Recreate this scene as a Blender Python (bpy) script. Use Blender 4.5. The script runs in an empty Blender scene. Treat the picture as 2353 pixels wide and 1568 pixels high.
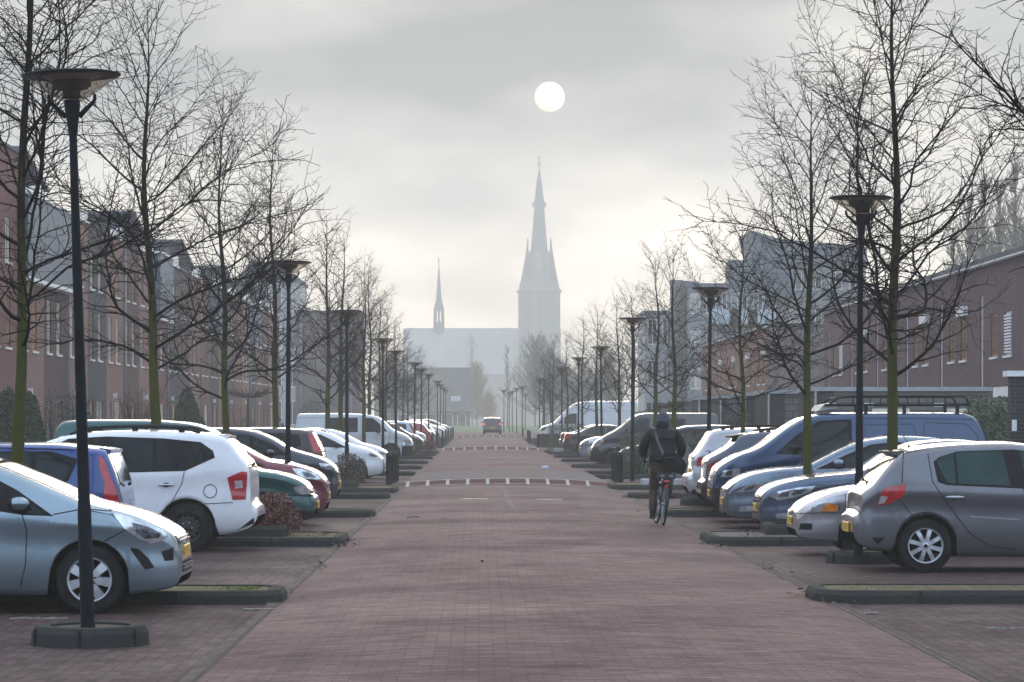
import bpy, bmesh, math, random
from mathutils import Vector, Matrix
from mathutils.geometry import delaunay_2d_cdt

sc = bpy.context.scene
col = sc.collection
R = math.radians
FPX, VX, VY, CAMH = 7200.0, 1100.0, 965.0, 1.75      # focal length, vanishing point (photo at 2353 px wide), eye height

# ------------------------------------------------------------------ camera
cd = bpy.data.cameras.new('camera')
cam = bpy.data.objects.new('camera', cd); col.objects.link(cam)
cam.location = (0, 0, CAMH); cam.rotation_euler = (R(90), 0, 0)
cd.sensor_fit = 'HORIZONTAL'; cd.sensor_width = 36.0
cd.lens = FPX / 2353 * 36
cd.shift_x = (1176.5 - VX) / 2353
cd.shift_y = (VY - 784.0) / 2353
cd.clip_start = 0.1; cd.clip_end = 5000
sc.camera = cam

# ------------------------------------------------------------------ render
sc.render.engine = 'CYCLES'
cy = sc.cycles
cy.use_denoising = True
cy.max_bounces = 7; cy.diffuse_bounces = 3; cy.glossy_bounces = 3; cy.transmission_bounces = 4
cy.volume_bounces = 1; cy.transparent_max_bounces = 12
cy.use_adaptive_sampling = True; cy.adaptive_threshold = 0.015
cy.sample_clamp_indirect = 6
sc.view_settings.view_transform = 'Standard'; sc.view_settings.look = 'None'
sc.view_settings.exposure = 0.06; sc.view_settings.gamma = 1.0
sc.render.film_transparent = False

# ------------------------------------------------------------------ node helper
class NT:
    def __init__(s, tree): s.t = tree; s.n = tree.nodes; s.l = tree.links
    def node(s, kind, **kw):
        n = s.n.new(kind)
        for k, v in kw.items(): setattr(n, k, v)
        return n
    def put(s, sock, v):
        if isinstance(v, bpy.types.NodeSocket): s.l.new(v, sock)
        elif v is not None: sock.default_value = v
    def m(s, op, a, b=None, c=None, clamp=False):
        n = s.node('ShaderNodeMath', operation=op, use_clamp=clamp)
        s.put(n.inputs[0], a)
        if b is not None: s.put(n.inputs[1], b)
        if c is not None: s.put(n.inputs[2], c)
        return n.outputs[0]
    def mix(s, f, a, b, blend='MIX'):
        n = s.node('ShaderNodeMix', data_type='RGBA', blend_type=blend)
        s.put(n.inputs[0], f)
        for i, v in ((6, a), (7, b)):
            if isinstance(v, tuple) and len(v) == 3: v = v + (1.0,)
            s.put(n.inputs[i], v)
        return n.outputs[2]
    def noise(s, vec, scale, detail=4, rough=0.55):
        n = s.node('ShaderNodeTexNoise')
        if vec is not None: s.l.new(vec, n.inputs['Vector'])
        n.inputs['Scale'].default_value = scale; n.inputs['Detail'].default_value = detail
        n.inputs['Roughness'].default_value = rough
        return n.outputs['Fac']
    def mapr(s, v, a, b, c=0.0, d=1.0, smooth=True):
        n = s.node('ShaderNodeMapRange', interpolation_type='SMOOTHSTEP' if smooth else 'LINEAR')
        s.put(n.inputs[0], v)
        for i, q in enumerate((a, b, c, d)): n.inputs[i + 1].default_value = q
        return n.outputs[0]
    def mapping(s, vec, scale=(1, 1, 1), rot=(0, 0, 0), loc=(0, 0, 0)):
        n = s.node('ShaderNodeMapping')
        s.l.new(vec, n.inputs[0]); n.inputs['Scale'].default_value = scale
        n.inputs['Rotation'].default_value = rot; n.inputs['Location'].default_value = loc
        return n.outputs[0]

# ------------------------------------------------------------------ sky and sun
SUN_AZ, SUN_EL = (1263 - VX) / FPX, (VY - 226) / FPX            # radians right of +Y, above the horizon
sundir = Vector((math.sin(SUN_AZ) * math.cos(SUN_EL), math.cos(SUN_AZ) * math.cos(SUN_EL), math.sin(SUN_EL)))
w = bpy.data.worlds.new("World"); sc.world = w; w.use_nodes = True
q = NT(w.node_tree); q.n.clear()
tc = q.node('ShaderNodeTexCoord').outputs['Generated']
sep = q.node('ShaderNodeSeparateXYZ'); q.l.new(tc, sep.inputs[0])
sx, sy, sz = sep.outputs
ysafe = q.m('MAXIMUM', q.m('ABSOLUTE', sy), 0.05)
az = q.m('DIVIDE', sx, ysafe)
el = sz
n1 = q.noise(q.mapping(tc, (9, 3, 26), loc=(3.1, 0.2, 0.7)), 1.0, 5, 0.5)
n2 = q.noise(q.mapping(tc, (26, 6, 60), loc=(0.4, 1.2, 5.0)), 1.0, 4, 0.5)
nn = q.m('ADD', q.m('MULTIPLY', q.m('SUBTRACT', n1, 0.5), 0.9), q.m('MULTIPLY', q.m('SUBTRACT', n2, 0.5), 0.35))
def gauss(cx, cz, wx, wz, amp):
    a = q.m('DIVIDE', q.m('SUBTRACT', az, cx), wx); b = q.m('DIVIDE', q.m('SUBTRACT', el, cz), wz)
    e = q.m('MULTIPLY', q.m('ADD', q.m('MULTIPLY', a, a), q.m('MULTIPLY', b, b)), -1.0)
    return q.m('MULTIPLY', q.m('EXPONENT', e), amp)
# t = 0 bright thin cloud, 1 heavy grey cloud
t = q.mapr(el, 0.035, 0.110, 0.0, 0.92)
t = q.m('ADD', t, q.m('MULTIPLY', nn, 1.7))
for g in ((0.012, 0.112, 0.075, 0.022, 0.45), (0.054, 0.066, 0.036, 0.020, -0.62), (0.115, 0.128, 0.035, 0.016, -0.35),
          (0.0226, 0.1026, 0.020, 0.017, -0.34), (0.145, 0.085, 0.035, 0.05, -0.35), (-0.05, 0.130, 0.05, 0.010, -0.25), (-0.06, 0.075, 0.05, 0.014, -0.15)):
    t = q.m('ADD', t, gauss(*g))
t = q.m('MINIMUM', q.m('MAXIMUM', t, -0.35), 1.15)
cr = q.node('ShaderNodeValToRGB')
q.l.new(q.m('DIVIDE', q.m('ADD', t, 0.35), 1.5), cr.inputs[0])
els = cr.color_ramp.elements
els[0].position = 0.0; els[0].color = (2.7, 2.46, 2.10, 1)
els[1].position = 1.0; els[1].color = (0.16, 0.215, 0.275, 1)
for p, c in ((0.17, (1.72, 1.55, 1.32, 1)), (0.33, (1.20, 1.11, 0.98, 1)), (0.62, (0.60, 0.63, 0.63, 1))):
    e = els.new(p); e.color = c
# the vault of cloud overhead and behind is brighter and bluer than the low sky ahead
up = q.mapr(el, 0.14, 0.55)
back = q.mapr(sy, 0.5, -0.4)
over = q.m('MAXIMUM', up, back)
vault = q.mix(back, q.mix(q.noise(tc, 2.2, 4), (1.05, 1.20, 1.40), (1.55, 1.64, 1.75)), q.mix(q.noise(tc, 2.8, 4), (0.62, 0.92, 1.42), (1.30, 1.48, 1.72)))   # breaks of clear blue sky behind the camera
cloud = q.mix(over, cr.outputs[0], vault)
low = q.mapr(el, -0.02, -0.002)
cloud = q.mix(low, (0.30, 0.28, 0.27), cloud)
skyt = q.node('ShaderNodeTexSky', sky_type='NISHITA')
skyt.sun_disc = False; skyt.sun_elevation = SUN_EL; skyt.sun_rotation = SUN_AZ
skyt.air_density = 1.0; skyt.dust_density = 3.0; skyt.ozone_density = 1.0
# sun disc seen through the cloud
nrm = q.node('ShaderNodeVectorMath', operation='NORMALIZE'); q.l.new(tc, nrm.inputs[0])
dist = q.node('ShaderNodeVectorMath', operation='DISTANCE'); q.l.new(nrm.outputs[0], dist.inputs[0])
dist.inputs[1].default_value = sundir
disc = q.mapr(dist.outputs['Value'], 0.00492, 0.00455)
dsh = q.mapr(q.m('ADD', q.m('ADD', el, q.m('MULTIPLY', az, 0.5)), q.m('MULTIPLY', nn, 0.004)), SUN_EL + SUN_AZ * 0.5 - 0.0055, SUN_EL + SUN_AZ * 0.5 + 0.001)
cloud = q.mix(disc, cloud, q.mix(dsh, (1.25, 1.10, 0.95), (2.1, 2.0, 1.86)))
bg1 = q.node('ShaderNodeBackground'); q.l.new(q.mix(1.0, skyt.outputs[0], (0.05, 0.05, 0.05), 'MULTIPLY'), bg1.inputs[0]); bg1.inputs[1].default_value = 0.05   # clear sky veiled by the cloud layer
bg2 = q.node('ShaderNodeBackground'); q.l.new(cloud, bg2.inputs[0]); bg2.inputs[1].default_value = 1.0
ads = q.node('ShaderNodeAddShader'); q.l.new(bg1.outputs[0], ads.inputs[0]); q.l.new(bg2.outputs[0], ads.inputs[1])
wo = q.node('ShaderNodeOutputWorld'); q.l.new(ads.outputs[0], wo.inputs['Surface'])

sd = bpy.data.lights.new('sun', 'SUN'); sd.energy = 1.5; sd.angle = R(20); sd.color = (1.0, 0.86, 0.71)
so = bpy.data.objects.new('sun', sd); col.objects.link(so)
so.rotation_euler = sundir.to_track_quat('Z', 'Y').to_euler()

HAZE = 0.00095

# ------------------------------------------------------------------ helpers
def PX(x, Y): return (x - VX) / FPX * Y
def PZ(y, Y): return CAMH - (y - VY) / FPX * Y
def gz(Y):                                     # the street climbs very slightly away from the camera
    t = min(max(Y - 85, 0), 215)
    if t < 20: return 0.0016 * t * t / 40
    return 0.0016 * (t - 10)

def link(o, parent=None):
    col.objects.link(o)
    if parent is not None: o.parent = parent
    return o
def thing(name, label, cat, loc=(0, 0, 0), rz=0.0, group=None):
    o = bpy.data.objects.new(name, None); link(o)
    o.empty_display_size = 0.2
    o.location = loc; o.rotation_euler = (0, 0, rz)
    return tag(o, label, cat, group)
def tag(o, label=None, cat=None, group=None, kind=None):
    if label: o['label'] = label
    if cat: o['category'] = cat
    if group: o['group'] = group
    if kind: o['kind'] = kind
    return o
ORD = ('first second third fourth fifth sixth seventh eighth ninth tenth eleventh twelfth thirteenth fourteenth fifteenth sixteenth '
       'seventeenth eighteenth nineteenth twentieth twenty-first twenty-second twenty-third twenty-fourth twenty-fifth twenty-sixth').split()

class MB:
    def __init__(s): s.v = []; s.f = []; s.m = []; s.s = []
    def add(s, vs, fs, mat=0, smooth=False):
        b = len(s.v); s.v.extend(tuple(v) for v in vs)
        for f in fs:
            s.f.append(tuple(b + i for i in f)); s.m.append(mat); s.s.append(smooth)
        return s
    def box(s, x0, x1, y0, y1, z0, z1, mat=0):
        v = [(x0, y0, z0), (x1, y0, z0), (x1, y1, z0), (x0, y1, z0), (x0, y0, z1), (x1, y0, z1), (x1, y1, z1), (x0, y1, z1)]
        return s.add(v, [(0, 3, 2, 1), (4, 5, 6, 7), (0, 1, 5, 4), (1, 2, 6, 5), (2, 3, 7, 6), (3, 0, 4, 7)], mat)
    def cbox(s, x0, x1, y0, y1, z0, z1, c=0.02, mat=0):          # box with chamfered vertical and top edges
        def ring(d, z): return [(x0 + c, y0 + d, z), (x1 - c, y0 + d, z), (x1 - d, y0 + c, z), (x1 - d, y1 - c, z), (x1 - c, y1 - d, z), (x0 + c, y1 - d, z), (x0 + d, y1 - c, z), (x0 + d, y0 + c, z)]
        return s.rings([ring(0, z0), ring(0, z1 - c), [(x0 + c, y0 + c, z1), (x1 - c, y0 + c, z1), (x1 - c, y0 + c, z1), (x1 - c, y1 - c, z1), (x1 - c, y1 - c, z1), (x0 + c, y1 - c, z1), (x0 + c, y1 - c, z1), (x0 + c, y0 + c, z1)]], mat, cap=True)
    def rings(s, rs, mat=0, cap=True, smooth=False, closed=True):
        n = len(rs[0]); vs = [p for r in rs for p in r]; fs = []
        for i in range(len(rs) - 1):
            for j in range(n if closed else n - 1):
                k = (j + 1) % n
                fs.append((i * n + j, i * n + k, (i + 1) * n + k, (i + 1) * n + j))
        if cap:
            fs.append(tuple(reversed(range(n)))); fs.append(tuple((len(rs) - 1) * n + j for j in range(n)))
        return s.add(vs, fs, mat, smooth)
    def tube(s, pts, rad, sides=6, mat=0, cap=True, smooth=True):
        pts = [Vector(p) for p in pts]; n = len(pts)
        if not isinstance(rad, (list, tuple)): rad = [rad] * n
        d0 = (pts[1] - pts[0]).normalized()
        a = Vector((0, 0, 1)) if abs(d0.z) < 0.9 else Vector((1, 0, 0))
        u = d0.cross(a).normalized(); rs = []
        for i in range(n):
            d = (pts[min(i + 1, n - 1)] - pts[max(i - 1, 0)]).normalized()
            u = (u - d * u.dot(d))
            if u.length < 1e-6: u = d.orthogonal()
            u.normalize(); v = d.cross(u)
            rs.append([pts[i] + (u * math.cos(2 * math.pi * k / sides) + v * math.sin(2 * math.pi * k / sides)) * rad[i] for k in range(sides)])
        return s.rings(rs, mat, cap, smooth)
    def lathe(s, prof, n=16, c=(0, 0, 0), mat=0, axis='Z', smooth=True, cap=False):
        rs = []
        for r, h in prof:
            ring = []
            for k in range(n):
                a = 2 * math.pi * k / n; x, y = r * math.cos(a), r * math.sin(a)
                if axis == 'Z': p = (c[0] + x, c[1] + y, c[2] + h)
                elif axis == 'Y': p = (c[0] + x, c[1] + h, c[2] - y)
                else: p = (c[0] + h, c[1] + x, c[2] + y)
                ring.append(p)
            rs.append(ring)
        return s.rings(rs, mat, cap, smooth)
    def sphere(s, c, rx, ry, rz, nu=14, nv=8, mat=0):
        rs = []
        for i in range(nv + 1):
            a = math.pi * i / nv - math.pi / 2; r = max(math.cos(a), 1e-3)
            rs.append([(c[0] + rx * r * math.cos(2 * math.pi * k / nu), c[1] + ry * r * math.sin(2 * math.pi * k / nu), c[2] + rz * math.sin(a)) for k in range(nu)])
        return s.rings(rs, mat, True, True)
    def prism(s, poly, axis, a, b, mat=0):                         # extrude a 2-D outline along an axis
        def P(p, h):
            if axis == 'X': return (h, p[0], p[1])
            if axis == 'Y': return (p[0], h, p[1])
            return (p[0], p[1], h)
        return s.rings([[P(p, a) for p in poly], [P(p, b) for p in poly]], mat, True)
    def build(s, name, mats, parent=None, loc=None, fix=True):
        me = bpy.data.meshes.new(name); me.from_pydata(s.v, [], s.f)
        if not isinstance(mats, (list, tuple)): mats = [mats]
        for m_ in mats: me.materials.append(m_)
        me.polygons.foreach_set('material_index', s.m); me.polygons.foreach_set('use_smooth', s.s)
        if fix:
            bm = bmesh.new(); bm.from_mesh(me); bmesh.ops.recalc_face_normals(bm, faces=bm.faces); bm.to_mesh(me); bm.free()
        me.update()
        o = bpy.data.objects.new(name, me); link(o, parent)
        if loc: o.location = loc
        return o

def copy_tree(o, parent=None):
    c = o.copy(); col.objects.link(c); c.parent = parent
    if parent is not None: c.matrix_parent_inverse = o.matrix_parent_inverse.copy()
    for ch in KIDS.get(o.name, ()):
        copy_tree(ch, c)
    return c
KIDS = {}
def remember(root):
    KIDS[root.name] = []
    for o in col.objects:
        if o.parent is root:
            KIDS[root.name].append(o); remember(o)

# ------------------------------------------------------------------ materials
MATS = {}
def newmat(name):
    m = bpy.data.materials.new(name); m.use_nodes = True
    nt = NT(m.node_tree); b = m.node_tree.nodes['Principled BSDF']
    return m, nt, b
def mat(name, c, rough=0.6, metal=0.0, coat=0.0, var=0.12, scale=6.0, bump=0.0, bscale=40.0, spec=0.5, emis=None):
    if name in MATS: return MATS[name]
    m, nt, b = newmat(name)
    co = nt.node('ShaderNodeTexCoord').outputs['Object']
    if var > 0:
        f = nt.noise(co, scale, 5, 0.6)
        a = tuple(max(0, x * (1 - var * 1.6)) for x in c); d = tuple(min(1, x * (1 + var * 1.6)) for x in c)
        nt.l.new(nt.mix(nt.mapr(f, 0.25, 0.75), a, d), b.inputs['Base Color'])
    else: b.inputs['Base Color'].default_value = (*c, 1)
    b.inputs['Roughness'].default_value = rough; b.inputs['Metallic'].default_value = metal
    b.inputs['Coat Weight'].default_value = coat; b.inputs['Coat Roughness'].default_value = 0.04
    b.inputs['Specular IOR Level'].default_value = spec
    if emis: b.inputs['Emission Color'].default_value = (*emis[0], 1); b.inputs['Emission Strength'].default_value = emis[1]
    if bump > 0:
        bn = nt.node('ShaderNodeBump'); bn.inputs['Strength'].default_value = bump; bn.inputs['Distance'].default_value = 0.02
        nt.l.new(nt.noise(co, bscale, 4, 0.6), bn.inputs['Height']); nt.l.new(bn.outputs[0], b.inputs['Normal'])
    MATS[name] = m
    return m
def paint(name, c, metal=0.55, rough=0.25, coat=1.0, dirt=0.12):
    if name in MATS: return MATS[name]
    m, nt, b = newmat(name)
    co = nt.node('ShaderNodeTexCoord').outputs['Object']
    sp = nt.node('ShaderNodeSeparateXYZ'); nt.l.new(co, sp.inputs[0])
    f = nt.noise(co, 3.0, 5, 0.65)
    base = nt.mix(nt.mapr(f, 0.3, 0.7), tuple(x * 0.94 for x in c), tuple(min(1, x * 1.05) for x in c))
    # road dirt thrown up on the lower body
    g = nt.m('MULTIPLY', nt.mapr(nt.m('ADD', sp.outputs[2], nt.m('MULTIPLY', f, -0.35)), 0.42, 0.05), dirt * 4, clamp=True)
    base = nt.mix(g, base, (0.085, 0.075, 0.066))
    nt.l.new(base, b.inputs['Base Color'])
    b.inputs['Metallic'].default_value = metal
    nt.l.new(nt.m('ADD', rough, nt.m('MULTIPLY', g, 0.4)), b.inputs['Roughness'])
    nt.l.new(nt.m('SUBTRACT', coat, nt.m('MULTIPLY', g, 0.7)), b.inputs['Coat Weight'])
    nt.l.new(nt.mapr(nt.noise(co, 24, 3), 0.3, 0.8, 0.03, 0.14), b.inputs['Coat Roughness'])
    MATS[name] = m
    return m
def brick(name, c1, c2, mortar, bw=0.22, bh=0.068, ms=0.010, plane='YZ', rough=0.85, stain=0.35, bump=0.25, big=0.6, wet=None, patch=False):
    if name in MATS: return MATS[name]
    m, nt, b = newmat(name)
    co = nt.node('ShaderNodeNewGeometry').outputs['Position']
    sp = nt.node('ShaderNodeSeparateXYZ'); nt.l.new(co, sp.inputs[0])
    ax = {'X': 0, 'Y': 1, 'Z': 2}
    cb = nt.node('ShaderNodeCombineXYZ')
    if plane == 'WALL':
        nt.l.new(nt.m('ADD', sp.outputs[0], sp.outputs[1]), cb.inputs[0]); nt.l.new(sp.outputs[2], cb.inputs[1])
    else:
        nt.l.new(sp.outputs[ax[plane[0]]], cb.inputs[0]); nt.l.new(sp.outputs[ax[plane[1]]], cb.inputs[1])
    br = nt.node('ShaderNodeTexBrick')
    br.offset = 0.5; br.squash = 1.0
    nt.l.new(cb.outputs[0], br.inputs['Vector'])
    br.inputs['Color1'].default_value = (*c1, 1); br.inputs['Color2'].default_value = (*c2, 1); br.inputs['Mortar'].default_value = (*mortar, 1)
    br.inputs['Scale'].default_value = 1.0; br.inputs['Mortar Size'].default_value = ms; br.inputs['Mortar Smooth'].default_value = 0.3
    br.inputs['Bias'].default_value = 0.0; br.inputs['Brick Width'].default_value = bw; br.inputs['Row Height'].default_value = bh
    f = nt.noise(co, big, 6, 0.65); f2 = nt.noise(co, big * 9, 5, 0.7)
    f3 = nt.noise(nt.mapping(co, (2.2, 9.5, 5) if plane == 'XY' else (9.5, 2.2, 5)), 1.0, 4, 0.7)
    c = nt.mix(nt.m('MULTIPLY', nt.mapr(f, 0.35, 0.75), stain), br.outputs['Color'], tuple(x * 0.55 for x in c1))
    c = nt.mix(nt.m('MULTIPLY', nt.mapr(f2, 0.45, 0.8), stain * 0.7), c, tuple(min(1, x * 1.5 + 0.02) for x in c2))
    if plane in ('XY', 'YX'): c = nt.mix(nt.m('MULTIPLY', nt.mapr(f3, 0.42, 0.72), stain * 1.1), c, tuple(x * 0.5 for x in c1))
    nt.l.new(c, b.inputs['Base Color'])
    b.inputs['Specular IOR Level'].default_value = 0.15
    if wet: nt.l.new(nt.mapr(f, 0.3, 0.75, wet[0], wet[1]), b.inputs['Roughness'])
    else: b.inputs['Roughness'].default_value = rough
    if patch:
        f4 = nt.noise(nt.mapping(co, (.45, .16, 1), loc=(7, 3, 0)), 1.0, 3, .5)
        c = nt.mix(nt.mapr(f4, .50, .68, 0, .75), c, nt.mix(1.0, c, (.74, .62, .76), 'MULTIPLY'))
        f5 = nt.noise(nt.mapping(co, (1.5, .025, 1), loc=(2, 1, 0)), 1.0, 4, .6); f6 = nt.noise(co, .9, 6, .7)
        c = nt.mix(nt.mapr(f5, .45, .70, 0, .5), c, nt.mix(1.0, c, (.70, .70, .72), 'MULTIPLY'))
        c = nt.mix(nt.mapr(f6, .60, .72, 0, .6), c, nt.mix(1.0, c, (.62, .60, .58), 'MULTIPLY')); nt.l.new(c, b.inputs['Base Color'])
    bn = nt.node('ShaderNodeBump'); bn.inputs['Strength'].default_value = bump; bn.inputs['Distance'].default_value = 0.01
    nt.l.new(nt.m('ADD', nt.m('MULTIPLY', br.outputs['Fac'], -1.0), nt.m('MULTIPLY', f2, 0.6)), bn.inputs['Height'])
    nt.l.new(bn.outputs[0], b.inputs['Normal'])
    MATS[name] = m
    return m

BLACK = mat('black_plastic', (0.010, 0.010, 0.011), 0.5, var=0.15, spec=0.2)
RUBBER = mat('tyre_rubber', (0.016, 0.016, 0.017), 0.85, var=0.3, bump=0.3, bscale=60, spec=0.15)
UNDER = mat('underbody', (0.004, 0.004, 0.004), 0.95, var=0.1, spec=0.0)
CHROME = mat('chrome', (0.50, 0.51, 0.53), 0.18, metal=1.0, var=0.05)
ALLOY = mat('alloy', (0.50, 0.51, 0.54), 0.35, metal=0.5, var=0.12)
STEEL = mat('black_steel', (0.03, 0.03, 0.032), 0.55, metal=0.3, var=0.2)
GLASS = mat('car_glass', (0.008, 0.017, 0.019), 0.03, var=0.25, scale=1.6, spec=0.28)
GLASSG = mat('car_glass_green', (0.008, 0.038, 0.037), 0.03, var=0.25, scale=1.6, spec=0.30)
GLASSD = mat('car_glass_dark', (0.007, 0.012, 0.015), 0.03, var=0.4, scale=2.0, spec=0.25)
HEAD = mat('headlight_lens', (0.66, 0.70, 0.74), 0.12, metal=0.7, coat=1.0, var=0.25, scale=9)
HEADIN = mat('headlight_inner', (0.10, 0.11, 0.13), 0.15, metal=0.6, coat=1.0, var=0.6, scale=20)
REDL = mat('tail_lens', (0.42, 0.012, 0.020), 0.12, coat=1.0, var=0.14, scale=9)
REDLIT = mat('tail_lens_lit', (0.45, 0.012, 0.015), 0.15, coat=1.0, var=0.0, emis=((1.0, 0.05, 0.04), 1.3))
CLEARL = mat('clear_lens', (0.48, 0.46, 0.47), 0.15, metal=0.3, coat=1.0, var=0.2, scale=20)
ORANGE = mat('indicator_lens', (0.75, 0.22, 0.015), 0.15, coat=1.0, var=0.25, scale=14)
SEAM = mat('panel_gap', (0.006, 0.006, 0.007), 0.8, var=0.0)

def plate_mat():
    m, nt, b = newmat('yellow_plate')
    co = nt.node('ShaderNodeTexCoord').outputs['Object']
    sp = nt.node('ShaderNodeSeparateXYZ'); nt.l.new(co, sp.inputs[0])
    v = nt.m('MULTIPLY', nt.m('GREATER_THAN', nt.noise(nt.mapping(co, (0.1, 1, 0.1)), 26, 2), 0.52), nt.m('LESS_THAN', nt.m('ABSOLUTE', sp.outputs[2]), 0.032))
    c = nt.mix(nt.m('MULTIPLY', v, 0.65), (0.72, 0.42, 0.04), (0.10, 0.06, 0.02))
    nt.l.new(c, b.inputs['Base Color']); b.inputs['Roughness'].default_value = 0.4
    return m
PLATE = plate_mat()

# ------------------------------------------------------------------ ground, road, paving
def ystep(a, b):
    ys = [a]
    while ys[-1] < b: ys.append(min(b, ys[-1] + max(0.4, min(6, (ys[-1]) * 0.02))))
    return ys
TABLES = ((80.6, 82.2, 104.0, 106.0, 0.13), (163.0, 165.0, 176.0, 178.0, 0.15), (255.0, 257.5, 268.0, 270.0, 0.16))
RL, RR = -1.92, 3.38                                          # road edges
def bump_(Y):
    for a, b, c, d, h in TABLES:
        if a <= Y <= d:
            if Y < b: t = (Y - a) / (b - a)
            elif Y > c: t = (d - Y) / (d - c)
            else: t = 1
            return h * t * t * (3 - 2 * t)
    return 0
def rz_(X, Y):
    t = (X - (RL + RR) / 2) / ((RR - RL) / 2)
    c = max(0, 1 - t * t)
    return gz(Y) + 0.006 + 0.075 * c + bump_(Y) * (0.75 + 0.25 * c ** 0.6)
def sheet(name, xs, ys, zf, m, kind='structure'):
    b = MB(); n = len(xs)
    vs = [(x, y, zf(x, y)) for y in ys for x in xs]
    fs = [(j * n + i, j * n + i + 1, (j + 1) * n + i + 1, (j + 1) * n + i) for j in range(len(ys) - 1) for i in range(n - 1)]
    b.add(vs, fs, 0, True)
    o = b.build(name, m, fix=False); tag(o, kind=kind); return o

earth = mat('earth', (0.060, 0.058, 0.045), 0.95, var=0.4, scale=0.4, bump=0.4, bscale=3)
grass = mat('lawn_green', (0.085, 0.14, 0.045), 0.95, var=0.35, scale=0.35, bump=0.5, bscale=12)
paver = brick('road_brick', (0.108, 0.059, 0.055), (0.196, 0.124, 0.113), (0.066, 0.037, 0.037), 0.212, 0.107, 0.006, 'XY', stain=0.45, patch=True, bump=0.35, big=0.30, wet=(0.75, 0.95))
baypaver = brick('bay_brick', (0.060, 0.033, 0.033), (0.112, 0.070, 0.068), (0.038, 0.031, 0.024), 0.212, 0.107, 0.009, 'YX', stain=0.6, bump=0.5, big=0.34, wet=(0.7, 0.95))
walkpaver = brick('pavement_slab', (0.27, 0.26, 0.245), (0.33, 0.31, 0.29), (0.10, 0.10, 0.09), 0.31, 0.31, 0.010, 'XY', stain=0.5, big=0.4)
mossp = brick('moss_paver', (0.115, 0.088, 0.050), (0.155, 0.116, 0.072), (0.075, 0.086, 0.024), 0.212, 0.107, 0.014, 'YX', stain=0.7, bump=0.5, big=1.1)
greyslab = brick('grey_paver', (0.120, 0.096, 0.092), (0.170, 0.140, 0.133), (0.065, 0.052, 0.05), 0.22, 0.12, 0.010, 'XY', stain=0.5, big=0.5)
def kerb_mat():
    m, nt, b = newmat('kerb_stone')
    g = nt.node('ShaderNodeNewGeometry'); sp = nt.node('ShaderNodeSeparateXYZ'); nt.l.new(g.outputs['Normal'], sp.inputs[0]); co = g.outputs['Position']
    f = nt.noise(co, 3.2, 5, .65); f2 = nt.noise(co, 60, 3, .6); f3 = nt.noise(co, 1.1, 3, .6)
    base = nt.mix(f, (.024, .026, .026), (.058, .060, .058)); base = nt.mix(nt.m('MULTIPLY', nt.mapr(f2, .55, .8), .5), base, (.10, .105, .10))
    moss = nt.mix(f2, (.046, .042, .016), (.090, .080, .045))
    k = nt.m('MULTIPLY', nt.mapr(sp.outputs[2], .45, .95), nt.mapr(nt.m('ADD', f, nt.m('MULTIPLY', f3, .6)), .62, .95))
    nt.l.new(nt.mix(k, base, moss), b.inputs['Base Color']); b.inputs['Roughness'].default_value = .92; b.inputs['Specular IOR Level'].default_value = .12
    bn = nt.node('ShaderNodeBump'); bn.inputs['Strength'].default_value = .6; bn.inputs['Distance'].default_value = .02
    nt.l.new(nt.m('ADD', f2, nt.m('MULTIPLY', f, 1.5)), bn.inputs['Height']); nt.l.new(bn.outputs[0], b.inputs['Normal']); return m
kerbm = kerb_mat() if True else mat('kerb_concrete', (0.030, 0.034, 0.031), 0.9, var=0.5, scale=3.0, bump=0.6, bscale=55, spec=0.12)
soil = mat('planter_soil', (0.060, 0.046, 0.032), 0.95, var=0.4, scale=7, bump=0.6, bscale=25)

sheet('ground', [-900, -300, -100, -40, -12, -9, 9, 12, 40, 100, 300, 900], ystep(-60, 0)[:1] + ystep(5, 400) + [500, 700, 1000, 1300], lambda x, y: gz(y) - 0.03, earth)
YS = ystep(12, 345)
sheet('parking_pavement', [-9.0, -5, RL], YS, lambda x, y: gz(y) + 0.0, baypaver)
sheet('parking_pavement', [RR, 6, 9.0], YS, lambda x, y: gz(y) + 0.0, baypaver)
RX = [RL + (RR - RL) * i / 16 for i in range(17)]
YR = sorted(set(YS + [a + (b - a) * k / 8 for t_ in TABLES for a, b in ((t_[0], t_[1]), (t_[2], t_[3])) for k in range(9)]))
sheet('road', RX, YR, rz_, paver)
gutter = brick('gutter_brick', (0.075, 0.058, 0.054), (0.130, 0.098, 0.092), (0.022, 0.021, 0.016), 0.212, 0.10, 0.010, 'YX', stain=0.6, bump=0.5, big=1.3)
sheet('gutter_strip', [RL - 0.07, RL + 0.04], YS, lambda x, y: gz(y) + 0.012, gutter)
sheet('gutter_strip', [RR - 0.04, RR + 0.07], YS, lambda x, y: gz(y) + 0.012, gutter)
sheet('pavement', [-14.4, -9.0], YS, lambda x, y: gz(y) + 0.004, walkpaver)
sheet('pavement', [9.0, 15.7], YS, lambda x, y: gz(y) + 0.004, walkpaver)
sheet('cross_street', [-70, -8, 8, 70], [345, 352, 360], lambda x, y: gz(y) + 0.004, paver)
sheet('lawn', [-60, -30, -8, 8, 30, 60], [360, 380, 400, 440, 480, 520], lambda x, y: gz(y) + 0.02 + 0.35 * min(1, (y - 360) / 60), grass)
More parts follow.
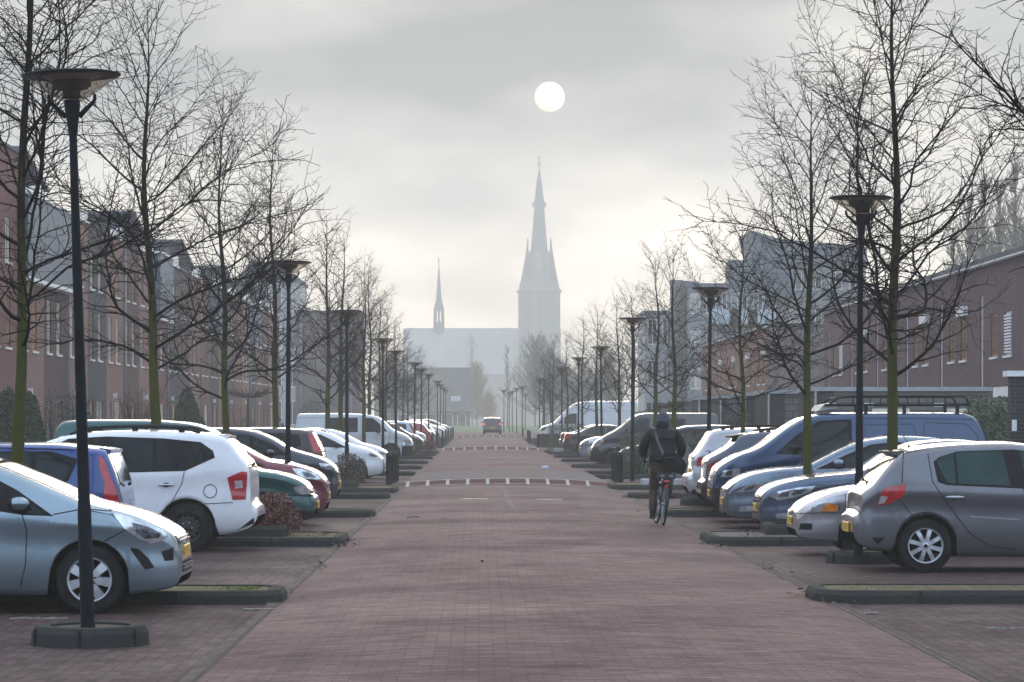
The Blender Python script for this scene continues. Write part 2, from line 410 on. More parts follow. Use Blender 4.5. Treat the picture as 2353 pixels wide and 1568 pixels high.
# table tops, ramps and their markings
whitep = mat('white_marking', (0.21, 0.21, 0.205), 0.6, var=0.2, scale=4, bump=0.15)
redblock = brick('red_ramp_block', (0.085, 0.026, 0.030), (0.120, 0.042, 0.047), (0.03, 0.015, 0.015), 0.25, 0.25, 0.02, 'XY', stain=0.4, big=0.9)
for k, (a, b_, c_, d_, h) in enumerate(TABLES):
    ys = [a + (b_ - a) * i / 8 for i in range(9)]
    def strip(x0, x1, y0, y1, dz):
        n = 4; xs = [x0 + (x1 - x0) * i / n for i in range(n + 1)]; yy = [y0 + (y1 - y0) * i / 6 for i in range(7)]
        m_ = MB(); nn_ = len(xs)
        m_.add([(x, y, rz_(x, y) + dz) for y in yy for x in xs], [(j * nn_ + i, j * nn_ + i + 1, (j + 1) * nn_ + i + 1, (j + 1) * nn_ + i) for j in range(6) for i in range(nn_ - 1)], 0, True)
        return m_
    def merge(parts, name, m_):
        z = MB()
        for p in parts: z.add(p.v, p.f)
        o = z.build(name, m_, fix=False); tag(o, kind='structure')
    sp_ = 0.52 if k == 0 else (0.55 if k == 1 else 0.6)
    ny = a + (b_ - a) * 0.06; fy = a + (b_ - a) * 0.97
    merge([strip(RL + (RR - RL) * i / 5, RL + (RR - RL) * (i + 1) / 5, ny, fy, 0.005) for i in range(5)], 'ramp_bricks', redblock)
    merge([strip(RL + 0.03 + i * sp_, RL + 0.03 + i * sp_ + (0.085 if k == 0 else 0.08), ny, fy, 0.010) for i in range(int(5.3 / sp_) + 1) if RL + 0.16 + i * sp_ < RR], 'ramp_marking', whitep)
    wl = 0.11 if k == 0 else 0.12
    merge([strip(RL + (RR - RL) * i / 5, RL + (RR - RL) * (i + 1) / 5, y, y + wl, 0.014) for i in range(5) for y in (a + 0.18, fy - 0.22)], 'ramp_edge_line', whitep)
    if k != 0: merge([strip(RL + (RR - RL) * i / 5, RL + (RR - RL) * (i + 1) / 5, b_ + 0.1 + j * 1.2, min(c_, b_ + 0.1 + (j + 1) * 1.2), 0.005) for i in range(5) for j in range(6)], 'raised_crossing', greyslab if k == 1 else paver)
    else: merge([strip(RL + (RR - RL) * i / 5, RL + (RR - RL) * (i + 1) / 5, b_ + 0.1 + j * 2, b_ + 0.1 + (j + 1) * 2, 0.005) for i in range(5) for j in range(7)], 'raised_crossing', greyslab)
# drain slots before the first ramp, worn bay lines
slotm = mat('steel_edge', (0.72, 0.66, 0.56), 0.35, metal=0.5, var=0.3, scale=30)
for (x, y0, wpx, lab) in ((1090, 1155, 64, 'left'), (1264, 1157, 58, 'right'), (1137, 1061, 26, 'far')):
    Y = CAMH * FPX / (y0 - VY) if y0 > 1100 else 131.0
    X = PX(x, Y); hw_ = wpx / 2 / FPX * Y; m_ = MB()
    m_.box(X - hw_, X + hw_, Y - 0.03, Y + 0.03, rz_(X, Y) - 0.01, rz_(X, Y) + 0.012)
    for i in range(14):
        xx = X - hw_ + (i + 0.5) * 2 * hw_ / 14
        m_.box(xx - 0.006, xx + 0.006, Y - 0.035, Y + 0.035, rz_(X, Y) + 0.008, rz_(X, Y) + 0.016)
    o = m_.build('metal_road_strip', slotm)
    tag(o, {'left': 'pale metal strip in the brick road before the first ramp, left of the two', 'right': 'pale metal strip in the brick road before the first ramp, right of the two',
            'far': 'pale metal strip across the road between the first and second ramps'}[lab], 'road strip')
for (x0, x1, y, lab) in ((560, 634, 1402, 'worn white bay line on the left gutter by the nearest grass-topped kerb island'), (1985, 2018, 1411, 'worn white bay line on the right gutter beside the nearest kerb island')):
    Y = CAMH * FPX / (y - VY); m_ = MB()
    m_.box(PX(x0, Y), PX(x1, Y), Y - 0.03, Y + 0.03, gz(Y) + 0.004, gz(Y) + 0.0145)
    tag(m_.build('bay_line', mat('worn_marking', (0.24, 0.22, 0.20), .8, var=.4, scale=14)), lab, 'road marking')
for (x0, x1, y, lab) in ((30, 150, 1421, 'flaked white paint line on the bay paving under the silver-blue hatchback'), (2270, 2353, 1444, 'flaked white paint line on the nearest bay paving at the right')):
    Y = CAMH * FPX / (y - VY); m_ = MB(); rnd = random.Random(5)
    for i in range(60):
        X = PX(x0 + (x1 - x0) * rnd.random(), Y); yy = Y + rnd.gauss(0, 0.05); a_ = rnd.uniform(0.008, 0.03)
        m_.box(X - a_, X + a_, yy - a_ * 0.6, yy + a_ * 0.6, 0.0, 0.006)
    tag(m_.build('paint_flakes', MATS['worn_marking']), lab, 'road marking', kind='stuff')
# litter: leaves in the gutters, pale flecks on the bricks
rnd = random.Random(11)
leafm = mat('dead_leaf', (0.075, 0.045, 0.028), 0.8, var=0.4, scale=9)
lm = MB()
def leaf(mb, c, s, r, tilt=0.5):
    a = r.uniform(0, 6.28); n = Vector((r.uniform(-tilt, tilt), r.uniform(-tilt, tilt), 1)).normalized()
    u = n.orthogonal().normalized(); u.rotate(Matrix.Rotation(a, 3, n)); v = n.cross(u); c = Vector(c)
    mb.add([c - u * s, c + v * s * 0.5, c + u * s, c - v * s * 0.5], [(0, 1, 2, 3)])
for (X, Y0, n_) in ((-1.85, 43.2, 60), (-1.9, 29.9, 26), (-1.95, 56, 30), (3.3, 30.2, 44), (3.25, 43.5, 60), (3.3, 58, 24), (3.9, 44.2, 30), (-2.3, 44.3, 26), (-1.9, 36, 14), (3.42, 36, 16), (3.35, 70, 20)):
    for i in range(n_):
        leaf(lm, (X + rnd.gauss(0, 0.10), Y0 + rnd.uniform(-1.2, 1.6), (0.03 if RL - .12 < X < 3.3 or not (abs(Y0 - 44.25) < .1 or abs(Y0 - 30.45) < .1) else .125) + rnd.random() * 0.02), rnd.uniform(0.02, 0.05), rnd)
for i in range(40):
    X = rnd.uniform(-5, 6); Y = rnd.uniform(20, 70); leaf(lm, (X, Y, (rz_(X, Y) if RL < X < RR else 0) + 0.012), rnd.uniform(0.012, 0.03), rnd, 0.3)
tag(lm.build('leaves', leafm, fix=False), 'scattered brown dead leaves along the gutters', 'leaves', kind='stuff')
fm = MB()
for i in range(150):
    Y = 20 + 55 * rnd.random() ** 1.3; X = rnd.uniform(RL, RR); s = rnd.uniform(0.008, 0.022)
    fm.add([(X - s, Y - s * .6, rz_(X, Y) + .004), (X + s, Y - s * .5, rz_(X, Y) + .004), (X + s * .8, Y + s * .7, rz_(X, Y) + .004), (X - s * .7, Y + s * .6, rz_(X, Y) + .004)], [(0, 1, 2, 3)])
for i in range(150):                                              # spilled pale grit near the ramp
    t_ = rnd.random(); Y = 76 - 17 * t_; X = PX(1160 + 20 * t_ * t_ + rnd.gauss(0, 3), Y); s = rnd.uniform(0.01, 0.03)
    fm.add([(X - s, Y - s, rz_(X, Y) + .004), (X + s, Y - s * .5, rz_(X, Y) + .004), (X + s * .8, Y + s, rz_(X, Y) + .004), (X - s, Y + s * .6, rz_(X, Y) + .004)], [(0, 1, 2, 3)])
tag(fm.build('pebbles', whitep, fix=False), 'pale grit and flecks scattered over the brick road', 'grit', kind='stuff')
tm = MB(); c = (PX(1108, 36.9), 36.9); tm.sphere((c[0], c[1], rz_(*c) + 0.012), 0.018, 0.022, 0.013, 8, 5)
tag(tm.build('stone', BLACK), 'small dark stone lying in the middle of the brick road', 'stone')
tm = MB(); X, Y = PX(948, 54.5), 54.5
tm.tube([(X - .1, Y, .05), (X, Y + .05, .065), (X + .12, Y, .06)], .008, 5); tm.tube([(X, Y + .05, .065), (X + .04, Y - .1, .07)], .006, 5)
tag(tm.build('twig', leafm), 'dark fallen twig on the left half of the brick road', 'twig')
tm = MB(); X, Y = PX(1253, 100), 100.0; tm.cbox(X - .12, X + .12, Y - .06, Y + .06, rz_(X, Y), rz_(X, Y) + .09, .03)
tag(tm.build('paper_scrap', mat('scrap', (0.5, 0.55, 0.68), 0.7)), 'crumpled pale scrap of litter on the grey crossing', 'litter')

# ------------------------------------------------------------------ kerb islands and planters
def rrect(x0, x1, y0, y1, r, side, n=5):       # outline, rounded only at the end that faces the road (side=+1: x1 end, -1: x0 end)
    if side > 0:
        p = [(x0, y0)] + [(x1 - r + r * math.sin(a), y0 + r - r * math.cos(a)) for a in [math.pi / 2 * i / n for i in range(n + 1)]]
        p += [(x1 - r + r * math.cos(a), y1 - r + r * math.sin(a)) for a in [math.pi / 2 * i / n for i in range(n + 1)]] + [(x0, y1)]
    else:
        p = [(x1, y1)] + [(x0 + r - r * math.sin(a), y1 - r + r * math.cos(a)) for a in [math.pi / 2 * i / n for i in range(n + 1)]]
        p += [(x0 + r - r * math.cos(a), y0 + r - r * math.sin(a)) for a in [math.pi / 2 * i / n for i in range(n + 1)]] + [(x1, y0)]
    return p
def inset(p, d):
    out = []; n = len(p)
    for i in range(n):
        a, b, c = Vector(p[i - 1]), Vector(p[i]), Vector(p[(i + 1) % n])
        e1 = (b - a).normalized(); e2 = (c - b).normalized()
        n1 = Vector((-e1.y, e1.x)); n2 = Vector((-e2.y, e2.x)); m_ = (n1 + n2)
        m_ = m_ / max(0.3, m_.length_squared / 2) / 1.0
        out.append(tuple(b + m_ * d))
    return out
tuft = mat('moss_tuft', (0.12, 0.16, 0.035), 0.95, var=0.4, scale=9)
def kerb_ring(mb, out, z0, h, w_=0.16, mat_=0):
    inn = inset(out, w_); c1 = inset(out, 0.012); c2 = inset(out, 0.045)
    ring = lambda p, z: [(x, y, z) for x, y in p]
    mb.rings([ring(out, z0), ring(c1, z0 + h * 0.72), ring(c2, z0 + h), ring(inn, z0 + h), ring(inn, z0)], mat_, cap=False)
    return inn
def island(x0, x1, y0, y1, side, label, planter=None, h=0.125, grassy=0.0, pave=None, r=0.4):
    z0 = gz((y0 + y1) / 2); o = thing('kerb_island', label, 'kerb island', ((x0 + x1) / 2, (y0 + y1) / 2, z0), group='kerb islands between the parking bays')
    ox, oy = (x0 + x1) / 2, (y0 + y1) / 2
    out = [(x - ox, y - oy) for x, y in rrect(x0, x1, y0, y1, min(r, (y1 - y0) / 2 - 0.05), side)]
    b = MB(); inn = kerb_ring(b, out, -0.03, h + 0.03)
    # joints between kerb stones
    L_ = x1 - x0
    for i in range(1, int(L_)):
        xx = (x1 - ox - i) if side > 0 else (x0 - ox + i)
        b.box(xx - 0.006, xx + 0.006, y0 - oy - 0.003, y0 - oy + 0.10, 0.0, h + 0.003, 1)
    b.build('kerb', [kerbm, SEAM], o)
    t_ = MB(); t_.add([(x, y, h - 0.012) for x, y in inn], [tuple(range(len(inn)))]); t_.build('paving', pave or mossp, o)
    if grassy:
        g = MB(); rr = random.Random(int(y0 * 10))
        for i in range(int((900 if side > 0 else 300) * grassy)):
            xx = (x1 - ox - 0.28 - abs(rr.gauss(0, 0.22))) if side > 0 else (x0 - ox + 0.25 + abs(rr.gauss(0, 0.5))); yy = rr.uniform(y0 - oy + 0.2, y1 - oy - 0.2)
            a = rr.uniform(0, 6.28); hh = rr.uniform(-0.012, 0.004); s = rr.uniform(0.005, 0.014)
            g.add([(xx - s * math.cos(a), yy - s * math.sin(a), h - .02), (xx + s * math.cos(a), yy + s * math.sin(a), h - .02), (xx + rr.gauss(0, .015), yy + rr.gauss(0, .015), h + hh)], [(0, 1, 2)])
        tag(g.build('grass_tufts', tuft, o, fix=False), kind='stuff')
    if planter:
        px0, px1, py0, py1 = planter
        p = [(x - ox, y - oy) for x, y in rrect(px0, px1, py0, py1, 0.08, side, 2)]
        b = MB(); inn = kerb_ring(b, p, h - 0.03, 0.17, 0.13); b.build('planter_kerb', kerbm, o)
        t_ = MB(); t_.add([(x, y, h + 0.08) for x, y in inn], [tuple(range(len(inn)))]); t_.build('soil', soil, o)
    return o
ix = -1.86
li = [(29.65, 31.0, 'first', None, 1), (43.15, 45.6, 'second', (-8.6, -2.7, 43.75, 45.3), 0.3), (56.1, 57.4, 'third', None, 0.5), (69.2, 70.4, 'fourth', None, 0.2),
      (74.6, 77.8, 'fifth', (-8.6, -2.95, 75.6, 77.3), 0), (97.5, 98.8, 'sixth', None, 0.1), (109, 110.3, 'seventh', None, 0), (121, 122.3, 'eighth', None, 0), (134, 135.3, 'ninth', None, 0), (145, 146.3, 'tenth', None, 0),
      (154, 156.6, 'eleventh', (-8, -3, 154.6, 156.2), 0), (180, 181.3, 'twelfth', None, 0), (193, 194.3, 'thirteenth', None, 0), (206, 207.3, 'fourteenth', None, 0), (219, 220.3, 'fifteenth', None, 0), (232, 233.3, 'sixteenth', None, 0), (245, 248, 'seventeenth', None, 0)]
desc = {0: 'low dark kerb island topped with brown pavers and grass tufts', 1: 'dark kerb island with a raised planting bed and bush', 4: 'dark kerb island with planting bed behind the lamp'}
for i, (a, b_, o_, pl, gr) in enumerate(li):
    island(-8.9, ix - (0.1 if i > 2 else 0), a, b_, 1, f'{desc.get(i, "low dark kerb island with mossy pavers")}, {o_} along the left side', pl, grassy=gr)
ri = [(29.75, 31.2, 'first', None, 0.5), (43.4, 45.9, 'second', (4.1, 8.6, 44.5, 45.8), 0.0), (56.4, 57.7, 'third', None, 0.3), (69.6, 70.9, 'fourth', None, 0.2),
      (78.4, 81.5, 'fifth', None, 0.2), (92.5, 93.8, 'sixth', None, 0), (99, 100.3, 'seventh', None, 0), (112, 113.3, 'eighth', None, 0), (126, 127.3, 'ninth', None, 0), (138.5, 139.8, 'tenth', None, 0), (150, 151.3, 'eleventh', None, 0),
      (156.5, 159.5, 'twelfth', None, 0), (182, 183.3, 'thirteenth', None, 0), (195, 196.3, 'fourteenth', None, 0), (208, 209.3, 'fifteenth', None, 0), (221, 222.3, 'sixteenth', None, 0), (236, 237.3, 'seventeenth', None, 0)]
rdesc = {0: 'wide dark kerb island with mossy brown pavers', 1: 'dark kerb island with pale slabs and a raised inner kerb', 4: 'dark kerb island beside the three bollards'}
for i, (a, b_, o_, pl, gr) in enumerate(ri):
    island(3.2 + (0.12 if i > 2 else 0), 8.9, a, b_, -1, f'{rdesc.get(i, "low dark kerb island with mossy pavers")}, {o_} along the right side', pl, grassy=gr, pave=greyslab if i == 1 else None)
def round_island(x, y, r, label, rx=1.0):
    o = thing('kerb_island', label, 'kerb island', (x, y, 0), group='kerb islands between the parking bays')
    out = [(r * rx * math.cos(2 * math.pi * k / 28), r * math.sin(2 * math.pi * k / 28)) for k in range(28)]
    b = MB(); inn = kerb_ring(b, out, -0.03, 0.18, 0.15)
    for a in (-1.62, -0.6, -2.6): b.box(r * rx * math.cos(a) - .006, r * rx * math.cos(a) + .006, r * math.sin(a) - .004, r * math.sin(a) + .05, 0, .14, 1)
    b.build('kerb', [kerbm, SEAM], o)
    t_ = MB(); t_.add([(x_, y_, 0.132) for x_, y_ in inn], [tuple(range(28))]); t_.build('paving', soil, o)
round_island(-3.03, 24.45, 0.5, 'round dark concrete kerb ring around the foot of the nearest lamp post', 0.93)
round_island(4.72, 38.35, 0.48, 'round dark kerb ring behind the grey hatchback rear wheel', 1.0)
round_island(4.62, 64.3, 0.5, 'round dark kerb ring around the lamp post by the silver people carrier', 1.0)
tm = MB(); tm.cbox(6.05, 6.9, 30.0, 30.9, 0.1, 0.33, 0.05); tag(tm.build('kerb_block', mossp), 'mossy raised concrete block on the nearest right kerb island', 'kerb block')

# ------------------------------------------------------------------ street lamps
lampm = mat('lamp_black', (0.006, 0.009, 0.014), 0.5, var=0.25, scale=5, bump=0.08, spec=0.12)
def bowl_mat():
    m, nt, b = newmat('lamp_bowl_plastic'); nt.n.remove(b)
    out = [n for n in nt.n if n.type == 'OUTPUT_MATERIAL'][0]
    tr = nt.node('ShaderNodeBsdfTranslucent'); tr.inputs[0].default_value = (0.26, 0.245, 0.22, 1)
    gl = nt.node('ShaderNodeBsdfGlossy'); gl.inputs[0].default_value = (0.6, 0.6, 0.6, 1); gl.inputs[1].default_value = 0.15
    tp = nt.node('ShaderNodeBsdfTransparent'); tp.inputs[0].default_value = (0.90, 0.86, 0.79, 1)
    m1 = nt.node('ShaderNodeMixShader'); m1.inputs[0].default_value = 0.78; nt.l.new(tr.outputs[0], m1.inputs[1]); nt.l.new(tp.outputs[0], m1.inputs[2])
    lw = nt.node('ShaderNodeLayerWeight'); lw.inputs[0].default_value = 0.35
    m2 = nt.node('ShaderNodeMixShader'); nt.l.new(nt.m('MULTIPLY', lw.outputs['Fresnel'], 0.22), m2.inputs[0]); nt.l.new(m1.outputs[0], m2.inputs[1]); nt.l.new(gl.outputs[0], m2.inputs[2])
    nt.l.new(m2.outputs[0], out.inputs[0]); return m
bowlm = bowl_mat()
reflm = mat('lamp_reflector', (0.030, 0.030, 0.031), 0.6, var=0.3, spec=0.15)
creamm = mat('lamp_inner', (0.35, 0.32, 0.27), 0.6, var=0.15)
def make_lamp():
    o = thing('street_lamp', 'x', 'street lamp', group='black bowl-topped street lamps')
    b = MB(); b.lathe([(0.060, 0), (0.059, 0.02), (0.056, 0.05), (0.054, 0.9), (0.048, 1.0), (0.030, 3.95)], 14); b.build('pole', lampm, o)
    b = MB(); b.lathe([(0.036, 3.86), (0.038, 3.88), (0.062, 4.07), (0.064, 4.12), (0.0, 4.125)], 14)
    for s in (-1, 1):
        b.tube([(s * .05, 0, 3.99), (s * .11, 0, 4.05), (s * .165, 0, 4.10), (s * .178, 0, 4.125), (s * .178, 0, 4.165)], [.024, .020, .016, .016, .014], 6)
    b.build('bracket', lampm, o)
    b = MB(); b.lathe([(0.06, 4.112), (0.085, 4.118), (0.14, 4.146), (0.25, 4.222), (0.375, 4.31)], 28); b.build('bowl', bowlm, o)
    b = MB(); b.lathe([(0.376, 4.304), (0.386, 4.308), (0.386, 4.320), (0.34, 4.332), (0.2, 4.342), (0.0, 4.345)], 28)
    b.lathe([(0.376, 4.304), (0.30, 4.31), (0.0, 4.31)], 28, mat=1); b.build('lid', [lampm, reflm], o)
    b = MB(); b.lathe([(0.15, 4.308), (0.15, 4.235), (0.12, 4.205), (0.07, 4.19), (0.065, 4.135)], 20); b.lathe([(0.24, 4.308), (0.16, 4.275)], 20, mat=1); b.build('reflector', [reflm, creamm], o)
    remember(o); return o
proto = make_lamp()
LL = [(165, 24.4), (665, 53), (797, 77.3), (880, 104.8), (910, 124.7), (952, 152.6), (968, 175), (985, 194.7), (1005, 236), (1012, 262), (1019, 290), (1024, 315)]
RL_ = [(1973, 37.9), (1636, 64), (1453, 83), (1383, 117), (1329, 139), (1291, 168), (1270, 193), (1251, 218), (1240, 222), (1200, 283), (1187.5, 300), (1177, 330), (1170, 345), (1158, 320), (1207, 370)]
nl = nr = 0
extraL = {0: 'nearest on the left, standing on a round kerb', 1: 'second in the left row, standing behind the maroon bonnet', 2: 'third in the left row, standing in the island with the bush', 3: 'fourth in the left row, in front of the white van bonnet'}
extraR = {0: 'nearest on the right, beside the grey hatchback', 1: 'second in the right row, between the cyclist and the blue van', 2: 'third in the right row, rising left of the cyclist'}
for i, (px, Y) in enumerate(LL + RL_):
    left = i < len(LL); k = i if left else i - len(LL)
    o = proto if i == 0 else copy_tree(proto)
    o.location = (PX(px, Y), Y, gz(Y) + (0.12 if i not in (1,) else 0.1))
    rr = random.Random(i * 7 + 1); o.rotation_euler = (rr.gauss(0, .004), rr.gauss(0, .005), rr.uniform(-.25, .25))
    if i == 0: o.location.x = PX(202, Y); o.rotation_euler = (0, -0.030, 0)
    if i == 1: o.location.x = PX(661, Y); o.rotation_euler = (0, 0.004, 0.3)
    if i == 13: o.location.x = PX(1627, Y); o.rotation_euler = (0, 0.012, 0.1)
    ex = (extraL if left else extraR).get(k)
    o['label'] = f'black bowl-headed street lamp, {ex}' if ex else f'black street lamp with bowl head, {ORD[k]} post of the {"left" if left else "right"} row'

# ------------------------------------------------------------------ bollards
bollm = mat('bollard_black', (0.007, 0.009, 0.011), 0.5, var=0.3, scale=8, bump=0.1, spec=0.25)
def make_bollard():
    b = MB(); b.lathe([(0.082, 0), (0.080, 0.05), (0.072, 0.74), (0.080, 0.75), (0.080, 0.78), (0.072, 0.79), (0.066, 0.83), (0.04, 0.86), (0.0, 0.868)], 16)
    return b.build('bollard', bollm)
bp = make_bollard(); first = True
BL = [(893, 83.6, 'left nearest'), (899.5, 85.2, 'left'), (905, 86.8, 'left'), (910, 88.4, 'left'), (1426, 85.2, 'right nearest'), (1417.5, 87.0, 'right'), (1411, 88.7, 'right'),
      (993, 170, 'f'), (1004, 186, 'f'), (1017, 205, 'f'), (1024, 218, 'f'), (1030, 236, 'f'), (1036, 248, 'f'), (1041, 262, 'f'), (1213, 215, 'g'), (1217, 200, 'g'), (1237, 168, 'g'), (1201, 262, 'g')]
ord_f = {'f': 0, 'g': 0, 'left': 1, 'right': 1}
for px, Y, l in BL:
    o = bp if first else bp.copy()
    if not first: col.objects.link(o)
    first = False; o.location = (PX(px, Y), Y, gz(Y) + 0.02)
    if l == 'left nearest': lab = 'black bollard, nearest of the close group of four left of the ramp'
    elif l == 'right nearest': lab = 'black bollard, nearest of the close group of three right of the ramp'
    elif l == 'left': lab = f'black bollard, {ORD[ord_f[l]]} of the close group of four left of the ramp'; ord_f[l] += 1
    elif l == 'right': lab = f'black bollard, {ORD[ord_f[l]]} of the close group of three right of the ramp'; ord_f[l] += 1
    else: lab = f'small distant black bollard, {ORD[ord_f[l]]} along the far {"left" if l == "f" else "right"} road edge'; ord_f[l] += 1
    tag(o, lab, 'bollard', 'black bollards beside the road')

# ------------------------------------------------------------------ buildings
red_b = [brick('house_brick_red', (0.165, 0.064, 0.056), (0.22, 0.096, 0.086), (0.12, 0.085, 0.078), 0.24, 0.085, 0.012, 'WALL', stain=0.25),
         brick('house_brick_pink', (0.230, 0.125, 0.102), (0.295, 0.170, 0.140), (0.17, 0.12, 0.105), 0.24, 0.085, 0.012, 'WALL', stain=0.25),
         brick('house_brick_purple', (0.085, 0.045, 0.055), (0.115, 0.068, 0.078), (0.075, 0.055, 0.060), 0.24, 0.085, 0.012, 'WALL', stain=0.25),
         brick('house_brick_grey', (0.045, 0.046, 0.053), (0.070, 0.070, 0.078), (0.07, 0.07, 0.07), 0.24, 0.085, 0.012, 'WALL', stain=0.25)]
purple2 = brick('right_brick_purple', (0.105, 0.058, 0.068), (0.150, 0.090, 0.102), (0.085, 0.064, 0.068), 0.22, 0.07, 0.010, 'WALL', stain=0.3)
red2 = brick('right_brick_red', (0.20, 0.082, 0.062), (0.26, 0.118, 0.09), (0.13, 0.095, 0.08), 0.22, 0.07, 0.010, 'WALL', stain=0.3)
brown2 = brick('gable_brick_brown', (0.165, 0.135, 0.125), (0.21, 0.175, 0.165), (0.15, 0.13, 0.12), 0.22, 0.07, 0.010, 'WALL', stain=0.3)
darkb = brick('pier_brick_dark', (0.030, 0.027, 0.029), (0.050, 0.045, 0.047), (0.095, 0.09, 0.087), 0.22, 0.07, 0.010, 'WALL', stain=0.3)
wfr = mat('wood_frame', (0.36, 0.20, 0.11), 0.6, var=0.2)
cream = mat('cream_frame', (0.68, 0.60, 0.48), 0.6, var=0.1)
white = mat('white_trim', (0.74, 0.74, 0.73), 0.6, var=0.08)
roofm = mat('roof_felt', (0.075, 0.08, 0.085), 0.85, var=0.25, scale=2)
pane_m = mat('house_pane', (0.075, 0.065, 0.060), 0.05, var=0.4, scale=0.9, spec=0.8)
curtain = mat('curtain_pane', (0.50, 0.44, 0.38), 0.3, var=0.3, scale=1.5)
doorm = mat('door_wood', (0.26, 0.13, 0.075), 0.55, var=0.25)
doorg = mat('door_greyblue', (0.13, 0.15, 0.17), 0.55, var=0.2)
pipem = mat('downpipe', (0.24, 0.25, 0.26), 0.5, metal=0.2)
def corrug():
    m, nt, b = newmat('blue_corrugated')
    co = nt.node('ShaderNodeNewGeometry').outputs['Position']; sp = nt.node('ShaderNodeSeparateXYZ'); nt.l.new(co, sp.inputs[0])
    s = nt.m('SINE', nt.m('MULTIPLY', sp.outputs[1], 20.0))
    nt.l.new(nt.mix(nt.mapr(s, -0.7, 0.7), (0.05, 0.085, 0.125), (0.13, 0.19, 0.25)), b.inputs['Base Color']); b.inputs['Roughness'].default_value = 0.6; b.inputs['Metallic'].default_value = 0.0
    bn = nt.node('ShaderNodeBump'); bn.inputs['Strength'].default_value = 0.8; bn.inputs['Distance'].default_value = 0.04; nt.l.new(s, bn.inputs['Height']); nt.l.new(bn.outputs[0], b.inputs['Normal'])
    return m
blue_corr = corrug()

def wall_holes(mb, org, u, v, n, W, H, holes, depth=0.14, mat_=0):
    org, u, v, n = Vector(org), Vector(u), Vector(v), Vector(n)
    us = sorted(set([0, W] + [h[0] for h in holes] + [h[2] for h in holes])); vs = sorted(set([0, H] + [h[1] for h in holes] + [h[3] for h in holes]))
    P = lambda a, b, d=0: org + u * a + v * b - n * d
    for i in range(len(us) - 1):
        for j in range(len(vs) - 1):
            cu, cv = (us[i] + us[i + 1]) / 2, (vs[j] + vs[j + 1]) / 2
            if any(h[0] < cu < h[2] and h[1] < cv < h[3] for h in holes): continue
            mb.add([P(us[i], vs[j]), P(us[i + 1], vs[j]), P(us[i + 1], vs[j + 1]), P(us[i], vs[j + 1])], [(0, 1, 2, 3)], mat_)
    for a0, b0, a1, b1 in holes:
        for (p, q_) in (((a0, b0), (a1, b0)), ((a1, b0), (a1, b1)), ((a1, b1), (a0, b1)), ((a0, b1), (a0, b0))):
            mb.add([P(*p), P(*q_), P(*q_, depth), P(*p, depth)], [(0, 1, 2, 3)], mat_)
def frame_mesh(mb, org, u, v, n, a0, b0, a1, b1, t=0.07, depth=0.10, out=0.0, mull=None):
    org, u, v, n = Vector(org), Vector(u), Vector(v), Vector(n)
    def bx(p0, p1, q0, q1, d0, d1):
        c = [org + u * a + v * b - n * d for d in (d0, d1) for (a, b) in ((p0, q0), (p1, q0), (p1, q1), (p0, q1))]
        mb.add(c, [(0, 1, 2, 3), (7, 6, 5, 4), (0, 4, 5, 1), (1, 5, 6, 2), (2, 6, 7, 3), (3, 7, 4, 0)])
    d0, d1 = 0.05 - out, 0.05 + depth * 0.7
    bx(a0, a0 + t, b0, b1, d0, d1); bx(a1 - t, a1, b0, b1, d0, d1); bx(a0 + t, a1 - t, b0, b0 + t, d0, d1); bx(a0 + t, a1 - t, b1 - t, b1, d0, d1)
    for m_ in (mull or ()): bx(a0 + (a1 - a0) * m_ - t * .4, a0 + (a1 - a0) * m_ + t * .4, b0 + t, b1 - t, d0 + .004, d1 - .004)
def window(parent, org, u, v, n, a0, b0, a1, b1, fm, pm, sill=white, mull=None, sname='sill'):
    b = MB(); frame_mesh(b, org, u, v, n, a0, b0, a1, b1, mull=mull); f = b.build('window', fm, parent)
    O, U, V, N = Vector(org), Vector(u), Vector(v), Vector(n)
    p = MB(); p.add([O + U * a + V * b_ - N * 0.10 for a, b_ in ((a0 + .05, b0 + .05), (a1 - .05, b0 + .05), (a1 - .05, b1 - .05), (a0 + .05, b1 - .05))], [(0, 1, 2, 3)]); p.build('pane', pm, f)
    if sill:
        s = MB(); c = [O + U * a + V * b_ - N * d for d in (-0.06, 0.05) for a, b_ in ((a0 - .04, b0 - .07), (a1 + .04, b0 - .07), (a1 + .04, b0 - .003), (a0 - .04, b0 - .003))]
        s.add(c, [(0, 1, 2, 3), (7, 6, 5, 4), (0, 4, 5, 1), (1, 5, 6, 2), (2, 6, 7, 3), (3, 7, 4, 0)]); s.build(sname, sill, f)
    return f
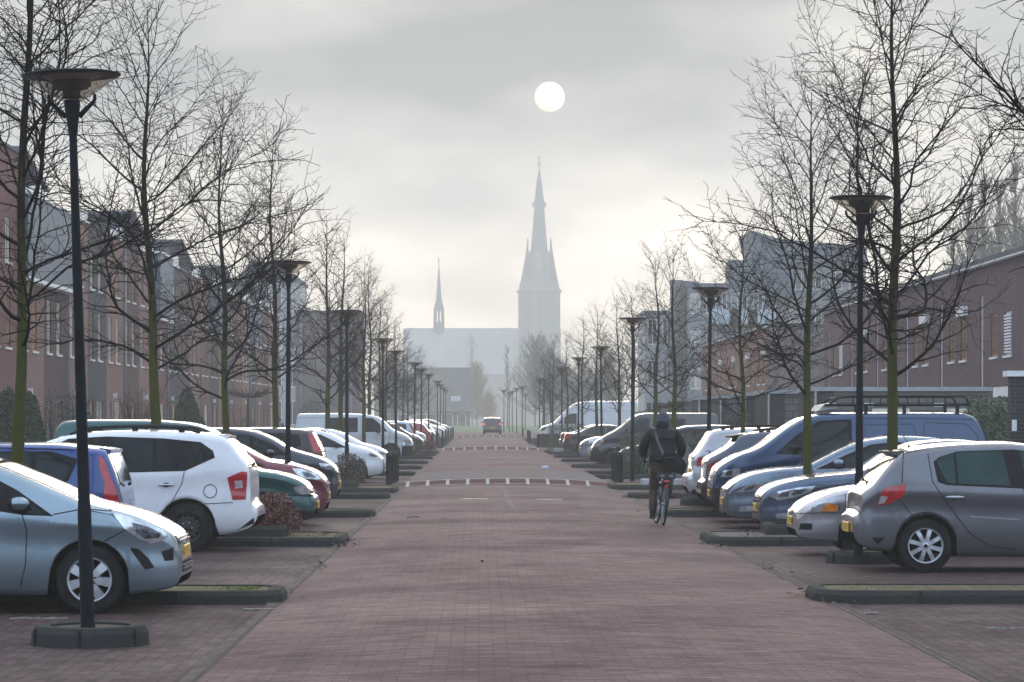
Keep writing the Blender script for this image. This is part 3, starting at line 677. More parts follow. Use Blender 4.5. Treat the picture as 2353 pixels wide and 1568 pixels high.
# --- left terrace: three storeys, facade plane x = -14.3
FX = -14.3; rh = random.Random(3)
cols = [0, 0, 1, 2, 1, 3, 1, 2, 1, 0, 3, 2, 1, 0, 3, 1, 2, 0, 1, 3, 0, 2, 1, 0]
names = ['red', 'pink', 'purple', 'dark grey']
Y0 = 85.7
for i in range(24):
    hw_ = 5.78; ya, yb = Y0 + i * hw_, Y0 + (i + 1) * hw_; zg = gz((ya + yb) / 2)
    H = 8.85 + (0.25 if i % 4 == 1 else 0) + (0.9 if i < 2 else 0)
    o = thing('terraced_house', f'{names[cols[i]]} brick three-storey terraced house, {ORD[i]} of the left terrace from the near end', 'house', (FX, ya, zg), group='brick terraced houses on the left')
    holes = []; y1 = 3.95; y2 = 6.55
    wa, wb = (0.7, 1.75), (3.1, 4.2)
    for a in (wa, wb): holes += [(a[0], y1, a[1], y1 + 1.75), (a[0], y2, a[1], y2 + 1.35)]
    holes += [(0.7, 0.02, 1.7, 2.4), (2.6, 0.85, 4.6, 2.4)]
    corr = i in (2, 3) or i % 5 == 4 and i > 5
    if corr: holes = [h for h in holes if h[1] != y2]
    b = MB(); wall_holes(b, (0, 0, 0), (0, 1, 0), (0, 0, 1), (1, 0, 0), hw_ - 0.004, H, holes)
    b.add([(0, 0, 0), (-9, 0, 0), (-9, 0, H), (0, 0, H)], [(0, 1, 2, 3)]); b.add([(0, hw_ - .004, 0), (-9, hw_ - .004, 0), (-9, hw_ - .004, H), (0, hw_ - .004, H)], [(3, 2, 1, 0)])
    b.add([(-9, 0, 0), (-9, hw_ - .004, 0), (-9, hw_ - .004, H), (-9, 0, H)], [(0, 1, 2, 3)])
    b.build('wall', red_b[cols[i]], o, fix=False)
    r_ = MB(); r_.box(-9.05, -0.05, 0.0, hw_ - .004, H, H + 0.05)
    rf = r_.build('roof', roofm, o)
    e = MB(); e.box(-0.04, 0.07, 0.0, hw_ - 0.004, H, H + 0.09)
    if i % 2 == 0: e.prism([(0.0, H + .09), (hw_ * .92, H + .09), (hw_ * .92, H + .55), (hw_ * .86, H + .55)], 'X', -0.03, 0.05)
    e.build('parapet', white if i % 2 == 0 else roofm, o)
    if corr:
        c_ = MB(); c_.box(0.004, 0.32, 0.0, hw_ - .006, 6.2, H - 0.1); c_.build('metal_cladding', blue_corr, o)
        c_ = MB(); c_.box(0.0, 0.36, 0.0, hw_ - .006, 6.08, 6.2); c_.box(0.0, 0.36, 0.0, hw_ - .006, H - 0.1, H - 0.003); c_.build('cladding_trim', white, o)
    if i in (2, 4, 10, 14, 19, 23):                                          # roof storey set back, with a tilted roof
        p = MB(); p.prism([(0.3, H + .05), (hw_ - .3, H + .05), (hw_ - .3, H + 1.3), (0.3, H + 2.1)], 'X', -6, -2.2); ps = p.build('roof_storey', doorg, o)
        p = MB(); p.prism([(-0.3, H + 2.22), (hw_ + .1, H + 1.2), (hw_ + .1, H + 1.32), (-0.3, H + 2.36)], 'X', -6.6, -1.4); p.build('tilted_roof', mat('zinc', (0.14, 0.155, 0.17), 0.6, metal=0.0), ps)
    for h in holes:
        org, u, v, n = (0, 0, 0), (0, 1, 0), (0, 0, 1), (1, 0, 0)
        if h[1] < 0.1:
            d = MB(); d.box(-0.10, -0.05, h[0] + .07, h[2] - .07, h[1], h[3] - .07); dd = d.build('door', doorm if rh.random() < .6 else doorg, o)
            f = MB(); frame_mesh(f, org, u, v, n, *h); f.build('frame', wfr, dd)
        else:
            window(o, org, u, v, n, *h, wfr if rh.random() < .75 else cream, curtain if rh.random() < .4 else pane_m, mull=(0.5,))
    if i % 3 == 1:
        p = MB(); p.tube([(0.07, 0.0, 0), (0.07, 0.0, H - .1)], 0.045, 8); p.build('downpipe', pipem, o)
    if i % 2 == 0:
        p = MB(); p.box(0.0, 0.14, 2.15, 2.3, 2.55, 2.75); p.build('wall_lamp', white, o)
# dark near end block of the left terrace is house one; far end: wall with downpipe facing the camera, taller flats behind
Y = 256.0; z = gz(Y)
o = thing('brick_house', 'plain brown brick end house with a pale downpipe closing the left terrace', 'house', ((PX(679, Y) + PX(827, Y)) / 2, Y, z)); W_ = PX(827, Y) - PX(679, Y); H = PZ(721, Y) - z
b = MB(); b.box(-W_ / 2, W_ / 2, 0, 9, 0, H); b.build('wall', brown2, o)
b = MB(); b.box(-W_ / 2 - .1, W_ / 2 + .1, -.1, 9.1, H, H + .25); b.build('roof', roofm, o)
b = MB(); b.tube([(PX(692, Y) - PX(753, Y), -.1, 0), (PX(692, Y) - PX(753, Y), -.1, H)], .09, 8); b.build('downpipe', pipem, o)
b = MB(); b.tube([(W_ / 2 - .7, -.1, 0), (W_ / 2 - .7, -.1, H * .55)], .07, 8); b.build('downpipe', pipem, o)
Y = 300.0; z = gz(Y)
greym = mat('grey_render', (0.24, 0.25, 0.255), 0.75, var=0.12, scale=0.4)
lightm = mat('pale_render', (0.38, 0.39, 0.39), 0.7, var=0.1, scale=0.4)
slate = mat('blue_slate', (0.12, 0.14, 0.17), 0.7, var=0.2, scale=0.6)
def balcony_block(name, label, px0, px1, ytop, Y, depth, floors, wallm, curve=None, roofs=(), bays=4):
    z = gz(Y); x0, x1 = PX(px0, Y), PX(px1, Y); H = PZ(ytop, Y) - z; W_ = x1 - x0
    o = thing(name, label, 'apartment block', ((x0 + x1) / 2, Y, z))
    b = MB(); holes = []; fh = H / floors; bw = W_ / bays
    for f in range(floors):
        for k in range(bays):
            holes.append((k * bw + bw * .18, f * fh + .9, k * bw + bw * .82, f * fh + fh - .45))
    wall_holes(b, (-W_ / 2, 0, 0), (1, 0, 0), (0, 0, 1), (0, -1, 0), W_, H, holes, 0.2)
    for x in (-W_ / 2, W_ / 2): b.add([(x, 0, 0), (x, depth, 0), (x, depth, H), (x, 0, H)], [(0, 1, 2, 3)])
    b.add([(-W_ / 2, depth, 0), (W_ / 2, depth, 0), (W_ / 2, depth, H), (-W_ / 2, depth, H)], [(0, 1, 2, 3)]); b.build('wall', wallm, o, fix=False)
    b = MB(); b.box(-W_ / 2 - .15, W_ / 2 + .15, -.15, depth + .1, H, H + .3); b.build('roof', slate, o)
    for i, h in enumerate(holes):
        window(o, (-W_ / 2, 0, 0), (1, 0, 0), (0, 0, 1), (0, -1, 0), *h, white, curtain if (i * 7) % 5 == 0 else pane_m, None, mull=(0.5,))
    return o, W_, H
o, W_, H = balcony_block('apartment_block', 'pale blue-grey flats with stepped roofs rising behind the left terrace', 545, 690, 650, 310, 12, 4, lightm)
for (a, b_, h0, h1) in ((-.5, .28, .3, 1.9), (-.1, .5, 0.3, .9)):
    b = MB(); b.prism([(W_ * a, H + h0), (W_ * b_, H + h0), (W_ * b_ - .6, H + h1), (W_ * a + 1.2, H + h1 + .3)], 'Y', 0.6, 9); b.build('penthouse', slate, o)
# --- right terrace: two storeys, facade plane x = 15.6, faces -x
GX = 15.6
def right_house(ya, yb, H, bm, label, wins, strips=(), endwall=None, fascia=white):
    zg = gz((ya + yb) / 2); W_ = yb - ya
    o = thing('terraced_house', label, 'house', (GX, ya, zg), group='brick terraced houses on the right')
    holes = [(a, z0, a + w_, z1) for a, w_, z0, z1, _ in wins] + [(a, 0.6, a + w_, 5.6) for a, w_ in strips]
    b = MB(); wall_holes(b, (0, 0, 0), (0, 1, 0), (0, 0, 1), (-1, 0, 0), W_ - .004, H, holes)
    b.build('wall', bm, o, fix=False)
    b = MB()
    for yy in (0, W_ - .004): b.add([(0, yy, 0), (9, yy, 0), (9, yy, H), (0, yy, H)], [(0, 1, 2, 3)])
    b.add([(9, 0, 0), (9, W_, 0), (9, W_, H), (9, 0, H)], [(0, 1, 2, 3)]); b.build('side_wall', endwall or bm, o, fix=False)
    b = MB(); b.box(-.25, 9.1, -0.0, W_ - .004, H + .10, H + .22); b.build('roof', roofm, o)
    b = MB(); b.box(-.22, -.004, 0.0, W_ - .004, H + 0.03, H + .10); b.build('fascia', fascia, o)
    for a, w_, z0, z1, kind in wins:
        f = window(o, (0, 0, 0), (0, 1, 0), (0, 0, 1), (-1, 0, 0), a, z0, a + w_, z1, wfr if kind != 's' else white, {'s': white, 'c': curtain}.get(kind, pane_m), white, mull=(0.5,) if kind != 's' else None)
        if kind == 's':
            s = MB()
            for k in range(int((z1 - z0 - .1) / .09)): s.box(-0.03, 0.05, a + .06, a + w_ - .06, z0 + .07 + k * .09, z0 + .12 + k * .09)
            s.build('shutter', white, f)
        if kind in 'lc':
            s = MB(); s.box(-0.14, -0.003, a - .3, a + w_ + .1, z1 + .12, z1 + .42); s.build('shutter_box', white, f)
    for a, w_ in strips: window(o, (0, 0, 0), (0, 1, 0), (0, 0, 1), (-1, 0, 0), a, 0.6, a + w_, 5.6, white, pane_m, None)
    return o
tops = [(82.0, 90.5, 'first'), (90.5, 99.0, 'second'), (99.0, 107.5, 'third'), (107.5, 116, 'fourth'), (116, 124.5, 'fifth'), (124.5, 133, 'sixth'), (133, 141.5, 'seventh')]
for ya, yb, nm in tops:
    right_house(ya, yb, 6.45, purple2, f'purple-brown brick two-storey house with white fascia, {nm} of the right terrace', [(1.2, 1.25, 3.65, 4.95, 's' if nm in ('second', 'fifth', 'seventh') else 'l'), (3.7, 1.25, 3.65, 4.95, 'w'), (1.2, 2.4, .8, 2.3, 'c')], strips=[(6.4, 0.6)])
for k, nm in enumerate(('nearest', 'second', 'third', 'fourth', 'farthest')):
    ya = 169 + k * 10
    right_house(ya, ya + 10, 6.6, red2, f'red brick two-storey house with white edge, {nm} of the far right group', [(1.6, 1.3, 3.6, 5.0, 'c'), (4.6, 1.3, 3.6, 5.0, 'w')], strips=[(7.6, .5)], endwall=brown2 if k == 0 else None)
# --- flats on the right
o, W_, H = balcony_block('apartment_block', 'long grey flats with glass balconies behind the red right houses', 1580, 1760, 660, 250, 14, 4, greym, bays=5)
b = MB(); n_ = 14
b.rings([[(-W_ / 2 + 1.2 - 2.6 * math.cos(math.pi / 2 * k / n_ * 2 - math.pi / 2 + math.pi / 2 * 0), 4 - 4 * math.sin(math.pi * k / n_), zz) for k in range(n_ + 1)] for zz in (0, H + .6)], 0, True); b.build('round_tower', lightm, o)
for f in range(1, 4):
    for k in (0.30, 0.52, 0.75):
        b = MB(); zz = f * H / 4
        b.box(-W_ / 2 + W_ * k, -W_ / 2 + W_ * k + 2.2, -1.5, -.003, zz, zz + .15); bb = b.build('balcony', lightm, o)
        b = MB(); b.box(-W_ / 2 + W_ * k, -W_ / 2 + W_ * k + 2.2, -1.5, -1.46, zz + .15, zz + 1.2); b.build('glass_screen', mat('balcony_glass', (0.45, 0.52, 0.55), 0.1, var=.2), bb)
b = MB(); b.box(-W_ / 2 + 3.4, -W_ / 2 + 6.2, 1, 5, H + .3, H + 2.2); b.build('roof_lantern', mat('zinc', (0.3, 0.3, 0.3)), o)
o, W_, H = balcony_block('apartment_block', 'tall grey block of flats with an upswept dark roof on the right', 1712, 1990, 612, 262, 16, 5, greym, bays=6)
b = MB(); b.prism([(-W_ / 2 + 1.2, H + .3), (W_ / 2, H + .3), (W_ / 2, H + 1.6), (-W_ / 2 + 6, H + 1.9), (-W_ / 2 + 2.6, H + 2.3), (-W_ / 2 + .4, H + 3.0)], 'Y', -.6, 12); b.build('upswept_roof', slate, o)
b = MB(); b.box(-W_ / 2 - .1, -W_ / 2 + 4, -1.2, 3, H - 2.6, H + .1); b.build('corner_loggia', slate, o)
o, W_, H = balcony_block('apartment_block', 'low pale flats at the far end of the right row', 1482, 1585, 722, 270, 12, 3, lightm, bays=3)
# --- garden sheds along the right parking bays
slatm = brick('shed_slat', (0.13, 0.133, 0.118), (0.16, 0.16, 0.145), (0.05, 0.05, 0.046), 6.0, 0.20, 0.016, 'WALL', stain=0.35)
capm = mat('shed_cap', (0.30, 0.33, 0.34), 0.6, var=.1)
orange_d = mat('rust_door', (0.34, 0.105, 0.05), 0.6, var=.2)
def shed(Y, x0, x1, H, label, doors=(), dep=4.2, pier=True, sign=True):
    z = gz(Y); o = thing('garden_shed', label, 'shed', ((x0 + x1) / 2, Y, z), group='grey sheds behind the right parking bays'); W_ = x1 - x0
    holes = [(a, 0.02, a + w_, 2.05) for a, w_ in doors]
    b = MB(); wall_holes(b, (-W_ / 2 + .5, 0, 0), (1, 0, 0), (0, 0, 1), (0, -1, 0), W_ - .5, H, holes, .12)
    b.box(-W_ / 2 + .5, W_ / 2, .14, dep, 0, H - .01); b.build('slatted_wall', slatm, o, fix=False)
    b = MB(); b.box(-W_ / 2, -W_ / 2 + .497, -.06, dep, 0, H); b.build('brick_pier', darkb, o)
    b = MB(); b.box(-W_ / 2 - .05, W_ / 2 + .05, -.12, dep + .05, H, H + .11); b.build('roof_edge', capm, o)
    for a, w_ in doors:
        f = MB(); frame_mesh(f, (-W_ / 2 + .5, 0, 0), (1, 0, 0), (0, 0, 1), (0, -1, 0), a, .02, a + w_, 2.05, t=.09, out=.06); ff = f.build('door_frame', cream, o)
        d = MB(); d.box(-W_ / 2 + .5 + a + .09, -W_ / 2 + .5 + a + w_ - .09, .09, .13, .02, 1.95); d.build('door', orange_d, ff)
    if sign:
        for t_ in (.22, .72):
            s = MB(); s.box(-W_ / 2 + .5 + t_ * W_ * .8, -W_ / 2 + .75 + t_ * W_ * .8, -.03, -.003, H - .42, H - .32); s.build('number_sign', white, o)
    p = MB(); p.tube([(-W_ / 2 + .02, -.11, 0), (-W_ / 2 + .02, -.11, H)], .032, 8); p.build('downpipe', pipem, o)
shed(84, 9.0, 13.7, 2.52, 'long grey slatted shed with two rust-red doors behind the blue van roof rack', [(1.05, 1.0), (2.95, 1.0)])
shed(92.7, 8.55, 11.6, 2.52, 'grey slatted shed with dark brick pier, second along the right parking bays')
shed(102, 8.65, 11.6, 2.52, 'grey slatted shed with dark brick pier, third along the right parking bays')
shed(113, 8.7, 13, 2.5, 'grey slatted shed with a rust-red door, fourth along the right parking bays', [(1.4, 1.3)])
shed(124, 8.7, 13, 2.5, 'grey slatted shed with a rust-red door above the grey van roof', [(.8, 1.1)])
shed(140, 8.7, 13, 2.5, 'grey slatted shed, sixth along the right parking bays'); shed(158, 8.7, 13, 2.5, 'grey slatted shed, seventh along the right parking bays')
z = gz(55.6); o = thing('garden_wall', 'dark brick garden wall with white coping at the right edge', 'wall', (11.2, 55.6, z))
b = MB(); b.box(-1.75, 2.2, 0, .35, 0, 2.52); b.build('brickwork', darkb, o)
b = MB(); b.box(-1.83, 2.25, -.07, .43, 2.52, 2.62); b.build('coping', white, o)
b = MB(); b.box(-1.74, -1.66, -.05, -.003, 1.55, 1.75); b.build('door_bell', white, o)
# --- house block added behind the viewer, unseen, to darken reflections in cars and glass
o = thing('brick_house', 'long brown brick house block added unseen behind the viewer for reflections', 'house', (0, -48, 0)); b = MB(); hl = [(3 + k * 6.0, z_, 5.2 + k * 6.0, z_ + 1.5) for k in range(16) for z_ in (1.0, 3.8, 6.5)]
wall_holes(b, (50, 0, 0), (-1, 0, 0), (0, 0, 1), (0, 1, 0), 100, 9.2, hl, .15); b.box(-50, 50, -9, -.2, 0, 9.2); b.build('wall', brown2, o, fix=False)
b = MB(); b.box(-50.3, 50.3, -9.3, .3, 9.2, 9.5); b.build('roof', roofm, o)
# --- houses at the end of the street
Y = 560.0; z = 0.35
tile = brick('grey_roof_tile_hazed', (0.10, 0.105, 0.10), (0.13, 0.135, 0.13), (0.06, 0.06, 0.06), .3, .3, .02, 'XZ', stain=.3, big=.4)  # tiles paled, distance haze put into their colour
o = thing('brick_house', 'steep dark-roofed house beyond the lawn at the end of the street', 'house', (PX(1025, Y), Y, z)); W_ = 10.5
b = MB(); b.box(-W_ / 2 + .3, W_ / 2 - 1.0, 0, 9, 0, 2.9); b.build('wall', mat('house_dark_wood', (.10, .095, .085), .8, var=.2), o)
b = MB(); b.prism([(-1.0, 2.7), (4.5, 10.5), (10, 2.7), (10, 2.95), (4.5, 10.8), (-1.0, 2.95)], 'X', -W_ / 2, W_ / 2 - .75)
b.prism([(-.4, 2.9), (4.5, 10.3), (9.4, 2.9)], 'X', -W_ / 2 + .2, W_ / 2 - 1.0); rf = b.build('roof', tile, o)
b = MB(); b.box(.9, 2.6, .3, 2.2, 4.4, 5.6); dm = b.build('dormer', white, o)
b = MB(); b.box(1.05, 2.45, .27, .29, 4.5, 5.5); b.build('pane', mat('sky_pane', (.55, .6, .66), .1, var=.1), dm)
for k, (a, b_) in enumerate(((-3.4, -1.6), (-.9, 1.2), (2.0, 3.6))):
    f = MB(); frame_mesh(f, (0, -.05, 0), (1, 0, 0), (0, 0, 1), (0, -1, 0), a, .1, b_, 2.5, t=.12, out=.06); fo = f.build('window' if k != 2 else 'door', white, o)
    p = MB(); p.box(a + .1, b_ - .1, -.04, -.01, .1, 2.4); p.build('pane', pane_m, fo)
Y = 480.0
for (xa, xb, yt, lab) in ((860, 985, 905, 'low pale bungalow behind the far left parked cars'), (1250, 1420, 915, 'low grey house hidden behind the far right trees')):
    o = thing('low_house', lab, 'house', (PX((xa + xb) / 2, Y), Y, .35)); W_ = PX(xb, Y) - PX(xa, Y); H = PZ(yt, Y) - .35
    b = MB(); b.box(-W_ / 2, W_ / 2, 0, 7, 0, H); b.build('wall', mat('bungalow_wall', (.22, .21, .19), .8), o)
    b = MB(); b.prism([(-.4, H), (3.5, H + 2.4), (7.4, H), (7.4, H + .15), (3.5, H + 2.6), (-.4, H + .15)], 'X', -W_ / 2 - .2, W_ / 2 + .2); b.build('roof', tile, o)
    for k in range(3):
        f = MB(); frame_mesh(f, (-W_ / 2, -.05, 0), (1, 0, 0), (0, 0, 1), (0, -1, 0), .8 + k * W_ / 3, .8, .8 + k * W_ / 3 + 1.7, 2.3, t=.1, out=.06); fo = f.build('window', white, o)
        p = MB(); p.box(-W_ / 2 + .9 + k * W_ / 3, -W_ / 2 + 2.4 + k * W_ / 3, -.04, -.01, .85, 2.2); p.build('pane', pane_m, fo)
# --- church
Y = 1120.0; s_ = Y / FPX; zf = lambda y: PZ(y, Y) ; xf = lambda x: PX(x, Y)
stone = mat('church_brick_hazed', (0.27, 0.265, 0.26), 0.9, var=0.2, scale=0.05)  # brick lightened so its colour carries part of the haze
lead = mat('church_slate_hazed', (0.15, 0.16, 0.165), 0.8, var=0.15, scale=0.1); naveslate_hazed = mat('nave_slate_hazed', (0.35, 0.36, 0.36), 0.75, var=0.12, scale=0.1)  # slates hold painted haze in their colour, the nave palest
o = thing('church', 'hazy grey church with tall pointed tower, thin roof spire and long nave', 'church', (xf(1240), Y, 0))
cx = xf(1240.5)
def oct_ring(cx_, r, z, n=8, rot=0.39): return [(cx_ + r * math.cos(2 * math.pi * k / n + rot), r * math.sin(2 * math.pi * k / n + rot) + 8, z) for k in range(n)]
b = MB(); hwid = 48.5 * s_; ca, sa = math.cos(.5), math.sin(.5); e = hwid / (ca + sa)
def sq(r, z, cx_=0, cy_=8): return [(cx_ + (a * ca - c_ * sa) * r, cy_ + (a * sa + c_ * ca) * r, z) for a, c_ in ((-1, -1), (1, -1), (1, 1), (-1, 1))]
b.rings([sq(e * 1.02, 0), sq(e * 1.02, zf(765)), sq(e, zf(752)), sq(e, zf(672)), sq(e * 1.09, zf(669)), sq(e * 1.09, zf(666)), sq(e * .985, zf(664)), sq(e * .87, zf(641)), sq(e * .74, zf(615)), sq(e * .62, zf(592)), sq(e * .46, zf(574))])
tw = b.build('tower', stone, o)
for a, c_ in ((-1, -1), (1, -1), (1, 1), (-1, 1)):
    t_ = MB(); bx_, by_ = a * 26.5 * s_, c_ * 4.2 + 8
    t_.rings([[(a * ox_ * s_ + r_ * math.cos(k * .785), by_ + r_ * math.sin(k * .785), zf(y)) for k in range(8)] for ox_, r_, y in ((35, 1.1, 641), (29.5, .75, 600), (27.6, .45, 575), (26.5, .18, 553), (26.5, .14, 547), (26.5, .02, 543))]); t_.build('corner_turret', lead, tw)
t_ = MB()
for (u_, n_) in ((Vector((ca, sa, 0)), Vector((sa, -ca, 0))), (Vector((-sa, ca, 0)), Vector((-ca, -sa, 0))), (Vector((sa, -ca, 0)), Vector((ca, sa, 0)))):
    c_ = Vector((0, 8, zf(645))) + n_ * (e * .91)
    t_.add([c_ + (u_ * math.cos(k * .3927) + Vector((0, 0, 1)) * math.sin(k * .3927)) * 2.6 for k in range(16)], [tuple(range(16))])
t_.build('clock_face', mat('clock_dial', (.24, .24, .245), .6), tw)
b = MB(); b.rings([oct_ring(0, 34 * s_, zf(640)), oct_ring(0, 25 * s_, zf(600)), oct_ring(0, 21.5 * s_, zf(575)), oct_ring(0, 16.8 * s_, zf(525)), oct_ring(0, 12.8 * s_, zf(480)), oct_ring(0, 13.4 * s_, zf(470)), oct_ring(0, 12.2 * s_, zf(462)), oct_ring(0, 6.6 * s_, zf(414)), oct_ring(0, 3.6 * s_, zf(396)), oct_ring(0, 1.4 * s_, zf(387)), oct_ring(0, .5 * s_, zf(370))])
for sg in (-1, 1): b.lathe([(.9, zf(472)), (.8, zf(464)), (.1, zf(459)), (0, zf(456))], 6, (sg * 10.8 * s_, 8, 0))
sp_ = b.build('spire', lead, o)
b = MB(); b.tube([(0, 8, zf(385)), (0, 8, zf(358))], .22, 6); b.box(-1.0, 1.0, 7.85, 8.15, zf(369), zf(368)); b.sphere((0, 8, zf(375)), .6, .6, .5); b.prism([(-.9, zf(358)), (0, zf(358.6)), (.9, zf(355)), (.3, zf(354.5)), (-.2, zf(357))], 'Y', 7.9, 8.1); b.build('weathercock', lead, sp_)
b = MB(); xl = xf(925) - cx; xr = xf(1194) - cx
b.prism([(0, zf(860)), (12, zf(752)), (24, zf(860))], 'X', xl, xr); b.build('nave_roof', naveslate_hazed, o)
b = MB(); b.box(xl + .5, xr, .5, 23.5, 0, zf(858)); b.build('nave_wall', stone, o)
for k in range(-1, 2):
    for zz, hh in ((zf(720), 9.0), (zf(760), 6.0)):
        for (u_, n_) in ((Vector((ca, sa, 0)), Vector((sa, -ca, 0))), (Vector((-sa, ca, 0)), Vector((-ca, -sa, 0)))):
            c_ = Vector((0, 8, zz)) + n_ * (e + .12) + u_ * (k * e * .5); w2 = 1.0
            t_ = MB(); t_.add([c_ - u_ * w2, c_ + u_ * w2, c_ + u_ * w2 + Vector((0, 0, hh * .75)), c_ + Vector((0, 0, hh)), c_ - u_ * w2 + Vector((0, 0, hh * .75))], [(0, 1, 2, 3, 4)]); t_.build('belfry_opening', mat('church_opening', (.20, .20, .20), .9), tw)
fx = xf(1008) - cx
b = MB()
for k in range(8):
    a = k * math.pi / 4; b.tube([(fx + 10.5 * s_ * math.cos(a), 12 + 10.5 * s_ * math.sin(a), zf(756)), (fx + 10 * s_ * math.cos(a), 12 + 10 * s_ * math.sin(a), zf(705))], .38, 5)
b.rings([[(p[0] + fx, p[1] + 4, p[2]) for p in oct_ring(0, r * s_, zf(y))] for r, y in ((13, 765), (12.4, 742), (12, 738))]); b.rings([[(p[0] + fx, p[1] + 4, p[2]) for p in oct_ring(0, r * s_, zf(y))] for r, y in ((11.5, 712), (12.6, 708), (10.5, 697), (7.5, 690), (1.1, 610), (.5, 598))])
b.tube([(fx, 12, zf(612)), (fx, 12, zf(588))], .18, 5); b.box(fx - .6, fx + .6, 11.9, 12.1, zf(594), zf(593)); b.build('ridge_spire', lead, o)

# ------------------------------------------------------------------ trees
def trunk_mat():
    m, nt, b = newmat('mossy_trunk')
    co = nt.node('ShaderNodeTexCoord').outputs['Object']; sp = nt.node('ShaderNodeSeparateXYZ'); nt.l.new(co, sp.inputs[0])
    f = nt.noise(nt.mapping(co, (1, 1, .35)), 9, 5, .65); f2 = nt.noise(co, 40, 4, .6)
    moss = nt.mix(f2, (0.040, 0.044, 0.010), (0.085, 0.087, 0.022)); bark = nt.mix(f2, (0.008, 0.007, 0.006), (0.026, 0.021, 0.018))
    k = nt.mapr(nt.m('ADD', nt.m('MULTIPLY', sp.outputs[2], -1 / 7.5), nt.m('ADD', nt.m('MULTIPLY', f, .95), .45)), 0.30, 0.66)
    nt.l.new(nt.mix(k, bark, moss), b.inputs['Base Color']); b.inputs['Roughness'].default_value = .9; b.inputs['Specular IOR Level'].default_value = .1
    bn = nt.node('ShaderNodeBump'); bn.inputs['Strength'].default_value = .5; bn.inputs['Distance'].default_value = .01
    nt.l.new(f2, bn.inputs['Height']); nt.l.new(bn.outputs[0], b.inputs['Normal']); return m
TRUNK = trunk_mat()
BARK = mat('bark_dark', (0.012, 0.009, 0.009), 0.9, var=0.35, scale=12, spec=0.1)
def make_tree_meshes(seed, H, spread, r0, first=2.0, dens=1.0, lean=0.0, tk=1.0):
    r = random.Random(seed); tr = MB(); cr_ = MB()
    n = 16; pts = []; rad = []; ph = r.uniform(0, 6.28); dx = dy = 0
    for i in range(n + 1):
        t = i / n; z = H * t
        pts.append(Vector((lean * z * .06 + .05 * math.sin(t * 6 + ph) + .03 * math.sin(t * 15 + ph), .05 * math.cos(t * 5 + ph), z)))
        rad.append(max(.006, r0 * (1 - t) ** .85 * (r.uniform(.93, 1.09) if t > .03 else 1.35)))
    tr.tube(pts, rad, 9)
    def P(z):
        q_ = min(max(z / H * n, 0), n - .001); i = int(q_); return pts[i].lerp(pts[i + 1], q_ - i)
    def grow(p, d, L, rr, lvl):
        seg = {1: .165, 2: .11, 3: .08}[lvl]; k = max(2, int(L / seg)); st = L / k
        ps = [p]; rs = [rr]; q_ = p.copy(); d = d.normalized(); kids = []
        for i in range(k):
            jit = {1: .13, 2: .22, 3: .30}[lvl]
            d = (d + Vector((r.gauss(0, jit), r.gauss(0, jit), r.gauss(0, jit) + (.062 if lvl == 1 else .05)))).normalized()
            q_ = q_ + d * st; ps.append(q_.copy()); rs.append(max(.0028 * tk, rr * (1 - .82 * (i + 1) / k)))
            kids.append((q_.copy(), d.copy(), (i + 1) / k))
        cr_.tube(ps, rs, {1: 5, 2: 4, 3: 3}[lvl], cap=False)
        if lvl < 3:
            side = r.choice((-1, 1)); up = Vector((0, 0, 1))
            for (kp, kd, t) in kids:
                nb = {1: 2 if r.random() < .75 * dens else 1, 2: 1 if r.random() < .66 * dens else 0}[lvl]
                if lvl == 1 and t < .16: continue
                for _ in range(nb):
                    side = -side
                    ax = kd.cross(up); ax = ax.normalized() if ax.length > .1 else Vector((1, 0, 0))
                    sd_ = ax * side + kd.cross(ax) * r.uniform(-.7, .7)
                    a = R(r.uniform(32, 62)); nd = kd * math.cos(a) + sd_.normalized() * math.sin(a)
                    l2 = (L * r.uniform(.24, .52) * (1.15 - .7 * t)) if lvl == 1 else r.uniform(.10, .30) * (1.1 - .5 * t)
                    if lvl == 1: l2 = max(l2, .16)
                    grow(kp, nd, l2, (.42 * rr * (1 - .6 * t) + .002) if lvl == 1 else .0038 * tk, lvl + 1)
    nb = int((H - first) / .160 * dens); az_ = r.uniform(0, 6)
    for i in range(nb):
        t = (i + r.random() * .6) / nb; z = first + (H * .965 - first) * t
        az_ += 2.4 + r.gauss(0, .35)
        th = R(70 - 42 * t + r.gauss(0, 8))
        L = spread * (1.0 - .62 * t ** 1.2) * r.uniform(.62, 1.12) * (.8 if t < .06 else 1)
        d = Vector((math.sin(th) * math.cos(az_), math.sin(th) * math.sin(az_), math.cos(th)))
        rb = max(.010, r0 * (1 - z / H) ** .8 * r.uniform(.28, .48))
        grow(P(z), d, L, rb, 1)
    mt = tr.build('trunk', TRUNK, fix=False); mc = cr_.build('crown', BARK, fix=False)
    a, b_ = mt.data, mc.data; bpy.data.objects.remove(mt); bpy.data.objects.remove(mc)
    return a, b_
def put_tree(meshes, loc, rz, label, s=1.0, name='street_tree', cat='tree', group='bare street trees along the bays'):
    o = thing(name, label, cat, loc, rz, group); o.scale = (s, s, s)
    for nm, me in zip(('trunk', 'crown'), meshes): link(bpy.data.objects.new(nm, me), o)
    return o
TX, TXR = -4.65, 5.1
near = [make_tree_meshes(101, 8.6, 3.4, .070, 2.35), make_tree_meshes(102, 7.6, 3.15, .092, 2.3, lean=-.4), make_tree_meshes(103, 7.4, 3.1, .080, 2.0), make_tree_meshes(104, 8.3, 2.6, .085, 2.4, 1.05),
        make_tree_meshes(145, 7.9, 3.4, .088, 2.2, 1.1), make_tree_meshes(106, 6.7, 3.3, .080, 2.0), make_tree_meshes(107, 5.6, 2.6, .062, 1.7), make_tree_meshes(118, 8.4, 3.0, .09, 2.75, 1.15)]
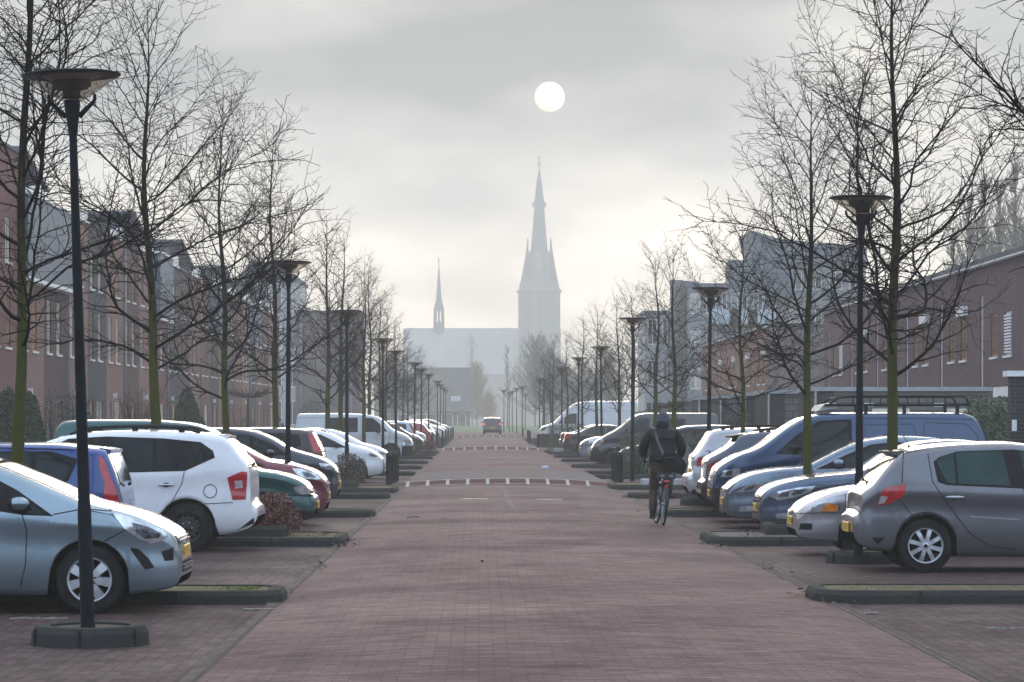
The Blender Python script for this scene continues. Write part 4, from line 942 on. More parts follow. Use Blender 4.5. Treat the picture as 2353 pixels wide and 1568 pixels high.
far_ = [make_tree_meshes(201, 8.0, 2.7, .095, 2.0, .85, tk=1.05), make_tree_meshes(202, 7.2, 2.6, .09, 1.9, .85, tk=1.05), make_tree_meshes(203, 6.3, 2.5, .085, 1.9, .85, tk=1.05)]
lt = [(32, 0, .2, 1.0), (45.4, 1, 0, 1.0), (57, 2, 0, 1.0), (71, 3, 0, 1.0), (96, 'f0', 1.0, .99), (110, 'f1', 2.2, 1.13), (126, 'f0', 3.9, 1.0), (134, 'f1', .3, 1.1), (147, 'f0', 5.0, .95), (162, 'f1', 1.9, 1.0), (178, 'f2', .4, 1.1), (199, 'f0', 2.4, .85), (212, 'f1', 4.1, .9), (229, 'f2', 4.6, 1.0), (246, 'f0', .9, .85)]
for i, (Y, k, rz, s) in enumerate(lt):
    me = far_[int(k[1])] if isinstance(k, str) else near[k]
    side = {0: 'nearest on the left behind the silver-blue hatchback', 1: 'second on the left, darker, behind the white estate', 2: 'third on the left, behind the white estate tail', 3: 'fourth on the left, beside the dark blue car'}.get(i, f'{ORD[i]} in the left row')
    put_tree(me, (TX + random.Random(i).gauss(0, .12) * (i > 3), Y, gz(Y) + .1), rz, f'bare street tree with mossy green trunk, {side}', s)
rt = [(25.6, 7, 2.1, 1.0), (38.6, 4, .6, .98), (48.3, 5, 1.0, 1.0), (60.6, 6, .5, .97), (83, 'f2', .8, .98), (94.5, 'f2', 3.0, 1.03), (107, 'f2', 2.0, .95), (118, 'f1', 5.2, .86), (133, 'f2', 4.4, 1.0), (155, 'f1', 2.9, .9), (179, 'f2', .6, 1.0), (208, 'f1', 1.7, .95), (225, 'f2', 5.5, 1.1), (242, 'f0', 3.3, .85)]
for i, (Y, k, rz, s) in enumerate(rt):
    me = far_[int(k[1])] if isinstance(k, str) else near[k]
    side = {0: 'trunk outside the right picture edge', 1: 'largest on the right, behind the grey hatchback roof', 2: 'behind the dark blue van on the right', 3: 'slender, behind the crossover on the right'}.get(i, f'{ORD[i]} in the right row')
    put_tree(me, (TXR + (.35 if i == 0 else 0) + random.Random(i + 50).gauss(0, .12) * (i > 3), Y, gz(Y) + .1), rz, f'bare street tree with mossy green trunk, {side}', s)
# distant bare trees
HAZYB = mat('far_bark_hazed', (0.16, 0.14, 0.115), 0.9, var=0.25)  # bark colour lightened to stand in for haze
def poplar(seed, H, spread, first, dens, up=26, m_=None):
    r = random.Random(seed); tr = MB(); cr_ = MB()
    tr.tube([(0, 0, 0), (.1, 0, H * .3), (0, .1, H * .65), (0, 0, H)], [H * .009, H * .007, H * .004, .02], 7)
    for i in range(int(95 * dens)):
        t = r.random() ** .9; z = first + (H * .97 - first) * t; a = r.uniform(0, 6.28); th = R(up + 26 * (1 - t) + r.gauss(0, 7))
        L = spread * (1.05 - .7 * t) * r.uniform(.6, 1.15); d = Vector((math.sin(th) * math.cos(a), math.sin(th) * math.sin(a), math.cos(th))); p = Vector((0, 0, z)); ps = [p]
        for k in range(5):
            d = (d + Vector((r.gauss(0, .08), r.gauss(0, .08), .07))).normalized(); p = p + d * L / 5; ps.append(p.copy())
            for _ in range(3):
                e_ = (d + Vector((r.gauss(0, .5), r.gauss(0, .5), .25))).normalized(); l2 = L * r.uniform(.12, .36)
                q_ = p + e_ * l2 * .5; e2 = (e_ + Vector((r.gauss(0, .25), r.gauss(0, .25), .2))).normalized()
                cr_.tube([p, q_, q_ + e2 * l2 * .5], [.020, .016, .010], 3, cap=False)
                e3 = (e_ + Vector((r.gauss(0, .6), r.gauss(0, .6), .1))).normalized(); cr_.tube([q_, q_ + e3 * l2 * .4], [.014, .009], 3, cap=False)
        cr_.tube(ps, [.05, .045, .036, .028, .02, .012], 3, cap=False)
    a, b_ = tr.build('trunk', m_ or HAZYB, fix=False), cr_.build('crown', m_ or HAZYB, fix=False); out = (a.data, b_.data)
    bpy.data.objects.remove(a); bpy.data.objects.remove(b_); return out
pop = [poplar(301, 19, 3.6, 3.5, 1.6), poplar(302, 17, 4.2, 3.0, 1.6)]
wil = poplar(303, 11.5, 4.6, 1.2, 2.6, 38, mat('willow_bark_hazed', (0.30, 0.21, 0.12), 0.9, var=.2)); rnd_t = poplar(304, 13.5, 6.5, 2.0, 2.2, 34); slim = poplar(305, 15, 2.6, 3, .35, 30)  # willow bark paled too, haze painted into its brown
pl = [('p0', 2190, 236, .80, 'nearest the house roof'), ('p1', 2225, 240, 1.05, 'second from the left'), ('p0', 2262, 244, 1.06, 'third from the left'), ('p1', 2296, 240, 1.12, 'fourth from the left'), ('p0', 2334, 246, 1.14, 'fifth from the left'), ('p1', 2368, 242, 1.2, 'at the right edge'), ('p0', 2160, 250, .68, 'lowest of the group'), ('p1', 2130, 255, .62, 'partly behind the large street tree')]
for k, px, Y, s, d in pl: put_tree(pop[int(k[1])], (PX(px, Y), Y, .3), px * .7, f'hazy pale bare poplar behind the right brick house, {d}', s, 'poplar_tree', 'tree', 'hazy poplars on the right')
for k, (px, Y, s, me, lab) in enumerate([(1095, 600, 1.0, wil, 'hazy brown willow-like bare tree beside the dark-roofed end house'), (1070, 640, .92, wil, 'hazy brown bare tree rising behind the end house roof'), (1230, 470, .95, rnd_t, 'broad hazy bare tree below the church tower'), (1262, 520, .85, rnd_t, 'hazy bare tree at the right end of the church'),
        (1166, 430, .78, slim, 'slender hazy birch-like bare tree right of the moving car'), (1085, 780, 1.5, slim, 'tall slim hazy bare tree in front of the church nave'), (985, 700, .9, rnd_t, 'hazy bare tree left of the end house'), (960, 640, .8, rnd_t, 'hazy bare tree above the far left lamps'),
        (1340, 420, .62, rnd_t, 'hazy bare tree beyond the far right lamps'), (1300, 380, .55, rnd_t, 'small hazy bare tree beyond the right bollards'), (1395, 400, .7, rnd_t, 'hazy bare tree behind the white van on the right'), (1125, 560, .5, wil, 'low hazy brown bush-like tree behind the moving car'), (900, 380, .62, rnd_t, 'hazy bare tree behind the far left houses')]):
    put_tree(me, (PX(px, Y), Y, .35), k * 1.3, lab, s, 'distant_tree', 'tree', 'hazy bare trees at the end of the street')

# ------------------------------------------------------------------ bushes and hedges
def leafcol(name, a, b_, rough=.6):
    m, nt, b = newmat(name); oi = nt.node('ShaderNodeNewGeometry')
    nt.l.new(nt.mix(oi.outputs['Random Per Island'], a, b_), b.inputs['Base Color']); b.inputs['Roughness'].default_value = rough; return m
def bush(label, c, rx, ry, h, n, ls, lm_, stems=14, seed=1, name='bush', cat='bush', shape='dome', group=None, z0=0.0, bare=0):
    r = random.Random(seed); o = thing(name, label, cat, c, 0, group); f = MB(); s = MB()
    lobes = [(r.uniform(0, 6.28), r.uniform(.5, .95), r.uniform(.12, .35)) for _ in range(9)]
    for i in range(n):
        while True:
            x, y, z = r.uniform(-1, 1), r.uniform(-1, 1), r.uniform(0, 1)
            a = math.atan2(y, x); k = 1 + sum(am * math.cos((a - ph)) * (1 if abs(z - zz) < .3 else 0) * .5 for ph, zz, am in lobes)
            q_ = (x * x + y * y) / (k * k)
            if shape == 'dome' and q_ + (z * .96) ** 2.4 < 1 and (q_ + z ** 2.4 > .30 or r.random() < .25): break
            if shape == 'cone' and math.sqrt(q_) < (1 - z) ** .62 and (math.sqrt(q_) > .55 * (1 - z) ** .62 or r.random() < .2): break
            if shape == 'box' and abs(x) < .97 + .06 * math.sin(9 * y + 7 * z) and abs(y) < .97 and z < .92 + .08 * math.sin(x * 8 + 3 * y) and (max(abs(x), abs(y), z) > .72 or r.random() < .2): break
        p = Vector((x * rx, y * ry, z0 + z * h)); nrm_ = Vector((x, y, z - .2 + r.gauss(0, .4))) + Vector((r.gauss(0, .7), r.gauss(0, .7), r.gauss(0, .7))); nrm_.normalize()
        u = nrm_.orthogonal().normalized(); u.rotate(Matrix.Rotation(r.uniform(0, 6.28), 3, nrm_)); v = nrm_.cross(u); l_ = ls * r.uniform(.6, 1.3)
        f.add([p - u * l_, p + v * l_ * .45 + nrm_ * l_ * .15, p + u * l_, p - v * l_ * .45 + nrm_ * l_ * .1], [(0, 1, 2, 3)])
    for i in range(stems):
        a = r.uniform(0, 6.28); q_ = r.uniform(.3, 1.05); p1 = Vector((math.cos(a) * rx * .2, math.sin(a) * ry * .2, 0)); p3 = Vector((math.cos(a) * rx * q_, math.sin(a) * ry * q_, z0 + h * r.uniform(.5, 1.08) * (1 if shape != 'cone' else .3)))
        s.tube([p1, p1.lerp(p3, .5) + Vector((0, 0, h * .15)), p3], [.012, .008, .004], 4, cap=False)
        if bare:
            for k in range(bare):
                t = r.uniform(.3, 1); p = p1.lerp(p3, t); s.tube([p, p + Vector((r.gauss(0, .15), r.gauss(0, .15), r.uniform(.05, .3)))], [.005, .003], 3, cap=False)
    if n: f.build('foliage', lm_, o, fix=False)
    if stems: s.build('stems', BARK, o, fix=False)
    return o
redl = leafcol('reddish_leaves', (0.065, 0.024, 0.018), (0.23, 0.080, 0.058)); brnl = leafcol('brown_green_leaves', (0.030, 0.026, 0.016), (0.125, 0.095, 0.070)); hedl = leafcol('hedge_leaves', (0.022, 0.036, 0.014), (0.090, 0.115, 0.045))
conl = leafcol('conifer_leaves', (0.012, 0.030, 0.012), (0.040, 0.075, 0.026), .8); gryl = leafcol('grey_green_leaves', (0.035, 0.048, 0.040), (0.10, 0.13, 0.105)); ivyl = leafcol('ivy_leaves', (0.016, 0.035, 0.014), (0.065, 0.11, 0.045), .35)
Y = 44.5
bush('reddish-brown leafy bush in the planting bed behind the white estate', (PX(628, Y), Y, .2), .42, .45, .52, 2600, .030, redl, seed=2)
bush('low spindly end of the reddish bush by the green car bumper', (PX(668, Y), Y + .2, .2), .16, .2, .34, 260, .026, redl, seed=3)
Y = 76.5; bush('brown-green bush in the planting bed around the third left lamp', (PX(795, Y), Y, .2), .48, .5, .74, 2600, .034, brnl, seed=4)
Y = 93.6; bush('dense green hedge behind the three bollards right of the ramp', (PX(1474, Y) + .05, Y + .6, .1), .66, .8, 1.3, 6500, .030, hedl, shape='box', seed=5, name='hedge', cat='hedge')
Y = 95.0; bush('green hedge between the utility cabinet and the cyclist', (PX(1595, Y), Y, .1), 1.0, .7, 1.25, 4200, .030, hedl, shape='box', seed=6, name='hedge', cat='hedge')
Y = 139; bush('small rust-red bush in front of the grey van bumper on the right', (PX(1345, Y), Y - 25, .1), .42, .5, .6, 900, .04, redl, seed=7)
Y = 165; bush('green hedge beside the white van on the right', (PX(1300, Y), Y - 2, .2), 1.0, .8, 1.35, 3000, .045, hedl, shape='box', seed=8, name='hedge', cat='hedge')
Y = 158; bush('small brown leafy bush among the far left bollards', (PX(988, Y), Y - 4, .25), .4, .5, .55, 500, .05, redl, seed=9)
Y = 143; bush('thin dry bush in front of the white van bumper on the left', (PX(952, Y), Y, .15), .35, .5, .45, 250, .04, brnl, seed=19)
Y = 70; bush('dark ivy hedge beside the brick garden wall at the right edge', (PX(2272, Y), Y, 0), .45, .6, 2.28, 5200, .055, ivyl, shape='box', seed=10, name='hedge', cat='hedge')
Y = 82; bush('ivy and shrub in front of the long grey shed', (PX(1840, Y), Y, 0), .62, .5, 1.75, 1800, .05, ivyl, seed=11)
Y = 88; bush('low green shrub by the second grey shed', (PX(1745, Y), Y, 0), .4, .4, 1.35, 900, .05, hedl, seed=12)
Y = 100; bush('dark green bush beside the third grey shed', (PX(1690, Y), Y, 0), .5, .5, 2.6, 900, .07, gryl, seed=22, bare=3, stems=30)
Y = 80; bush('tall dark conifer at the left edge behind the blue car', (PX(15, Y), Y, 0), .85, .8, 2.6, 9000, .10, conl, shape='cone', seed=13, name='conifer', cat='conifer')
Y = 80.5; bush('dark conifer just right of the nearest left tree trunk', (PX(68, Y), Y, 0), .62, .7, 2.5, 8000, .10, conl, shape='cone', seed=14, name='conifer', cat='conifer')
Y = 96; bush('grey-green loose shrub behind the nearest left lamp post', (PX(140, Y), Y, 0), .95, .9, 2.7, 3000, .05, gryl, seed=15, bare=3, stems=30)
Y = 97; bush('grey-green loose shrub left of the bare shrub', (PX(195, Y), Y, 0), .6, .8, 2.3, 1300, .05, gryl, seed=16, bare=3, stems=24)
Y = 112; bush('bare twiggy garden shrub in front of the left terrace', (PX(318, Y), Y, 0), 1.1, .8, 2.7, 0, .05, gryl, seed=17, bare=10, stems=70)
Y = 126; bush('neat green cone-shaped conifer in front of the left terrace', (PX(432, Y), Y, 0), .95, .95, 3.1, 11000, .10, leafcol('cone_leaves', (0.012, 0.034, 0.012), (0.036, 0.075, 0.026), .9), shape='cone', seed=18, name='conifer', cat='conifer')
Y = 150; bush('small round brown bush in front of the left terrace', (PX(558, Y), Y, 0), .62, .6, 1.95, 1100, .05, brnl, seed=20)
Y = 195; bush('loose green bush against the brown end house on the left', (PX(722, Y), Y, .2), 1.0, .8, 3.0, 1500, .08, gryl, seed=21, bare=3, stems=20)
o = thing('pollard_tree', 'flat-topped bare espalier tree in front of the left terrace', 'tree', (PX(570, 165), 165, .12)); b = MB(); r = random.Random(8)
b.tube([(0, 0, 0), (0, 0, 2.9)], [.09, .06], 7); b.build('trunk', BARK, o); b = MB()
for k in range(60):
    x = r.uniform(-1.5, 1.5); b.tube([(x * .2, 0, 2.8), (x * .6, r.gauss(0, .2), 3.0 + r.gauss(0, .08)), (x, r.gauss(0, .3), 3.0 + r.uniform(-.05, .35))], [.03, .02, .008], 4)
b.build('crown', BARK, o)
# utility cabinet and concrete slabs on the right
cab = mat('cabinet_grey', (0.105, 0.112, 0.115), .6, var=.12); slab = mat('concrete_slab', (.34, .35, .36), .8, var=.2, bump=.3)
Y = 79.6; x0, x1 = PX(1556, Y), PX(1592, Y) + .25; H = PZ(1020, Y); b = MB()
b.prism([(x0, .13), (x1, .13), (x1, H - .32), ((x0 + x1) / 2 - .1, H), (x0, H - .22)], 'Y', Y, Y + .55)
tag(b.build('utility_cabinet', cab), 'grey gabled utility cabinet between the cyclist and the silver people carrier', 'cabinet')
b = MB(); b.cbox(PX(1475, 78.8), PX(1590, 78.8), 78.9, 79.5, .105, .26, .02); tag(b.build('concrete_plinth', slab), 'pale concrete slab on the right kerb island in front of the cabinet', 'slab')
for (px, y, Y, lab) in ((1283, 1040, 153, 'pale brick block on the pavement by the dark saloon tail'),):
    b = MB(); X = PX(px, Y); b.cbox(X - .25, X + .25, Y, Y + .3, gz(Y) + .1, gz(Y) + .28, .02); tag(b.build('stone_block', slab), lab, 'block')

# ------------------------------------------------------------------ cars
def pchip(pts):
    xs = [p[0] for p in pts]; ys = [p[1] for p in pts]; n = len(xs)
    h = [xs[i + 1] - xs[i] for i in range(n - 1)]; d = [(ys[i + 1] - ys[i]) / h[i] for i in range(n - 1)]
    m_ = [d[0]] + [0 if d[i - 1] * d[i] <= 0 else (h[i - 1] + h[i]) * 3 / ((2 * h[i] + h[i - 1]) / d[i - 1] + (h[i] + 2 * h[i - 1]) / d[i]) for i in range(1, n - 1)] + [d[-1]]
    def f(x):
        if x <= xs[0]: return ys[0]
        if x >= xs[-1]: return ys[-1]
        lo, hi = 0, n - 1
        while hi - lo > 1:
            mid = (lo + hi) // 2
            if xs[mid] <= x: lo = mid
            else: hi = mid
        t = (x - xs[lo]) / h[lo]; a = h[lo]
        return ((2 * t ** 3 - 3 * t * t + 1) * ys[lo] + (t ** 3 - 2 * t * t + t) * a * m_[lo] + (-2 * t ** 3 + 3 * t * t) * ys[lo + 1] + (t ** 3 - t * t) * a * m_[lo + 1])
    return f
WHEELS = {}
def wheel_meshes(kind, r, wd=.20):
    key = (kind, round(r, 3))
    if key in WHEELS: return WHEELS[key]
    rr = r * (.66 if kind != 'steel' else .62); b = MB()
    b.lathe([(rr, -.02), (rr * 1.03, -wd * .02), (r * .86, -wd * .10), (r * .97, 0.0), (r, .03), (r, wd - .03), (r * .97, wd), (rr, wd)], 36, axis='Y')
    ty = b.build('tyre', RUBBER)
    b = MB(); n = {'spoke8': 8, 'spoke7': 7, 'star5': 5}.get(kind, 0)
    if kind == 'steel':
        b.lathe([(0, -.012), (r * .12, -.012), (r * .14, .015), (r * .32, .03), (r * .42, .018), (r * .50, .045), (rr * .97, .03), (rr, -.012), (rr * 1.01, -.008)], 30, axis='Y')
        for k in range(14):
            a = 2 * math.pi * k / 14; b.sphere((r * .47 * math.cos(a), .024, r * .47 * math.sin(a)), .020, .008, .020, 8, 4, 1)
        for k in range(5):
            a = 2 * math.pi * k / 5 + .3; b.sphere((r * .20 * math.cos(a), .015, r * .20 * math.sin(a)), .014, .014, .014, 8, 4, 2)
        mats_ = [STEEL, UNDER, CHROME]
    else:
        b.lathe([(0, .09), (rr * .9, .09), (rr, .02)], 30, axis='Y', mat=1)
        b.lathe([(rr * .90, .012), (rr * .93, -.006), (rr * .99, -.008), (rr * 1.02, .0), (rr * 1.0, .05), (rr * .9, .05)], 36, axis='Y')
        b.lathe([(0, -.018), (rr * .16, -.016), (rr * .24, .002), (rr * .26, .04)], 20, axis='Y'); b.lathe([(0, -.021), (rr * .09, -.021), (rr * .10, -.015)], 14, axis='Y', mat=1)
        for k in range(n):
            a = 2 * math.pi * k / n + .2; c_, s_2 = math.cos(a), math.sin(a); w0, w1 = (.11, .115) if kind == 'spoke8' else ((.15, .21) if kind == 'spoke7' else (.17, .27))
            def sp2(q_, wv, y): return [(rr * (q_ * c_ - wv * s_2), y, rr * (q_ * s_2 + wv * c_)), (rr * (q_ * c_ + wv * s_2), y, rr * (q_ * s_2 - wv * c_))]
            A = sp2(.18, w0, -.012) + sp2(.55, (w0 + w1) / 2 * .92, -.012) + sp2(.93, w1, .002); B = sp2(.18, w0 + .03, .03) + sp2(.55, (w0 + w1) / 2 + .02, .03) + sp2(.93, w1 + .03, .04)
            b.add(A + B, [(0, 1, 3, 2), (2, 3, 5, 4), (0, 2, 8, 6), (2, 4, 10, 8), (1, 7, 9, 3), (3, 9, 11, 5)])
        mats_ = [ALLOY, UNDER]
    ri_ = b.build('rim', mats_); WHEELS[key] = (ty.data, ri_.data); bpy.data.objects.remove(ty); bpy.data.objects.remove(ri_)
    return WHEELS[key]

class Car:
    def __init__(s, spec, pm, label, end, Yc, side, tail, name='parked_car', cat='car', group='cars parked along the street', lod=2, rot=None, z=None):
        s.sp = spec; L = spec['L']; s.L = L; s.W = spec['W'] / 2
        s.top = pchip(spec['top']); s.r = spec.get('r', .31); s.lod = lod
        s.bot = pchip(spec.get('bot', [(0, .38), (.05, .26), (.2, .21), (.6, .18), (L - .6, .20), (L - .2, .25), (L - .05, .32), (L, .42)]))
        s.belt = pchip(spec['belt']); s.th = math.tan(R(spec.get('tumble', 17))); s.pm = pm
        s.c0f, s.lf = spec.get('front', (.62, .62)); s.c0r, s.lr = spec.get('rear', (.70, .5))
        zz = gz(Yc) if z is None else z
        # road-facing end of the car is at x = end
        if rot is None:
            nose_out = not tail
            if side == 'L': x, rz = (end, math.pi) if nose_out else (end - L, 0.0)
            else: x, rz = (end, 0.0) if nose_out else (end + L, math.pi)
            loc = (x, Yc, zz)
        else: loc, rz = (end, Yc, zz), rot
        s.o = thing(name, label, cat, loc, rz, group)
        s.body()
    def plan(s, x):
        d = min(x, s.lf); f = s.c0f + (1 - s.c0f) * (1 - (1 - d / s.lf) ** 2.3) ** (1 / 2.3) if d < s.lf else 1
        d = s.L - x; r_ = s.c0r + (1 - s.c0r) * (1 - (1 - max(d, 0) / s.lr) ** 2.3) ** (1 / 2.3) if d < s.lr else 1
        return f * r_
    def hw(s, x, z):
        bz = s.belt(x); t = z - bz; soft = .5 * (t + math.sqrt(t * t + .0016))
        y = s.W * s.plan(x)
        y -= soft * s.th * (1 if y > .3 else .4)
        y -= .09 * max(0, (.42 - z)) + .16 * max(0, .30 - z)
        y += .007 * math.exp(-((z - bz + .10) / .045) ** 2) - .010 * math.exp(-((z - bz + .27) / .10) ** 2)
        return max(y, .04)
    def crown(s, x): return s.sp.get('crown', .035)
    def zt(s, x): return s.top(x) - s.crown(x) * .5
    def topz(s, x, y, yc): return s.zt(x) + s.crown(x) * (1 - min(1, (y / yc)) ** 2) * .5 if yc > 0 else s.zt(x)
    def corner(s, x):
        zb = s.bot(x); h = s.zt(x) - zb
        r_ = min(s.sp.get('cr', .10), max(.01, .4 * h)); return r_
    def body(s):
        L, sp = s.L, s.sp; xf, xr = sp['wheels']; Ra = s.r * sp.get('arch', 1.15); xs = set()
        for k in range(15): t = (k / 14) ** 2 * .55; xs.add(t); xs.add(L - t)
        k = int(L / .09)
        for i in range(k + 1): xs.add(L * i / k)
        for xc in (xf, xr):
            for i in range(13): xs.add(xc + Ra * math.cos(math.pi * i / 12) * .9995); 
            xs.add(xc - Ra * 1.004); xs.add(xc + Ra * 1.004)
        xs |= {p[0] for p in sp['top']}
        xs = sorted(x for x in xs if 0 <= x <= L); q_ = [xs[0]]
        for x in xs[1:]:
            if x - q_[-1] > .0025: q_.append(x)
        s.xs = xs = q_
        def zbot(x):
            z = s.bot(x)
            for xc in (xf, xr):
                d = abs(x - xc)
                if d < Ra: z = max(z, s.r + math.sqrt(Ra * Ra - d * d))
            return z
        mb = MB(); rows = []; NS = 16
        for x in xs:
            zt = s.zt(x); zb = min(zbot(x), zt - .05); r_ = min(s.corner(x), .45 * (zt - zb)); zc = zt - r_
            hb = s.hw(x, zb); half = [(0, zb), (hb * .55, zb), (hb - .03, zb), (hb, zb + .004)]
            for i in range(1, NS + 1): z = zb + (zc - zb) * i / NS; half.append((s.hw(x, z), z))
            hc = s.hw(x, zc)
            ry = min(r_ * 1.25, hc * .5)
            for a in (15, 30, 45, 60, 75, 90): half.append((hc - ry * (1 - math.cos(R(a))) - (zc + r_ * math.sin(R(a)) - zc) * s.th * .3, zc + r_ * math.sin(R(a))))
            yc = half[-1][0]
            for t in (.8, .6, .4, .2, 0): y = yc * t; half.append((y, s.topz(x, y, yc)))
            rows.append([Vector((x, y, z)) for y, z in half] + [Vector((x, -y, z)) for y, z in reversed(half[1:-1])])
        n = len(rows[0]); nh = 4 + NS + 6 + 5
        vs = [p for r_ in rows for p in r_]; low = sp.get('plastic')
        for i in range(len(rows) - 1):
            for j in range(n):
                k = (j + 1) % n; jj = j if j < nh - 1 else n - 1 - j
                zc = (rows[i][j].z + rows[i + 1][k].z) / 2; xc = (xs[i] + xs[i + 1]) / 2
                m_ = 2 if jj < 3 else 0
                if m_ == 0 and low and any(a <= xc <= b_ and zc < z_ for a, b_, z_ in low): m_ = 1
                mb.f.append((i * n + j, i * n + k, (i + 1) * n + k, (i + 1) * n + j)); mb.m.append(m_); mb.s.append(True)
        mb.v = [tuple(v) for v in vs]
        for i in (0, len(rows) - 1): mb.f.append(tuple(i * n + j for j in range(n))); mb.m.append(1 if low and i == 0 and low[0][0] <= 0 else 0); mb.s.append(False)
        s.b = mb.build('body', [s.pm, BLACK, UNDER], s.o)
        s.yc = lambda x: (lambda zt, r_: max(.05, s.hw(x, zt - r_) - min(r_ * 1.25, s.hw(x, zt - r_) * .5) - r_ * s.th * .3))(s.zt(x), min(s.corner(x), .45 * (s.zt(x) - s.bot(x))))
        b = MB()
        for xc in (xf, xr): b.box(xc - Ra * 1.1, xc + Ra * 1.1, -.02, .02, s.r * .55, s.r + Ra * .9)
        b.box(xf, xr, -s.W * .8, s.W * .8, s.r * .6, s.r * .9); b.build('underbody', UNDER, s.o)
        # wheels
        kind = sp.get('rim', 'star5'); ty, ri_ = wheel_meshes(kind, s.r)
        for xc in (xf, xr):
            for sg in (-1, 1):
                w_ = bpy.data.objects.new('wheel', None); link(w_, s.o); w_.empty_display_size = .1
                w_.location = (xc, sg * (s.hw(xc, s.r + .4) - .035), s.r); w_.rotation_euler = (0, random.Random(int(xc * 100) + sg).uniform(0, 6) , 0 if sg < 0 else math.pi)
                link(bpy.data.objects.new('tyre', ty), w_); link(bpy.data.objects.new('rim', ri_), w_)
        s.glazing(); s.lights(); s.details()
    # patch laid on the flank (outline in side view x,z)
    def patch(s, poly, m_, name, off=.004, parent=None, sides=(-1, 1), smooth=True, thick=.012, step=.07, one=True):
        P = [Vector(p) for p in poly]; x0, x1 = min(p.x for p in P), max(p.x for p in P); z0, z1 = min(p.y for p in P), max(p.y for p in P)
        dense = []
        for i in range(len(P)):
            a, b_ = P[i], P[(i + 1) % len(P)]; k = max(1, int((b_ - a).length / step)); dense += [a.lerp(b_, t / k) for t in range(k)]
        def inside(p):
            c = False; j = len(P) - 1
            for i in range(len(P)):
                if (P[i].y > p.y) != (P[j].y > p.y) and p.x < (P[j].x - P[i].x) * (p.y - P[i].y) / (P[j].y - P[i].y) + P[i].x: c = not c
                j = i
            return c
        pts = list(dense); x = x0 + step / 2
        while x < x1:
            z = z0 + step / 2
            while z < z1:
                p = Vector((x, z))
                if inside(p) and min((p - d).length for d in dense) > step * .35: pts.append(p)
                z += step
            x += step
        nd = len(dense); ed = [(i, (i + 1) % nd) for i in range(nd)]
        v2, _, fc, *_ = delaunay_2d_cdt(pts, ed, [], 1, 1e-5)
        objs = []
        for sg in sides:
            mb = MB() if not one or not objs else objs[0]
            if one and objs: mb = objs[0]
            mb.add([(p.x, sg * (s.hw(p.x, min(p.y, s.zt(p.x) - .004)) + off), p.y) for p in v2], [tuple(f) for f in fc], 0, smooth)
            ring = [(p.x, sg * (s.hw(p.x, min(p.y, s.zt(p.x) - .004)) + off), p.y) for p in dense]; r2 = [(x_, y_ - sg * (thick + off), z_) for x_, y_, z_ in ring]
            mb.add(ring + r2, [(i, (i + 1) % nd, nd + (i + 1) % nd, nd + i) for i in range(nd)], 0, False)
            if one:
                if not objs: objs.append(mb)
            else: mb.build(name, m_, parent or s.o, fix=False)
        if one: return objs[0].build(name, m_, parent or s.o, fix=False)
    def each(s, poly, m_, name, **kw):                                # one mesh per side of the car
        return [s.patch(poly, m_, name, sides=(sg,), **kw) for sg in (-1, 1)]
    def strip(s, line, w_, m_, name, off=.003, **kw):
        P = [Vector(p) for p in line]; L_, R__ = [], []
        for i, p in enumerate(P):
            d = (P[min(i + 1, len(P) - 1)] - P[max(i - 1, 0)]).normalized(); nn_ = Vector((-d.y, d.x)) * w_ / 2; L_.append(p + nn_); R__.append(p - nn_)
        return s.patch(L_ + R__[::-1], m_, name, off=off, thick=.004, step=.05, **kw)
    def top_patch(s, x0, x1, marg, m_, name, off=.006, ymax=1.0, parent=None, n=14, y0f=None):
        mb = MB(); N = 12; rows = []
        for i in range(n + 1):
            x = x0 + (x1 - x0) * i / n; yc = s.yc(x) * ymax; e = (s.zt(x + .01) - s.zt(x - .01)) / .02; nx, nz = -e / math.hypot(1, e), 1 / math.hypot(1, e)
            rows.append([(x + nx * off, y * (yc - marg) , s.topz(x, abs(y) * (yc - marg), s.yc(x)) + nz * off) for y in [-1 + 2 * k / N for k in range(N + 1)]])
        mb.rings(rows, 0, False, True, closed=False)
        edge = [rows[0][k] for k in range(N + 1)] + [rows[i][N] for i in range(1, n + 1)] + [rows[n][k] for k in range(N - 1, -1, -1)] + [rows[i][0] for i in range(n - 1, 0, -1)]
        low_ = [(a, b_, c - .02) for a, b_, c in edge]; k = len(edge); mb.add(edge + low_, [(i, (i + 1) % k, k + (i + 1) % k, k + i) for i in range(k)])
        return mb.build(name, m_, parent or s.o, fix=False)
    def glazing(s):
        sp = s.sp; g = sp.get('glass', GLASS)
        if 'ws' in sp: s.top_patch(*sp['ws'], .045, sp.get('wsm', GLASSW), 'windscreen')
        if 'rw' in sp: s.top_patch(*sp['rw'], .055, sp.get('rwm', GLASSW), 'rear_window', ymax=.96)
        if 'surround' in sp: s.each(sp['surround'], BLACK, 'window_surround', off=.003)
        for w_ in sp.get('win', ()): s.each(w_, g, 'side_window', off=.0065)
    def lights(s):
        sp = s.sp
        for key, m_, nm in (('head', HEAD, 'headlight'), ('tail', REDL, 'tail_light'), ('fog', HEAD, 'fog_light'), ('amber', ORANGE, 'indicator')):
            if key in sp:
                for ob in s.each(sp[key], m_, nm, off=.006 if key != 'amber' else .010, thick=.02, step=.05):
                    pass
        if 'headin' in sp and s.lod > 1:
            for p in sp['headin']: s.each(p, HEADIN, 'lamp_unit', off=.009, step=.05)
        if 'taillens' in sp:
            for p in sp['taillens']: s.each(p, CLEARL, 'clear_lens', off=.010, step=.05)
